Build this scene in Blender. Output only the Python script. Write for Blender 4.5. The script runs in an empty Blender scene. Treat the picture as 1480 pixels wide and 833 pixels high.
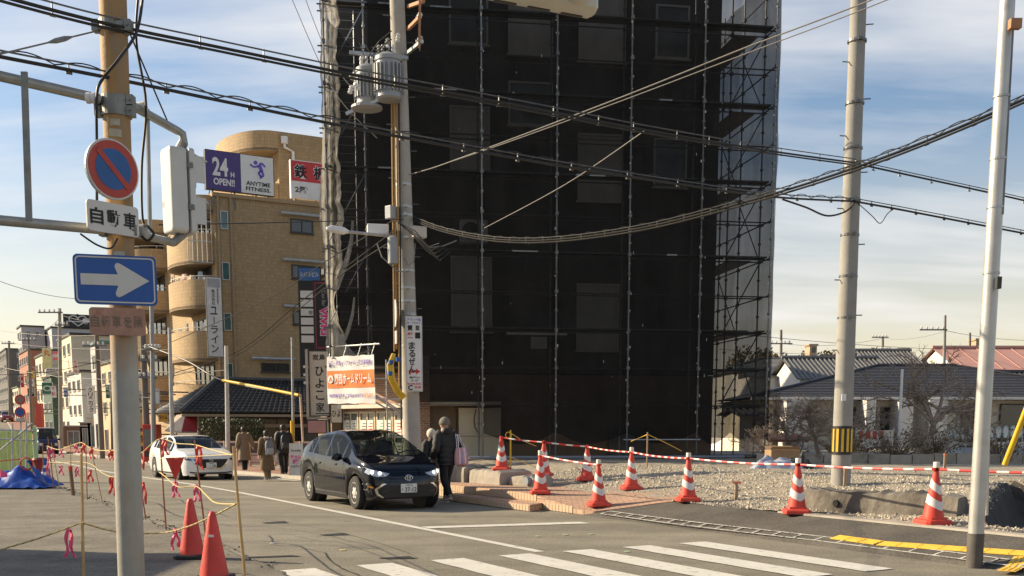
import bpy, bmesh, math, random
from mathutils import Vector, Matrix
from mathutils.bvhtree import BVHTree
from mathutils import noise as mnoise
random.seed(7)
SC = bpy.context.scene
COL = SC.collection
R = math.radians
# ------------------------------------------------------------------ camera
EYE, FPX, PPU, PPV, HORV = 1.65, 1540.0, 740.0, 820.0, 615.0
PITCH = math.atan((PPV - HORV) / FPX)
cd = bpy.data.cameras.new('camera'); cam = bpy.data.objects.new('camera', cd); COL.objects.link(cam)
cd.sensor_width = 36; cd.lens = 36 * FPX / 1480; cd.shift_y = (PPV - 416.5) / 1480; cd.clip_end = 6000; cd.clip_start = 0.1
cam.location = (0, 0, EYE); cam.rotation_euler = (R(90) - PITCH, 0, 0)
SC.camera = cam
# ------------------------------------------------------------------ sky, sun, exposure
SUN_EL = R(27); SUN_AZ = Vector((-0.965, 0.26, 0)).normalized()
SUN_DIR = Vector((SUN_AZ.x * math.cos(SUN_EL), SUN_AZ.y * math.cos(SUN_EL), math.sin(SUN_EL)))
world = bpy.data.worlds.new('World'); SC.world = world; world.use_nodes = True
nt = world.node_tree; N = nt.nodes; L = nt.links; N.clear()
out = N.new('ShaderNodeOutputWorld'); bg = N.new('ShaderNodeBackground'); L.new(bg.outputs[0], out.inputs[0])
sky = N.new('ShaderNodeTexSky'); sky.sky_type = 'NISHITA'; sky.sun_disc = False
sky.sun_elevation = SUN_EL; sky.sun_rotation = math.atan2(SUN_AZ.x, SUN_AZ.y)
sky.air_density = 1.0; sky.dust_density = 1.0; sky.ozone_density = 1.6; sky.altitude = 20
bg.inputs[1].default_value = 0.085
tc = N.new('ShaderNodeTexCoord'); sep = N.new('ShaderNodeSeparateXYZ'); L.new(tc.outputs['Generated'], sep.inputs[0])
def wmath(op, a, b=None, clamp=False):
    n = N.new('ShaderNodeMath'); n.operation = op; n.use_clamp = clamp
    for i, x in enumerate((a, b)):
        if x is None: continue
        if isinstance(x, (int, float)): n.inputs[i].default_value = x
        else: L.new(x, n.inputs[i])
    return n.outputs[0]
zc = wmath('ADD', wmath('MAXIMUM', sep.outputs['Z'], 0.0), 0.16)
cx = wmath('DIVIDE', sep.outputs['X'], zc); cy = wmath('DIVIDE', sep.outputs['Y'], zc)
cmb = N.new('ShaderNodeCombineXYZ'); L.new(cx, cmb.inputs[0]); L.new(cy, cmb.inputs[1])
mp = N.new('ShaderNodeMapping'); mp.inputs['Rotation'].default_value = (0, 0, R(-17)); mp.inputs['Scale'].default_value = (0.35, 1.5, 1)
mp.inputs['Location'].default_value = (0.35, 0.12, 0.0)
L.new(cmb.outputs[0], mp.inputs[0])
n1 = N.new('ShaderNodeTexNoise'); n1.inputs['Scale'].default_value = 1.15; n1.inputs['Detail'].default_value = 7; n1.inputs['Roughness'].default_value = .55; n1.inputs['Distortion'].default_value = .35
L.new(mp.outputs[0], n1.inputs['Vector'])
mp2 = N.new('ShaderNodeMapping'); mp2.inputs['Scale'].default_value = (1.1, 1.6, 1); L.new(cmb.outputs[0], mp2.inputs[0])
n2 = N.new('ShaderNodeTexNoise'); n2.inputs['Scale'].default_value = 2.2; n2.inputs['Detail'].default_value = 6; L.new(mp2.outputs[0], n2.inputs['Vector'])
rp = N.new('ShaderNodeValToRGB'); rp.color_ramp.elements[0].position = .455; rp.color_ramp.elements[1].position = .65
mixn = wmath('ADD', wmath('MULTIPLY', n1.outputs[0], .78), wmath('MULTIPLY', n2.outputs[0], .22)); L.new(mixn, rp.inputs[0])
cf = wmath('MULTIPLY', rp.outputs[0], 0.72)
hz = N.new('ShaderNodeMapRange'); hz.inputs[1].default_value = 0.0; hz.inputs[2].default_value = 0.27; hz.inputs[3].default_value = 0.85; hz.inputs[4].default_value = 0.0
L.new(sep.outputs['Z'], hz.inputs[0])
hzp = wmath('POWER', hz.outputs[0], 1.4)
mxc = N.new('ShaderNodeMix'); mxc.data_type = 'RGBA'
L.new(sky.outputs[0], mxc.inputs[6]); mxc.inputs[7].default_value = (7.8, 6.3, 4.1, 1); L.new(hzp, mxc.inputs[0])
mxd = N.new('ShaderNodeMix'); mxd.data_type = 'RGBA'
L.new(mxc.outputs[2], mxd.inputs[6]); mxd.inputs[7].default_value = (6.9, 6.75, 6.6, 1); L.new(cf, mxd.inputs[0])
L.new(mxd.outputs[2], bg.inputs[0])
sl = bpy.data.lights.new('sun', 'SUN'); sl.energy = 4.9; sl.angle = R(0.53); sl.color = (1.0, 0.825, 0.57)
so = bpy.data.objects.new('sun', sl); COL.objects.link(so); so.location = (-40, 10, 40)
so.rotation_euler = (-SUN_DIR).to_track_quat('-Z', 'Y').to_euler()
SC.view_settings.view_transform = 'Standard'; SC.view_settings.look = 'None'; SC.view_settings.gamma = 1
SC.view_settings.exposure = 0.78
SC.render.engine = 'CYCLES'; SC.cycles.max_bounces = 6; SC.cycles.transparent_max_bounces = 14

# ------------------------------------------------------------------ photo geometry helpers
def ray(u, v):
    x = (u - PPU) / FPX; y = -(v - PPV) / FPX; c, s = math.cos(PITCH), math.sin(PITCH)
    return Vector((x, c + y * s, -s + y * c))
def P(u, v, Y):
    d = ray(u, v); k = Y / d.y; return Vector((d.x * k, Y, EYE + d.z * k))
def G(u, v, z=0.0):
    d = ray(u, v); k = (z - EYE) / d.z; return Vector((d.x * k, d.y * k, z))
DS = Vector((-0.495, 0.869, 0)); NS = Vector((0.869, 0.495, 0))     # street direction, street normal
STREET_ANG = math.atan2(NS.y, NS.x)
def ST(s, t, z=0.0): return Vector((DS.x * s + NS.x * t, DS.y * s + NS.y * t, z))
def st_of(x, y): return (DS.x * x + DS.y * y, NS.x * x + NS.y * y)
def lerp_tab(tab, x):
    if x <= tab[0][0]: return tab[0][1]
    for (a, b), (c, d) in zip(tab, tab[1:]):
        if x <= c:
            k = (x - a) / (c - a); k = k * k * (3 - 2 * k); return b + (d - b) * k
    return tab[-1][1]
ROADZ = [(25, 0), (50, -.24), (92, -.45), (135, .6), (175, 2.3), (270, 5.0), (400, 6)]
def road_z(s): return lerp_tab(ROADZ, s)
def bend(s): return 0.0 if s < 80 else .0003 * (s - 80) ** 2
def lot_z(s, t):                                  # the raised lot right of the kerb line
    tb = [(10.9, .04), (12.1, .28), (13.2, .36), (15.5, .6), (40, .6), (80, -.2)]
    if t <= tb[0][0]: return tb[0][1]
    for (a, b), (c, d) in zip(tb, tb[1:]):
        if t <= c: return b + (d - b) * (t - a) / (c - a)
    return -.2

# ------------------------------------------------------------------ materials
def nd(nt, t, **k):
    n = nt.nodes.new(t)
    for a, b in k.items(): setattr(n, a, b)
    return n
MATS = {}
def mat(name, col, rough=.6, metal=0.0, var=.12, scale=3.0, bump=0.0, bscale=30.0, spec=.5, col2=None, stain=None, coat=0.0):
    """procedural principled material: large and small noise vary the colour, fine noise gives relief"""
    if name in MATS: return MATS[name]
    m = bpy.data.materials.new(name); m.use_nodes = True; MATS[name] = m
    t = m.node_tree; b = t.nodes['Principled BSDF']
    b.inputs['Roughness'].default_value = rough; b.inputs['Metallic'].default_value = metal
    b.inputs['Specular IOR Level'].default_value = spec; b.inputs['Coat Weight'].default_value = coat
    tcn = nd(t, 'ShaderNodeTexCoord')
    no = nd(t, 'ShaderNodeTexNoise'); no.inputs['Scale'].default_value = scale; no.inputs['Detail'].default_value = 6; no.inputs['Roughness'].default_value = .6
    t.links.new(tcn.outputs['Object'], no.inputs['Vector'])
    rp = nd(t, 'ShaderNodeValToRGB')
    c2 = col2 if col2 else tuple(min(1, c * (1 + var)) for c in col)
    c1 = tuple(c * (1 - var) for c in col)
    rp.color_ramp.elements[0].position = .3; rp.color_ramp.elements[1].position = .7
    rp.color_ramp.elements[0].color = (*c1, 1); rp.color_ramp.elements[1].color = (*c2, 1)
    t.links.new(no.outputs[0], rp.inputs[0]); colout = rp.outputs[0]
    if stain:
        n2 = nd(t, 'ShaderNodeTexNoise'); n2.inputs['Scale'].default_value = stain[1]; n2.inputs['Detail'].default_value = 8
        t.links.new(tcn.outputs['Object'], n2.inputs['Vector'])
        r2 = nd(t, 'ShaderNodeValToRGB'); r2.color_ramp.elements[0].position = stain[2]; r2.color_ramp.elements[1].position = stain[2] + .12
        t.links.new(n2.outputs[0], r2.inputs[0])
        mx = nd(t, 'ShaderNodeMix', data_type='RGBA'); t.links.new(r2.outputs[0], mx.inputs[0]); t.links.new(colout, mx.inputs[6]); mx.inputs[7].default_value = (*stain[0], 1)
        colout = mx.outputs[2]
    t.links.new(colout, b.inputs['Base Color'])
    if bump > 0:
        n3 = nd(t, 'ShaderNodeTexNoise'); n3.inputs['Scale'].default_value = bscale; n3.inputs['Detail'].default_value = 4
        t.links.new(tcn.outputs['Object'], n3.inputs['Vector'])
        bp = nd(t, 'ShaderNodeBump'); bp.inputs['Strength'].default_value = bump; bp.inputs['Distance'].default_value = .02
        t.links.new(n3.outputs[0], bp.inputs['Height']); t.links.new(bp.outputs[0], b.inputs['Normal'])
    return m
def brick_mat(name, col, mortar, bw, bh, var=.2, rough=.8, bump=.4, msize=.02, rotx=True, off=.5):
    if name in MATS: return MATS[name]
    m = mat(name, col, rough, var=var, scale=.6); t = m.node_tree; b = t.nodes['Principled BSDF']
    tcn = nd(t, 'ShaderNodeTexCoord'); br = nd(t, 'ShaderNodeTexBrick'); br.offset = off
    br.inputs['Scale'].default_value = 1; br.inputs['Brick Width'].default_value = bw; br.inputs['Row Height'].default_value = bh; br.inputs['Mortar Size'].default_value = msize * bh
    br.inputs['Color1'].default_value = (*[c * (1 - var * .6) for c in col], 1); br.inputs['Color2'].default_value = (*[min(1, c * (1 + var * .6)) for c in col], 1); br.inputs['Mortar'].default_value = (*mortar, 1)
    t.links.new(tcn.outputs['UV'], br.inputs['Vector'])
    no = nd(t, 'ShaderNodeTexNoise'); no.inputs['Scale'].default_value = .5; no.inputs['Detail'].default_value = 6; t.links.new(tcn.outputs['Object'], no.inputs['Vector'])
    mr = nd(t, 'ShaderNodeMapRange'); mr.inputs[3].default_value = .78; mr.inputs[4].default_value = 1.2; t.links.new(no.outputs[0], mr.inputs[0])
    mx = nd(t, 'ShaderNodeMix', data_type='RGBA', blend_type='MULTIPLY'); mx.inputs[0].default_value = 1
    t.links.new(br.outputs[0], mx.inputs[6]); t.links.new(mr.outputs[0], mx.inputs[7]); t.links.new(mx.outputs[2], b.inputs['Base Color'])
    bp = nd(t, 'ShaderNodeBump'); bp.inputs['Strength'].default_value = bump; bp.inputs['Distance'].default_value = .01; bp.invert = True
    t.links.new(br.outputs['Fac'], bp.inputs['Height']); t.links.new(bp.outputs[0], b.inputs['Normal'])
    return m
def glass_mat(name, col=(.02, .025, .03), rough=.05):
    m = mat(name, col, rough, 0, var=.3, scale=1.2, spec=.8); return m
def clear_glass(name, tint=(.55, .62, .6), alpha=.45):
    m = bpy.data.materials.new(name); m.use_nodes = True; t = m.node_tree; b = t.nodes['Principled BSDF']
    b.inputs['Base Color'].default_value = (.012, .014, .015, 1); b.inputs['Roughness'].default_value = .03; b.inputs['Specular IOR Level'].default_value = .6
    tr = nd(t, 'ShaderNodeBsdfTransparent'); tr.inputs[0].default_value = (*tint, 1)
    mx = nd(t, 'ShaderNodeMixShader'); mx.inputs[0].default_value = 1 - alpha
    o = t.nodes['Material Output']; t.links.new(tr.outputs[0], mx.inputs[1]); t.links.new(b.outputs[0], mx.inputs[2]); t.links.new(mx.outputs[0], o.inputs[0])
    return m
def net_mat(name, col, transp, streak=.5):
    m = bpy.data.materials.new(name); m.use_nodes = True; t = m.node_tree; b = t.nodes['Principled BSDF']
    b.inputs['Roughness'].default_value = .8; b.inputs['Specular IOR Level'].default_value = .15
    tcn = nd(t, 'ShaderNodeTexCoord'); no = nd(t, 'ShaderNodeTexNoise'); no.inputs['Scale'].default_value = 1.1; no.inputs['Detail'].default_value = 7
    mpp = nd(t, 'ShaderNodeMapping'); mpp.inputs['Scale'].default_value = (1.6, 1.6, .5); t.links.new(tcn.outputs['Object'], mpp.inputs[0]); t.links.new(mpp.outputs[0], no.inputs['Vector'])
    rp = nd(t, 'ShaderNodeValToRGB'); rp.color_ramp.elements[0].position = .3; rp.color_ramp.elements[1].position = .75
    rp.color_ramp.elements[0].color = (*[c * .6 for c in col], 1); rp.color_ramp.elements[1].color = (*[c * 1.5 for c in col], 1)
    t.links.new(no.outputs[0], rp.inputs[0])
    n9 = nd(t, 'ShaderNodeTexNoise'); n9.inputs['Scale'].default_value = .7; n9.inputs['Detail'].default_value = 3; n9.inputs['Distortion'].default_value = 1.2; t.links.new(tcn.outputs['Object'], n9.inputs['Vector'])
    r9 = nd(t, 'ShaderNodeValToRGB'); r9.color_ramp.elements[0].position = .475; r9.color_ramp.elements[0].color = (1, 1, 1, 1); r9.color_ramp.elements[1].position = .525; r9.color_ramp.elements[1].color = (1, 1, 1, 1); e9 = r9.color_ramp.elements.new(.5); e9.color = (1.35, 1.35, 1.35, 1); t.links.new(n9.outputs[0], r9.inputs[0])  # lighter crease lines painted into the colour for fold shading
    m9 = nd(t, 'ShaderNodeMix', data_type='RGBA', blend_type='MULTIPLY'); m9.inputs[0].default_value = 1; t.links.new(rp.outputs[0], m9.inputs[6]); t.links.new(r9.outputs[0], m9.inputs[7]); t.links.new(m9.outputs[2], b.inputs['Base Color'])
    tr = nd(t, 'ShaderNodeBsdfTransparent'); mx = nd(t, 'ShaderNodeMixShader')
    mr = nd(t, 'ShaderNodeMapRange'); mr.inputs[1].default_value = .3; mr.inputs[2].default_value = .7; mr.inputs[3].default_value = 1 - transp - .06; mr.inputs[4].default_value = 1 - transp + .06
    t.links.new(no.outputs[0], mr.inputs[0]); t.links.new(mr.outputs[0], mx.inputs[0])
    o = t.nodes['Material Output']; t.links.new(tr.outputs[0], mx.inputs[1]); t.links.new(b.outputs[0], mx.inputs[2]); t.links.new(mx.outputs[0], o.inputs[0])
    return m

# ------------------------------------------------------------------ mesh builder
def fix(v): return v if isinstance(v, Vector) else Vector(v)
class MB:
    def __init__(s): s.v = []; s.f = []; s.m = []; s.mi = 0
    def add(s, vs, fs):
        o = len(s.v); s.v += [fix(x) for x in vs]; s.f += [tuple(i + o for i in f) for f in fs]; s.m += [s.mi] * len(fs); return s
    def box(s, c, d, rz=0.0, M=None):
        c = fix(c); hx, hy, hz = d[0] / 2, d[1] / 2, d[2] / 2
        m = M if M is not None else Matrix.Rotation(rz, 3, 'Z')
        vs = [c + m @ Vector((x * hx, y * hy, z * hz)) for z in (-1, 1) for y in (-1, 1) for x in (-1, 1)]
        return s.add(vs, [(0, 2, 3, 1), (4, 5, 7, 6), (0, 1, 5, 4), (2, 6, 7, 3), (0, 4, 6, 2), (1, 3, 7, 5)])
    def span(s, p, ax, ay, az):                     # box from a corner and three edge vectors
        p, ax, ay, az = fix(p), fix(ax), fix(ay), fix(az)
        vs = [p + ax * x + ay * y + az * z for z in (0, 1) for y in (0, 1) for x in (0, 1)]
        return s.add(vs, [(0, 2, 3, 1), (4, 5, 7, 6), (0, 1, 5, 4), (2, 6, 7, 3), (0, 4, 6, 2), (1, 3, 7, 5)])
    def bar(s, a, b, w, h=None, up=(0, 0, 1)):      # rectangular bar from a to b
        a, b = fix(a), fix(b); h = h or w; d = (b - a); x = d.cross(fix(up))
        if x.length < 1e-5: x = d.cross(Vector((1, 0, 0)))
        x.normalize(); y = x.cross(d).normalized()
        return s.span(a - x * w / 2 - y * h / 2, x * w, y * h, d)
    def cyl(s, a, b, r0, r1=None, n=10, cap=True):
        return s.tube([a, b], [r0, r0 if r1 is None else r1], n, cap)
    def tube(s, pts, r, n=6, cap=True):
        pts = [fix(p) for p in pts]; k = len(pts); rs = r if isinstance(r, (list, tuple)) else [r] * k
        o = []; prev = None
        for i, p in enumerate(pts):
            d = (pts[min(i + 1, k - 1)] - pts[max(i - 1, 0)])
            if d.length < 1e-9: d = Vector((0, 0, 1))
            d.normalize()
            if prev is None:
                x = d.cross(Vector((0, 0, 1)))
                if x.length < 1e-3: x = d.cross(Vector((0, 1, 0)))
            else: x = prev - d * prev.dot(d)
            x.normalize(); prev = x; y = d.cross(x)
            o += [p + (x * math.cos(2 * math.pi * j / n) + y * math.sin(2 * math.pi * j / n)) * rs[i] for j in range(n)]
        f = [(i * n + j, i * n + (j + 1) % n, (i + 1) * n + (j + 1) % n, (i + 1) * n + j) for i in range(k - 1) for j in range(n)]
        if cap: f += [tuple(range(n))[::-1], tuple((k - 1) * n + j for j in range(n))]
        return s.add(o, f)
    def lathe(s, c, prof, n=16, axis=None):         # prof: list of (r, z)
        c = fix(c); M = Matrix.Identity(3) if axis is None else fix(axis).to_track_quat('Z', 'Y').to_matrix()
        o = [c + M @ Vector((r * math.cos(2 * math.pi * j / n), r * math.sin(2 * math.pi * j / n), z)) for r, z in prof for j in range(n)]
        k = len(prof)
        f = [(i * n + j, i * n + (j + 1) % n, (i + 1) * n + (j + 1) % n, (i + 1) * n + j) for i in range(k - 1) for j in range(n)]
        f += [tuple(range(n))[::-1], tuple((k - 1) * n + j for j in range(n))]
        return s.add(o, f)
    def poly(s, pts, ext=None):                     # flat polygon, extruded by vector ext when given
        pts = [fix(p) for p in pts]; n = len(pts)
        if ext is None: return s.add(pts, [tuple(range(n))])
        e = fix(ext)
        return s.add(pts + [p + e for p in pts], [tuple(range(n))[::-1], tuple(range(n, 2 * n))] + [(i, (i + 1) % n, n + (i + 1) % n, n + i) for i in range(n)])
    def grid(s, nu, nv, fn):
        o = [fn(i / nu, j / nv) for j in range(nv + 1) for i in range(nu + 1)]
        return s.add(o, [(j * (nu + 1) + i, j * (nu + 1) + i + 1, (j + 1) * (nu + 1) + i + 1, (j + 1) * (nu + 1) + i) for j in range(nv) for i in range(nu)])
    def loft(s, rings, close=True, cap=True):
        n = len(rings[0]); o = [fix(p) for r in rings for p in r]; k = len(rings)
        f = [(i * n + j, i * n + (j + 1) % n, (i + 1) * n + (j + 1) % n, (i + 1) * n + j) for i in range(k - 1) for j in range(n if close else n - 1)]
        if cap and close: f += [tuple(range(n))[::-1], tuple((k - 1) * n + j for j in range(n))]
        return s.add(o, f)
    def mesh(s, me, M):
        o = len(s.v); s.v += [M @ v.co for v in me.vertices]; s.f += [tuple(i + o for i in p.vertices) for p in me.polygons]; s.m += [s.mi] * len(me.polygons); return s
    def build(s, name, mats, parent=None, smooth=False, bevel=0, local=False, uv=False, ang=40):
        me = bpy.data.meshes.new(name)
        inv = None
        if parent is not None and not local: inv = ROOTM[parent.name].inverted()
        vs = [tuple(inv @ v) if inv is not None else tuple(v) for v in s.v]
        me.from_pydata(vs, [], s.f)
        for mm in (mats if isinstance(mats, (list, tuple)) else [mats]): me.materials.append(mm)
        if any(s.m): me.polygons.foreach_set('material_index', s.m)
        if uv: planar_uv(me)
        if smooth:
            me.polygons.foreach_set('use_smooth', [True] * len(me.polygons)); me.set_sharp_from_angle(angle=R(ang))
        me.update()
        o = bpy.data.objects.new(name, me); COL.objects.link(o)
        if parent is not None:
            o.parent = parent; ROOTM[o.name] = ROOTM[parent.name]
        else: ROOTM[o.name] = Matrix.Identity(4)
        if bevel:
            bv = o.modifiers.new('bevel', 'BEVEL'); bv.width = bevel; bv.segments = 2; bv.limit_method = 'ANGLE'; bv.angle_limit = R(35)
        return o
def planar_uv(me):
    """metric wall UVs: along the wall and up"""
    uvl = me.uv_layers.new(name='UVMap')
    for p in me.polygons:
        n = p.normal
        if abs(n.z) > .7: ax, ay = Vector((1, 0, 0)), Vector((0, 1, 0))
        else:
            ax = Vector((-n.y, n.x, 0)).normalized(); ay = Vector((0, 0, 1))
        for li in p.loop_indices:
            co = me.vertices[me.loops[li].vertex_index].co
            uvl.data[li].uv = (co.dot(ax), co.dot(ay))
ROOTM = {}
UP = Vector((0, 0, 1))
def tag(o, label=None, cat=None, group=None, kind=None):
    if label: o['label'] = label
    if cat: o['category'] = cat
    if group: o['group'] = group
    if kind: o['kind'] = kind
    return o
def thing(name, label, cat, loc=(0, 0, 0), rz=0.0, group=None):
    o = bpy.data.objects.new(name, None); COL.objects.link(o); o.empty_display_size = .2
    o.location = loc; o.rotation_euler = (0, 0, rz)
    ROOTM[o.name] = Matrix.Translation(fix(loc)) @ Matrix.Rotation(rz, 4, 'Z')
    return tag(o, label, cat, group)
def copy_tree(o, parent=None):
    c = o.copy(); COL.objects.link(c); c.parent = parent
    for ch in list(o.children): copy_tree(ch, c)
    return c
def struct(o): o['kind'] = 'structure'; return o

# ------------------------------------------------------------------ lettering
TXT = {}
def need_text(*strings, bold=0.012):
    new = []
    for s_ in strings:
        if (s_, bold) in TXT: continue
        c = bpy.data.curves.new('t', 'FONT'); c.body = s_; c.offset = bold; c.resolution_u = 3
        o = bpy.data.objects.new('t', c); COL.objects.link(o); new.append((s_, o, c))
    bpy.context.view_layer.update(); dg = bpy.context.evaluated_depsgraph_get()
    for s_, o, c in new:
        me = bpy.data.meshes.new_from_object(o.evaluated_get(dg)); TXT[(s_, bold)] = me
        bpy.data.objects.remove(o); bpy.data.curves.remove(c)
def put_text(mb, s_, org, ex, ey, w=None, h=None, bold=0.012, center=True):
    """writes s_ fitted into a box w x h about org, along ex, up ey"""
    if (s_, bold) not in TXT: need_text(s_, bold=bold)
    me = TXT[(s_, bold)]
    xs = [v.co.x for v in me.vertices]; ys = [v.co.y for v in me.vertices]
    if not xs: return
    x0, x1, y0, y1 = min(xs), max(xs), min(ys), max(ys)
    sx = (w / (x1 - x0)) if w else None; sy = (h / (y1 - y0)) if h else None
    sx = sx or sy; sy = sy or sx
    ex, ey, org = fix(ex).normalized(), fix(ey).normalized(), fix(org); ez = ex.cross(ey)
    M = Matrix.Translation(org) @ Matrix((ex, ey, ez)).transposed().to_4x4() @ Matrix.Diagonal((sx, sy, 1, 1)) @ Matrix.Translation((-(x0 + x1) / 2, -(y0 + y1) / 2, 0))
    mb.mesh(me, M)
def vert_text(mb, s_, top, ex, ey, size, step=None, bold=0.012):
    """a column of characters from top downward"""
    step = step or size * 1.12; top = fix(top); ey = fix(ey)
    for i, ch in enumerate(s_):
        if ch == ' ': continue
        if ch == 'ー': put_text(mb, '|', top - ey * (size / 2 + i * step), ex, ey, w=size * .1, h=size * .8, bold=0)
        else: put_text(mb, ch, top - ey * (size / 2 + i * step), ex, ey, h=size if ch not in '一' else None, w=size * .92, bold=bold)
# ------------------------------------------------------------------ ground, road, pavements
def asphalt(name, col, patch, crack=.0, tint=.0):
    m = mat(name, col, .88, var=.10, scale=.35, spec=.35); t = m.node_tree; b = t.nodes['Principled BSDF']
    src = b.inputs['Base Color'].links[0].from_socket
    tcn = nd(t, 'ShaderNodeTexCoord')
    n1 = nd(t, 'ShaderNodeTexNoise'); n1.inputs['Scale'].default_value = 34; n1.inputs['Detail'].default_value = 5; n1.inputs['Roughness'].default_value = .75; t.links.new(tcn.outputs['Object'], n1.inputs['Vector'])
    n2 = nd(t, 'ShaderNodeTexNoise'); n2.inputs['Scale'].default_value = 1.3; n2.inputs['Detail'].default_value = 8; n2.inputs['Roughness'].default_value = .7; t.links.new(tcn.outputs['Object'], n2.inputs['Vector'])
    a = nd(t, 'ShaderNodeMapRange'); a.inputs[1].default_value = .3; a.inputs[2].default_value = .7; a.inputs[3].default_value = .45; a.inputs[4].default_value = 1.6; t.links.new(n1.outputs[0], a.inputs[0])
    c = nd(t, 'ShaderNodeMapRange'); c.inputs[1].default_value = .3; c.inputs[2].default_value = .7; c.inputs[3].default_value = 1 - patch; c.inputs[4].default_value = 1 + patch; t.links.new(n2.outputs[0], c.inputs[0])
    mp5 = nd(t, 'ShaderNodeMapping'); mp5.inputs['Rotation'].default_value = (0, 0, -math.atan2(DS.y, DS.x)); mp5.inputs['Scale'].default_value = (.05, 1.1, 1); t.links.new(tcn.outputs['Object'], mp5.inputs[0])
    n5 = nd(t, 'ShaderNodeTexNoise'); n5.inputs['Scale'].default_value = 1; n5.inputs['Detail'].default_value = 4; t.links.new(mp5.outputs[0], n5.inputs['Vector'])
    d5 = nd(t, 'ShaderNodeMapRange'); d5.inputs[1].default_value = .3; d5.inputs[2].default_value = .7; d5.inputs[3].default_value = .80; d5.inputs[4].default_value = 1.2; t.links.new(n5.outputs[0], d5.inputs[0])
    n6 = nd(t, 'ShaderNodeTexNoise'); n6.inputs['Scale'].default_value = .55; n6.inputs['Detail'].default_value = 9; n6.inputs['Roughness'].default_value = .75; t.links.new(tcn.outputs['Object'], n6.inputs['Vector'])
    d6 = nd(t, 'ShaderNodeMapRange'); d6.inputs[1].default_value = .60; d6.inputs[2].default_value = .68; d6.inputs[3].default_value = 1.0; d6.inputs[4].default_value = .66; t.links.new(n6.outputs[0], d6.inputs[0])
    k0 = nd(t, 'ShaderNodeMath', operation='MULTIPLY'); t.links.new(d5.outputs[0], k0.inputs[0]); t.links.new(d6.outputs[0], k0.inputs[1])
    k1 = nd(t, 'ShaderNodeMath', operation='MULTIPLY'); t.links.new(k0.outputs[0], k1.inputs[0]); t.links.new(c.outputs[0], k1.inputs[1])
    k = nd(t, 'ShaderNodeMath', operation='MULTIPLY'); t.links.new(a.outputs[0], k.inputs[0]); t.links.new(k1.outputs[0], k.inputs[1])
    mx = nd(t, 'ShaderNodeMix', data_type='RGBA', blend_type='MULTIPLY'); mx.inputs[0].default_value = 1
    t.links.new(src, mx.inputs[6]); t.links.new(k.outputs[0], mx.inputs[7]); t.links.new(mx.outputs[2], b.inputs['Base Color'])
    n3 = nd(t, 'ShaderNodeTexNoise'); n3.inputs['Scale'].default_value = 90; n3.inputs['Detail'].default_value = 2; t.links.new(tcn.outputs['Object'], n3.inputs['Vector'])
    bp = nd(t, 'ShaderNodeBump'); bp.inputs['Strength'].default_value = .5; bp.inputs['Distance'].default_value = .006
    t.links.new(n3.outputs[0], bp.inputs['Height']); t.links.new(bp.outputs[0], b.inputs['Normal'])
    return m
A_ROAD = asphalt('asphalt_road', (.195, .176, .136), .20)
A_YARD = asphalt('asphalt_yard', (.155, .140, .112), .34)
A_NEW = asphalt('asphalt_new', (.092, .084, .072), .25)
SOIL = mat('dark_soil', (.05, .042, .034), .95, var=.4, scale=4, bump=.8, bscale=18)
GRAVEL = mat('gravel_base', (.31, .27, .21), .95, var=.35, scale=9, bump=1, bscale=40)
CONC = mat('concrete', (.33, .30, .255), .85, var=.18, scale=2.5, bump=.3, bscale=35, stain=((.2, .18, .15), 1.7, .6))
CONC_OLD = mat('concrete_old', (.27, .245, .2), .9, var=.25, scale=3, bump=.5, bscale=20, stain=((.14, .12, .1), 2.3, .56))
PAINT = mat('road_paint', (.60, .58, .52), .7, var=.08, scale=2, bump=.2, bscale=80, stain=((.36, .335, .28), 9, .58))
PAINT_THIN = mat('chalk_paint', (.5, .48, .43), .8, var=.1, scale=4, stain=((.1, .095, .09), 16, .52))
YELLOW_T = mat('tactile_yellow', (.75, .47, .06), .7, var=.12, scale=4, bump=.2, bscale=60, stain=((.4, .3, .12), 5, .62))
TILE = mat('paving_tile_face', (.50, .37, .25), .6, var=.16, scale=6, bump=.1)
PAVE = brick_mat('paving_brick', (.46, .29, .2), (.24, .17, .12), .21, .105, var=.22, msize=.10)
RED_PAVE = brick_mat('red_paving', (.36, .19, .13), (.2, .13, .1), .2, .1, var=.25, msize=.1)

def axis_vals(a, b, steps):
    return [a + (b - a) * i / steps for i in range(steps + 1)]
def grid_st(svals, tvals, zf, off=True):
    mb = MB(); n = len(tvals)
    for s_ in svals:
        for t_ in tvals:
            o_ = bend(s_) if off else 0
            mb.v.append(ST(s_, t_ + o_, zf(s_, t_)))
    mb.f = [(i * n + j, i * n + j + 1, (i + 1) * n + j + 1, (i + 1) * n + j) for i in range(len(svals) - 1) for j in range(n - 1)]
    mb.m = [0] * len(mb.f); return mb
def fall(t): return 1.0 if abs(t) < 26 else max(0.0, 1 - (abs(t) - 26) / 30.0)
def ground_z(s, t):
    z = road_z(max(s, -50)) * fall(t) - .07
    return z - .25 * min(1, max(0, (t - 24) / 15)) 
gs = [-400, -150, -60, -30] + list(range(-20, 130, 10)) + [150, 175, 200, 240, 300, 400, 700, 1500, 3500]
gt = [-3500, -1200, -500, -200, -90, -56, -26, -15, -5, 0, 5, 10, 15, 20, 25, 26, 40, 56, 90, 200, 500, 1200, 3500]
g = grid_st(gs, gt, ground_z, False); GR = struct(g.build('ground', mat('ground_dirt', (.16, .145, .12), .95, var=.25, scale=.2, bump=.3, bscale=8)))
rs = axis_vals(-40, 60, 50) + axis_vals(63, 330, 60)
ROAD = struct(grid_st(rs, axis_vals(3.3, 10.87, 6), lambda s, t: road_z(s)).build('road', A_ROAD))
YARD = struct(grid_st(axis_vals(-40, 62, 60), axis_vals(-40, 0, 8) + [1, 2, 3], lambda s, t: road_z(s) + .02).build('yard_pavement', A_YARD))
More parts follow.
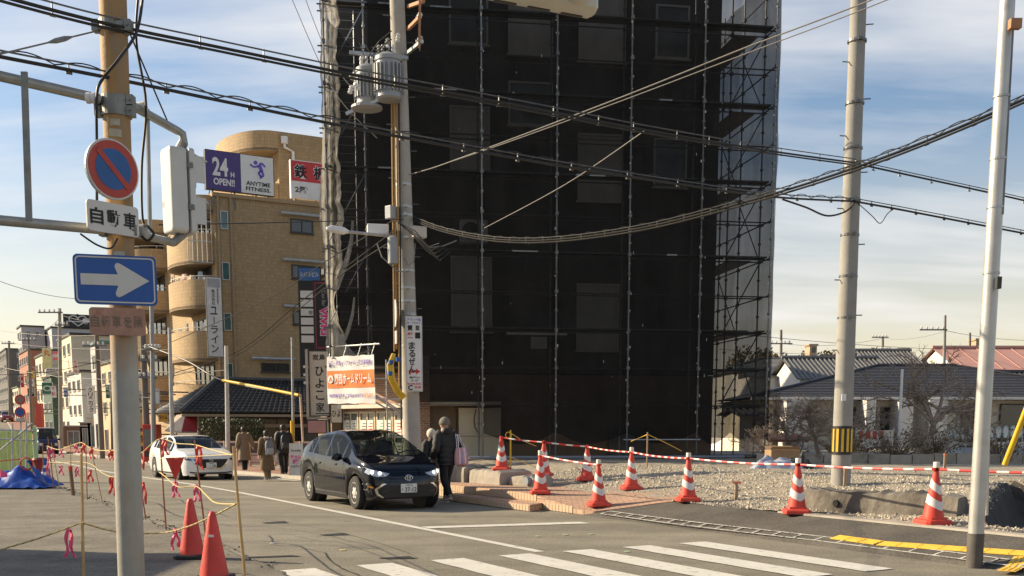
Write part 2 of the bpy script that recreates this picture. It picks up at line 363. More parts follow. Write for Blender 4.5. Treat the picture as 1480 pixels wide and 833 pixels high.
# ragged edge of the yard's surface along the road
mb = MB(); pr = None; random.seed(3)
for i in range(240):
    s_ = -20 + i * .34; e = 3.6 + .10 * mnoise.noise((s_ * .6, 0, 0)) + random.uniform(-.05, .05)
    q = (ST(s_, 2.98, road_z(s_) + .02), ST(s_, e, road_z(s_) + .024), ST(s_, e + .07, road_z(s_) + .002))
    if pr: mb.add(list(pr) + list(q), [(0, 1, 4, 3), (1, 2, 5, 4)])
    pr = q
struct(mb.build('yard_pavement_edge', A_YARD))
mb = MB()
for i in range(520):       # crumbs of broken asphalt along the edge
    s_ = random.uniform(12, 44); t_ = 3.66 + random.gauss(0, .10); r_ = random.uniform(.012, .04)
    c = ST(s_, t_, road_z(s_) + .015); mb.add([c + Vector((random.uniform(-1, 1), random.uniform(-1, 1), random.uniform(-.3, 1))) * r_ for _ in range(4)], [(0, 1, 2), (0, 2, 3), (0, 3, 1), (1, 3, 2)])
tag(mb.build('asphalt_crumbs', A_NEW), 'dark crumbs of broken asphalt along the cut edge of the road', 'rubble', kind='stuff')
# sidewalk and kerb up the street
KERB = mat('kerb_stone', (.36, .33, .28), .85, var=.15, scale=3, bump=.2)
ks = axis_vals(24.2, 60, 36) + axis_vals(64, 250, 40)
struct(grid_st(ks, [10.99, 12, 13.2], lambda s, t: road_z(s) + .11).build('sidewalk', RED_PAVE, uv=True))
struct(grid_st(ks, [13.2, 15, 22], lambda s, t: road_z(s) + .115).build('sidewalk_verge', mat('verge_concrete', (.3, .27, .22), .9, var=.2, scale=1)))
mb = MB(); prev = None
for s_ in ks:
    z = road_z(s_); o_ = bend(s_); q = [ST(s_, 10.85 + o_, z - .03), ST(s_, 10.86 + o_, z + .115), ST(s_, 11.0 + o_, z + .118), ST(s_, 11.0 + o_, z - .03)]
    if prev: mb.add(prev + q, [(0, 1, 5, 4), (1, 2, 6, 5), (2, 3, 7, 6)])
    prev = q
struct(mb.build('kerb', KERB))
# dark new asphalt apron right of the kerb line
struct(grid_st(axis_vals(-30, 17.6, 70), axis_vals(10.875, 12.5, 14), lambda s, t: lot_z(s, t) - .002 + (.003 * mnoise.noise((s * 1.1, t * 1.3, 0)) if t > 11 else 0) - (.045 if t < 10.9 else 0), False).build('apron', A_NEW))

# gravel lot with the excavation at its right end
def pit(s, t):
    a = min(1, max(0, (9.9 + .62 * (t - 13.2) + .25 * mnoise.noise((t * .8, 3, 0)) - s) / .35)); b = min(1, max(0, (t - 12.75) / .15)); c = min(1, max(0, (18.6 + .3 * mnoise.noise((s * .7, 9, 0)) - t) / .5))
    return min(a, b, c)
def gravel_z(s, t):
    z = lot_z(s, t) + .035 * mnoise.noise((s * .9, t * .9, 1)) + .02 * mnoise.noise((s * 3, t * 3, 5))
    lw = 12.55 + (12.6 - s) * .25
    if 9.6 < s < 12.6 and t > lw + .28: z = max(z, .57 + .03 * mnoise.noise((s * 2, t * 2, 0)))
    if s <= 9.6: z = max(z, .55) if t > 13.4 else z
    if t > 40: z -= .0
    p = pit(s, t); return z * (1 - p) + (-.04 + .06 * mnoise.noise((s * 2, t * 2, 2))) * p
tv = [12.1, 12.2, 12.3, 12.34, 12.38, 12.44, 12.55] + axis_vals(12.7, 20, 60) + axis_vals(20.4, 44, 40)
sv = axis_vals(-20, 4, 16) + axis_vals(4.2, 12.6, 70) + axis_vals(12.8, 34, 85)
mb = grid_st(sv, tv, gravel_z, False)
for i, f in enumerate(mb.f):
    c = sum((mb.v[k] for k in f), Vector()) / 4; s_, t_ = st_of(c.x, c.y)
    n_ = (mb.v[f[1]] - mb.v[f[0]]).cross(mb.v[f[3]] - mb.v[f[0]]).normalized()
    if pit(s_, t_) > .04: mb.m[i] = 1
struct(mb.build('gravel_lot', [GRAVEL, SOIL], smooth=True, ang=60))
random.seed(11); mb = MB(); K = 0
OCT = [(1, 0, 0), (0, 1, 0), (-1, 0, 0), (0, -1, 0), (0, 0, 1), (0, 0, -.4)]; OCF = [(0, 1, 4), (1, 2, 4), (2, 3, 4), (3, 0, 4), (1, 0, 5), (2, 1, 5), (3, 2, 5), (0, 3, 5)]
while K < 17000:
    s_ = random.uniform(3, 23); t_ = 12.08 + abs(random.gauss(0, 3.2))
    if t_ > 21 or pit(s_, t_) > .3: continue
    if t_ < 12.3 and s_ < 12.4: continue
    if 15.5 < s_ < 24 and t_ < 13.2 and random.random() < .9: continue
    r_ = random.choice((1, 1, 1, 1.7)) * random.uniform(.009, .028); c = ST(s_, t_, gravel_z(s_, t_)); a = random.uniform(0, 6.3); ca, sa = math.cos(a) * r_, math.sin(a) * r_; e = random.uniform(.5, 1); hgt = random.uniform(.5, 1) * r_
    mb.add([c + Vector((x * ca - y * e * sa, x * sa + y * e * ca, z * hgt)) for x, y, z in OCT], OCF); mb.mi = random.choice((0, 0, 1, 2)); K += 1
ST1 = mat('stone_light', (.50, .44, .34), .9, var=.25, scale=14); ST2 = mat('stone_grey', (.32, .295, .25), .9, var=.25, scale=14); ST3 = mat('stone_tan', (.34, .28, .2), .9, var=.25, scale=14)
tag(mb.build('gravel_stones', [ST1, ST2, ST3]), 'loose pale gravel stones spread over the vacant lot', 'gravel', kind='stuff')

# raised tiled plaza: a slab, a sunken step and single face tiles
PZ = .30
poly = [(16.3, 10.9), (15.75, 11.5), (15.3, 12.35), (16.2, 13.0), (19, 13.3), (24.1, 13.3), (24.1, 10.9)]
def plaza_z(s, t):
    k = min(1, max(0, (s - 15.7) / 3.2)); k = k * k * (3 - 2 * k); return (1 - k) * max(.05, lot_z(s, t) + .012) + k * PZ
def plaza_edge(s): return 13.1 if s > 17 else 12.3 + .8 * max(0, (s - 15.2) / 1.8)
mb = MB(); sv_ = axis_vals(15.25, 24.1, 36); m_ = 10
for s_ in sv_:
    t0_ = 10.9 + max(0, 16.3 - s_) * 1.25
    for j in range(m_ + 1):
        t_ = t0_ + (plaza_edge(s_) - t0_) * j / m_; mb.v.append(ST(s_, t_, plaza_z(s_, t_)))
mb.f = [(i * (m_ + 1) + j, i * (m_ + 1) + j + 1, (i + 1) * (m_ + 1) + j + 1, (i + 1) * (m_ + 1) + j) for i in range(len(sv_) - 1) for j in range(m_)]; mb.m = [0] * len(mb.f)
for i in range(len(sv_) - 1):
    a, b = mb.v[i * (m_ + 1)], mb.v[(i + 1) * (m_ + 1)]; mb.add([a, b, Vector((b.x, b.y, -.05)), Vector((a.x, a.y, -.05))], [(0, 1, 2, 3)])
PLAZA = struct(mb.build('plaza', PAVE, uv=True))
mb = MB(); q = [(17.6, 10.42), (17.9, 10.88), (21.6, 10.88), (21.2, 10.42)]; mb.poly([ST(a, b, .004) for a, b in q], (0, 0, .135))
STEP = struct(mb.build('plaza_step', PAVE, uv=True))
def tile_mesh(w, h):
    t_ = MB(); c = .006
    t_.add([(-w / 2, 0, 0), (w / 2, 0, 0), (w / 2, 0, h), (-w / 2, 0, h), (-w / 2 + c, -.014, c), (w / 2 - c, -.014, c), (w / 2 - c, -.014, h - c), (-w / 2 + c, -.014, h - c)], [(4, 5, 6, 7), (0, 1, 5, 4), (1, 2, 6, 5), (2, 3, 7, 6), (3, 0, 4, 7)])
    me = bpy.data.meshes.new('tile'); me.from_pydata([tuple(v) for v in t_.v], [], t_.f); me.materials.append(TILE); return me
TM = tile_mesh(.112, .135); TMS = tile_mesh(.112, .115)
def lay_tiles(parent, a, b, z0, rows, me, pitch=.118, vp=.142):
    a, b = fix(a), fix(b); d = b - a; n = int(d.length / pitch); rot = math.atan2(d.y, d.x)
    for k in range(n):
        for r_ in range(rows):
            c_ = a + d * ((k + .5) / n); ss_, tt_ = st_of(c_.x, c_.y)
            if parent is PLAZA and plaza_z(ss_, tt_ + .02) < z0 + (r_ + .8) * vp: continue
            o = bpy.data.objects.new('tile', me); COL.objects.link(o); o.parent = parent
            o.location = a + d * ((k + .5) / n) + Vector((0, 0, z0 + r_ * vp)); o.rotation_euler = (random.uniform(-.015, .015), 0, rot + random.uniform(-.012, .012))
lay_tiles(PLAZA, ST(24.0, 10.9), ST(16.34, 10.9), .008, 2, TM)
lay_tiles(STEP, ST(21.2, 10.42), ST(17.62, 10.42), .01, 1, TMS)

# broken concrete footings behind the plaza and by the pit
def rough_block(name, label, a, b, depth, z0, z1, seed, m=CONC, amp=.05, inward=None):
    random.seed(seed); a, b = fix(a), fix(b); d = (b - a); n = max(6, int(d.length / .09)); side = Vector((-d.y, d.x, 0)).normalized() * depth
    rings = []
    for i in range(n + 1):
        k = i / n; p = a + d * k; w = 1 + .25 * mnoise.noise((k * 7, seed, 0)); zt = z1 + amp * (mnoise.noise((k * 6, seed, 3)) * 1.3 + .6 * mnoise.noise((k * 23, seed, 3))) + random.uniform(-.25, .25) * amp
        if i in (0, n): zt -= .03
        f1 = random.uniform(-.3, .3) * amp
        rings.append([p + Vector((0, 0, z0)), p + side.normalized() * f1 * .4 + Vector((0, 0, z0 + (zt - z0) * .5)), p + side.normalized() * (.01 + abs(f1) * .5) + Vector((0, 0, zt - .02)), p + side.normalized() * (.05 + abs(f1)) + Vector((0, 0, zt)), p + side * .8 * w + Vector((0, 0, zt + .02 + f1 * .5)), p + side * w + Vector((0, 0, zt - .04)), p + side * w + Vector((0, 0, z0))])
    mb = MB(); mb.loft(rings); o = mb.build(name, m); return tag(o, label, 'concrete block', 'broken concrete footings')
rough_block('concrete_footing', 'grey broken concrete footing just right of the pedestrian with the tote bag', ST(23.9, 11.55), ST(22.6, 11.55), .7, PZ + .003, .68, 1, CONC_OLD)
rough_block('concrete_footing', 'pale broken concrete footing carrying the leftmost striped cone', ST(22.5, 11.65), ST(21.2, 11.75), .9, PZ + .003, .62, 2, CONC)
rough_block('concrete_footing', 'low pale concrete lump with a drain hole behind the plaza cones', ST(21.1, 11.95), ST(20.3, 12.1), .6, PZ + .003, .52, 4, CONC, .06)
fw = rough_block('footing_wall', 'long low concrete foundation remnant along the gravel edge beside the pit', ST(12.6, 12.48), ST(10.1, 13.1), .35, .16, .64, 5, mat('concrete_dark', (.19, .17, .14), .9, var=.3, scale=3, bump=.6, bscale=16, stain=((.11, .095, .08), 1.8, .5)), .07)
mb = MB(); c = ST(11.95, 12.645, .44); mb.cyl(c - NS * .03, c + NS * .1, .055, n=14); mb.build('drain_hole', mat('hole_dark', (.01, .01, .01), .9), fw)
mb = MB(); c = ST(20.45, 12.06, .42); mb.cyl(c - NS * .06, c + NS * .2, .1, n=14); tag(mb.build('drain_pipe', mat('grey_pipe', (.22, .24, .26), .5)), 'short grey drain pipe stub sticking out of broken concrete', 'pipe')
mb = MB(); pr = None           # narrow pale kerb strip in front of the wall and pit
for i in range(60):
    s_ = 12.6 - i * .2; q = [ST(s_, 12.03, .27), ST(s_, 12.04, .30), ST(s_, 12.2, .305), ST(s_, 12.2, .2)]
    if pr: mb.add(pr + q, [(0, 4, 5, 1), (1, 5, 6, 2), (2, 6, 7, 3)])
    pr = q
struct(mb.build('edge_strip', CONC))

# painted markings
def strip(mb, s0, s1, t0, t1, z=.005, n=1):
    for i in range(n):
        a = s0 + (s1 - s0) * i / n; b = s0 + (s1 - s0) * (i + 1) / n
        mb.add([ST(a, t0 + bend(a), road_z(a) + z), ST(a, t1 + bend(a), road_z(a) + z), ST(b, t1 + bend(b), road_z(b) + z), ST(b, t0 + bend(b), road_z(b) + z)], [(0, 1, 2, 3)])
mb = MB(); strip(mb, 11.9, 120, 7.13, 7.28, .005, 50); o = mb.build('centre_line', PAINT, ROAD)
mb = MB(); mb.add([ST(15.85, 7.3, .007), ST(15.5, 7.3, .007), ST(14.95, 10.05, .007), ST(15.3, 10.05, .007)], [(0, 1, 2, 3)]); mb.build('stop_line', PAINT, ROAD)
mb = MB(); strip(mb, 25, 150, 10.45, 10.6, .005, 40); mb.build('edge_line', PAINT, ROAD)
for k in range(-4, 7):
    t0 = 3.62 + .965 * k; mb = MB()
    for j in range(8):
        a, b = 11.78 - j * .42, 11.78 - (j + 1) * .42
        mb.add([ST(a, t0 + .01 * math.sin(j * 3 + k), .009), ST(a, t0 + .46, .009), ST(b, t0 + .46, .009), ST(b, t0 + .01 * math.sin(j * 3 + 3 + k), .009)], [(0, 1, 2, 3)])
    mb.build('crosswalk_bar', PAINT, ROAD)
mb = MB()                      # chalked ladder along the kerb line
def pl(s_, dt): return ST(s_, 10.93 + dt + .06 * math.sin(s_ * .8), lot_z(s_, 10.93 + dt) + .012)
for i in range(150):
    s_ = 16.0 - i * .08
    for dt in (0.0, .2):
        mb.add([pl(s_, dt), pl(s_, dt + .03), pl(s_ - .08, dt + .03), pl(s_ - .08, dt)], [(0, 1, 2, 3)])
    if i % 5 == 0: mb.add([pl(s_, .0), pl(s_, .22), pl(s_ - .035, .22), pl(s_ - .035, .0)], [(0, 1, 2, 3)])
AP = bpy.data.objects['apron']; mb.build('ladder_marking', PAINT_THIN, AP)
# tar-sealed cracks, dark slivers and drill marks in the road
TAR_AND_SHADE = mat('tar', (.025, .024, .022), .6, var=.2)  # crack tar, also the colour of the painted shadow sliver
def crack(pix, w):
    mb = MB(); pts = []
    for (a, b), (c, d) in zip(pix, pix[1:]):
        for k in range(6): pts.append(G(a + (c - a) * k / 6 + random.uniform(-.5, .5), b + (d - b) * k / 6, .006))
    pts.append(G(*pix[-1], .006)); prev = None
    for i, p in enumerate(pts):
        d = (pts[min(i + 1, len(pts) - 1)] - pts[max(0, i - 1)]).normalized(); x = Vector((-d.y, d.x, 0)) * w * random.uniform(.6, 1.3)
        q = [p - x, p + x]
        if prev: mb.add(prev + q, [(0, 1, 3, 2)])
        prev = q
    mb.build('road_crack', TAR_AND_SHADE, ROAD)
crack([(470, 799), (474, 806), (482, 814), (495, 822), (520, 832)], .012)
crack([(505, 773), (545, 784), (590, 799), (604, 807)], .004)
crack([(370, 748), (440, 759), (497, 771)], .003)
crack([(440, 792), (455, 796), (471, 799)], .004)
for sliver in ([(462, 773), (497, 770.2), (506, 773.2), (470, 774.2)], [(545, 806.5), (592, 803.8), (603, 807.5), (560, 808)], [(378, 755.5), (411, 753.2), (418, 756), (384, 756.5)], [(352, 805), (420, 802.5), (437, 804), (360, 806.5)]):
    mb = MB(); mb.poly([G(u, v, .007) for u, v in sliver]); mb.build('dark_sliver', TAR_AND_SHADE, ROAD)  # flat dark slivers; the last one is a painted shadow tip
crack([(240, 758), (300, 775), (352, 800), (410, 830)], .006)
MARK = mat('marker_spray', (.35, .5, .3), .8)
for (u, v, c) in ((777, 775, 0), (817, 773, 0), (854, 772, 0), (495, 795, 1), (394, 785, 2), (906, 797, 0)):
    mb = MB(); p = G(u, v, .011); mb.lathe(p, [(.045, 0), (.03, .002)], 10)
    mb.build('spray_mark', MARK if c == 0 else mat('marker_yellow', (.6, .5, .2), .8) if c == 1 else PAINT, ROAD)
# yellow tactile tiles
def tactile(seq, w=.30):
    base = MB(); h = .006; w2 = .20
    base.box((0, 0, h / 2), (w - .006, w2 - .006, h))
    for k in range(3): base.box((0, -.06 + k * .06, h + .0035), (w * .86, .028, .005))
    me = bpy.data.meshes.new('tactile_tile'); me.from_pydata([tuple(v) for v in base.v], [], base.f); me.materials.append(YELLOW_T)
    for (a, b) in seq:
        a, b = fix(a), fix(b); d = b - a; n = max(1, round(d.length / w))
        for i in range(n):
            p = a + d * ((i + .5) / n); s_, t_ = st_of(p.x, p.y); o = bpy.data.objects.new('tactile_tile', me); COL.objects.link(o); o.parent = AP
            o.location = (p.x, p.y, lot_z(s_, t_) + .004); sl_ = (lot_z(s_, t_ + .1) - lot_z(s_, t_ - .1)) / .2
            o.rotation_euler = (Vector((-NS.x * sl_, -NS.y * sl_, 1)).to_track_quat('Z', 'X') @ Matrix.Rotation(math.atan2(d.y, d.x), 3, 'Z').to_quaternion()).to_euler() if False else (0, 0, math.atan2(d.y, d.x))
            M = Vector((-NS.x * sl_, -NS.y * sl_, 1)).normalized(); X = d.normalized(); X = (X - M * X.dot(M)).normalized(); Y_ = M.cross(X)
            o.rotation_euler = Matrix((X, Y_, M)).transposed().to_euler()
def Gz(u, v):                  # pixel to the apron surface
    z = .1
    for _ in range(60): p = G(u, v, z); s_, t_ = st_of(p.x, p.y); z = .85 * z + .15 * lot_z(s_, t_)
    return p
tactile([(Gz(1208, 777), Gz(1268, 785)), (Gz(1272, 786), Gz(1500, 802)), (Gz(1478, 806), Gz(1455, 826))])
# ------------------------------------------------------------------ shared building materials
GALV = mat('galvanised_dark', (.16, .16, .155), .4, .7, var=.3, scale=8)
GALV_L = mat('galvanised_light', (.42, .43, .43), .42, .6, var=.2, scale=6)
ALU = mat('aluminium_frame', (.5, .5, .48), .4, .5, var=.1)
DARKFRAME = mat('dark_frame', (.04, .038, .035), .5)
PANE = glass_mat('pane_dark'); PANE_TEAL = glass_mat('pane_teal', (.04, .12, .12), .12); PANE_GREY = glass_mat('pane_grey', (.12, .13, .13), .15)
WHITEP = mat('white_paint', (.74, .73, .70), .5, var=.06, scale=3); BLACKP = mat('black_paint', (.015, .015, .016), .5, var=.2)
LETTER_K = mat('letter_black', (.012, .012, .012), .6); LETTER_W = mat('letter_white', (.72, .71, .68), .5, var=.04); RED = mat('sign_red', (.55, .03, .03), .45, var=.08)
ORANGE = mat('banner_orange', (.78, .20, .03), .6, var=.06); BLUE = mat('sign_blue', (.01, .085, .33), .4, var=.06); PURPLE = mat('sign_purple', (.06, .03, .17), .4, var=.08)
YELLOW = mat('sleeve_yellow', (.70, .44, .03), .45, var=.1, scale=6); PINK_L = mat('letter_pink', (.75, .06, .28), .5)
WOODB = mat('brown_wall', (.16, .11, .075), .8, var=.2, scale=2, bump=.2)

def window(parent, o, ex, n, x, z, w, h, frame=ALU, pane=PANE, mull=1, sill=True, depth=.07, name='window'):
    """framed window on the wall through o along ex with outward normal n; x,z is its lower left corner"""
    o, ex, n = fix(o), fix(ex).normalized(), fix(n).normalized(); up = Vector((0, 0, 1)); fwid = min(.06, w * .1)
    p = o + ex * x + up * z; mb = MB()
    def bar(a, b, c, d): mb.span(p + ex * a + up * c - n * .03, ex * (b - a), n * (depth + .03), up * (d - c))
    bar(0, fwid, 0, h); bar(w - fwid, w, 0, h); bar(fwid, w - fwid, 0, fwid); bar(fwid, w - fwid, h - fwid, h)
    for k in range(mull): c = w * (k + 1) / (mull + 1); bar(c - fwid * .4, c + fwid * .4, fwid, h - fwid)
    if sill: mb.span(p - ex * .05 - up * .06 - n * .02, ex * (w + .1), n * (depth + .08), up * .05)
    f = mb.build(name, frame, parent)
    g_ = MB(); g_.span(p + ex * fwid + up * fwid - n * .02, ex * (w - 2 * fwid), n * (.02 + depth * .35), up * (h - 2 * fwid)); g_.build('pane', pane, f)
    return f

# ================================================================== the scaffolded building
K0 = Vector((-.9, 33.0, 0)); SE = Vector((.988, .156, 0)).normalized(); SB = Vector((-.156, .988, 0)).normalized(); SS = 2.281
def K(k, b=0.0, z=0.0): return K0 + SE * (k * SS) + SB * b + Vector((0, 0, z))
GZ = .55; TOP = 15.6
BWALL = mat('dark_wall_render', (.085, .08, .075), .85, var=.25, scale=1.2, bump=.2, stain=((.06, .05, .045), .9, .55))  # the wall's own dark render colour
BPANEL = mat('grey_board', (.47, .455, .42), .75, var=.08, scale=2)
bld = thing('renovated_building', 'five storey dark building wrapped in scaffolding behind black netting', 'building', K(1, 6, GZ))
mb = MB(); mb.span(K(-1.86, 1.5, 3.3), SE * (5.31 * SS), SB * 10, (0, 0, TOP - 3.9)); mb.build('wall', BWALL, bld)
mb = MB(); mb.span(K(-.95, 1.52, GZ - .6), SE * (4.4 * SS), SB * 9.9, (0, 0, 3.37 - GZ + .5)); mb.build('ground_floor_wall', WOODB, bld)
for kk, z0, w, h in ((.45, 13.0, 1.4, 2.2), (1.42, 12.9, 1.5, 2.3), (1.42, 8.7, 1.45, 2.05), (1.42, 4.05, 1.4, 2.1), (-.35, 9.5, 1.25, 1.9), (-.35, 4.6, 1.3, 2.3), (.45, 10.9, 1.4, 1.3), (-.35, 13.2, 1.2, 1.5), (2.5, 13.1, 1.1, 1.6), (2.5, 9.2, 1.1, 1.5)):
    window(bld, K(0, 1.5, 0), SE, -SB, kk * SS, z0, w, h, BPANEL, BPANEL if h > 1.7 else PANE_GREY, mull=0)
# air conditioner on the wall
mb = MB(); mb.box(K(-.05, 1.2, 7.6), (.85, .4, .7), math.atan2(SE.y, SE.x)); ac = mb.build('air_conditioner', mat('appliance_white', (.6, .6, .56), .5), bld, bevel=.02)
mb = MB(); mb.lathe(K(-.1, .98, 7.6), [(.26, 0), (.26, .02), (.2, .03)], 16, -SB); mb.build('fan_grille', DARKFRAME, ac)
# doors at street level
mb = MB(); mb.span(K(-.8, 1.45, GZ), SE * 1.15, SB * .1, (0, 0, 2.0)); mb.build('door', mat('brown_door', (.12, .075, .04), .5, var=.15, scale=5), bld)
mb = MB(); mb.span(K(-.26, 1.3, GZ - .1), SE * 1.35, SB * .16, (0, 0, 1.75)); sh = mb.build('board_panel', mat('cream_board', (.55, .49, .36), .7, var=.06, scale=1.5), bld)
mb = MB(); mb.span(K(-.26, 1.29, GZ + .75), SE * 1.35, SB * .008, (0, 0, .012)); mb.build('panel_joint', DARKFRAME, sh)
mb = MB(); mb.tube([K(-.02, 1.28, GZ + 1.6), K(-.05, 1.27, GZ + 1.3), K(-.04, 1.27, GZ + 1.05), K(.0, 1.27, GZ + .9), K(.02, 1.27, GZ + .8)], .014, 5); mb.build('hanging_cable', BLACKP, sh)
mb = MB(); mb.span(K(-.95, 1.1, GZ + 1.72), SE * 2.9, SB * .35, (0, 0, .13)); mb.build('lintel', mat('lintel_grey', (.42, .38, .3), .7), bld)
mb = MB(); mb.span(K(1.9, 1.42, GZ), SE * 1.5, SB * .1, (0, 0, 1.0)); mb.build('roller_shutter', mat('shutter_dark', (.07, .06, .05), .5), bld)
# chamfered shop corner under the scaffold
CA, CB = Vector((-2.95, 33.4, 0)), Vector((-5.75, 36.6, 0)); cdv = (CB - CA); CL = cdv.length; cx_ = cdv.normalized(); cn = Vector((cx_.y, -cx_.x, 0)); cn = -cn if cn.y > 0 else cn
BRICKR = brick_mat('red_brick', (.33, .16, .10), (.4, .35, .28), .22, .075, var=.3, msize=.12)
mb = MB(); mb.span(CA + Vector((0, 0, -.1)), cdv, -cn * .5, (0, 0, 3.9)); mb.build('corner_wall', BRICKR, bld, uv=True)
POSTER = mat('poster_paper', (.72, .70, .62), .6, var=.1, scale=4, stain=((.35, .5, .42), 5.5, .6)); SHOPGLASS = glass_mat('shop_glass', (.10, .11, .10), .08)
CREAM_F = mat('cream_frame', (.55, .47, .33), .6)
for i in range(4):
    w_ = window(bld, CA, cx_, cn, .25 + i * 1.0, .35, .92, 1.75, CREAM_F, SHOPGLASS, 1, False, .05, 'shop_window')
    for j in range(4):
        mb = MB(); q = CA + cx_ * (.33 + i * 1.0 + (j % 2) * .42) + cn * .06 + Vector((0, 0, .55 + (j // 2) * .72)); mb.span(q, cx_ * .34, cn * .006, (0, 0, .55)); mb.build('poster', POSTER, w_)
        random.seed(i * 9 + j); t2 = MB()
        for r_ in range(5): t2.span(q + cx_ * .03 + cn * .008 + Vector((0, 0, .06 + r_ * .09)), cx_ * random.uniform(.12, .28), cn * .002, (0, 0, .03))
        t2.build('poster_print', random.choice([RED, BLUE, mat('print_green', (.1, .3, .12), .6), LETTER_K]), w_)
mb = MB(); mb.span(CA + cx_ * .1 + Vector((0, 0, 2.2)), cx_ * (CL - .1), cn * .35, (0, 0, .12)); mb.build('canopy', mat('canopy_cream', (.6, .55, .45), .6), bld)

# scaffolding: posts, rails, decks, braces are parts; so is each net bay
scaf = thing('scaffold', 'tall tube scaffold with couplers standing before the dark building', 'scaffold', K(1, .5, GZ))
RZ = [2.27 + 1.145 * j for j in range(12)]
def post(k, b, z0, z1, m=GALV):
    mb = MB(); mb.cyl(K(k, b, z0), K(k, b, z1), .027, n=8)
    for z in RZ:
        if z0 < z < z1: mb.box(K(k, b - .02, z), (.09, .11, .10), math.atan2(SE.y, SE.x)); mb.box(K(k, b, z - .57), (.075, .075, .06), .4)
    if z0 < GZ + .2: mb.box(K(k, b, z0 + .02), (.16, .16, .03)); mb.cyl(K(k, b, z0), K(k, b, z0 + .35), .02, n=6)
    mb.build('post', m, scaf, smooth=True)
for k in range(-2, 5):
    post(k, 0, GZ - .1 if k > -1 else (3.3 if k == -2 else GZ - .2), TOP, GALV if k in (0, -1, 4) else mat('post_grey', (.12, .12, .118), .55, .4, var=.5, scale=2))
    post(k, .95, GZ if k > -1 else 3.3, TOP)
for b in (2.8, 4.7, 6.6): post(4, b, GZ - .1, TOP); post(3.52, b, GZ - .1, TOP)
post(-1.5, .3, 3.3, TOP, GALV_L); post(3.52, .95, GZ - .1, TOP)
for j, z in enumerate(RZ):
    for b in (.03, .92):
        mb = MB(); mb.cyl(K(-2.08 if z > 3.3 else -1, b + .36 if b < .5 else b, z), K(4.05, b + .36 if b < .5 else b, z), .022, n=6); mb.build('rail', GALV, scaf)
    mb = MB(); mb.cyl(K(4.0, -.05, z), K(4.0, 7, z), .022, n=6); mb.build('rail', GALV, scaf)
    if z > 3.3:
        mb = MB(); mb.cyl(K(-2.0, -.05, z), K(-2.0, 2.4, z), .022, n=6); mb.build('rail', GALV, scaf)
    if j % 2 == 0 and j > 0:
        for k in range(-2, 4):
            mb = MB(); mb.span(K(k + .02, .18, z + .03), SE * (SS - .09), SB * .5, (0, 0, .045)); mb.build('deck', GALV, scaf)
        for i in range(3):
            mb = MB(); mb.span(K(3.58, 1.1 + i * 1.9, z + .03), SE * .75, SB * 1.8, (0, 0, .045)); mb.build('deck', GALV, scaf)
for j in range(0, 10, 2):
    z = RZ[j]
    mb = MB(); mb.cyl(K(3.5, 1.0, z + .1), K(4, 1.0, z + 2.2), .02, n=6); mb.build('brace', GALV, scaf)
    mb = MB(); mb.cyl(K(4.0, 1.0 + (j % 4) * .9, z + .1), K(4.0, 2.9 + (j % 4) * .9, z + 2.2), .02, n=6); mb.build('brace', GALV, scaf)
    if z > 3.3:
        mb = MB(); mb.cyl(K(-2, .0, z + .1), K(-1.5, .3, z + 2.2), .02, n=6); mb.build('brace', GALV_L, scaf)
        for q in range(9):         # ladder rungs of the stair bay
            mb = MB(); mb.cyl(K(-1.9, .5, z + .24 * q), K(-1.62, .5, z + .24 * q), .012, n=5); mb.build('rung', GALV_L, scaf)
        for kk in (-1.9, -1.62):
            mb = MB(); mb.cyl(K(kk, .5, z), K(kk, .5, z + 2.2), .016, n=5); mb.build('ladder_rail', GALV_L, scaf)
for a, b in ((K(-2, 0, 3.4), K(-.98, 0, 1.9)), (K(-2, .9, 3.4), K(-1, .9, 1.9)), (K(-1.55, -.1, 2.5), K(-.95, -.3, 1.7))):
    mb = MB(); mb.cyl(a, b, .025, n=7); mb.build('brace', GALV_L, scaf)
mb = MB(); mb.cyl(K(-1.28, -.1, 3.6), K(-1.28, -.1, .2), .026, n=7); mb.build('post', GALV_L, scaf)
for z in (1.35, 2.45, 3.05):
    mb = MB(); mb.cyl(K(-1.9, -.1, z), K(-.98, -.1, z - .02), .022, n=6); mb.build('rail', GALV_L, scaf)
mb = MB(); mb.cyl(K(1.95, 0, 1.2), K(3.05, 0, 1.2), .024, n=6); mb.build('rail', GALV_L, scaf)
mb = MB(); mb.span(K(.35, .3, 4.42), SE * 1.9, SB * .05, (0, 0, .07)); mb.build('light_fitting', WHITEP, scaf)
mb = MB(); mb.span(K(.68, .3, 4.0), SE * .5, SB * .05, (0, 0, .36)); mb.build('notice_board', BPANEL, scaf)
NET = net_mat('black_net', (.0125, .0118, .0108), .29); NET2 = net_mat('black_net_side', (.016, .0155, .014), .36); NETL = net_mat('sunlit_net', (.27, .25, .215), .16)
def net(name, m, fn, nu, nv, thick=False):
    mb = MB(); mb.grid(nu, nv, fn); return mb.build(name, m, scaf, smooth=True, ang=80)
for i, (k0, k1) in enumerate(((-1.45, -1), (-1, 0), (0, 1), (1, 2), (2, 3), (3, 3.5), (3.5, 4.06))):
    def fn(a, b, k0=k0, k1=k1):
        k = k0 + (k1 - k0) * a; x = k * SS; sag = math.sin(math.pi * a)
        zb = 1.42 - .34 * sag + .08 * mnoise.noise((x, 1, 0)) if k0 > -.5 else (3.45 if k0 < -1.1 else 2.35)
        z = zb + (TOP - zb) * (b ** 1.25)
        w = .05 + .03 * mnoise.noise((x * 5, z * 1.2 + x, 7)) + .10 * sag * (1 + mnoise.noise((x * .5, z * .35, i)))  + .05 * mnoise.noise((x * 1.7, z * .8, 4)) + (.12 * sag * mnoise.noise((x * 2.2, z * 2.4, 2)) if z < 2.6 else 0)
        return K(k, w + .02, z)
    net('net', NET if k1 < 4 else NET2, fn, 14, 110)
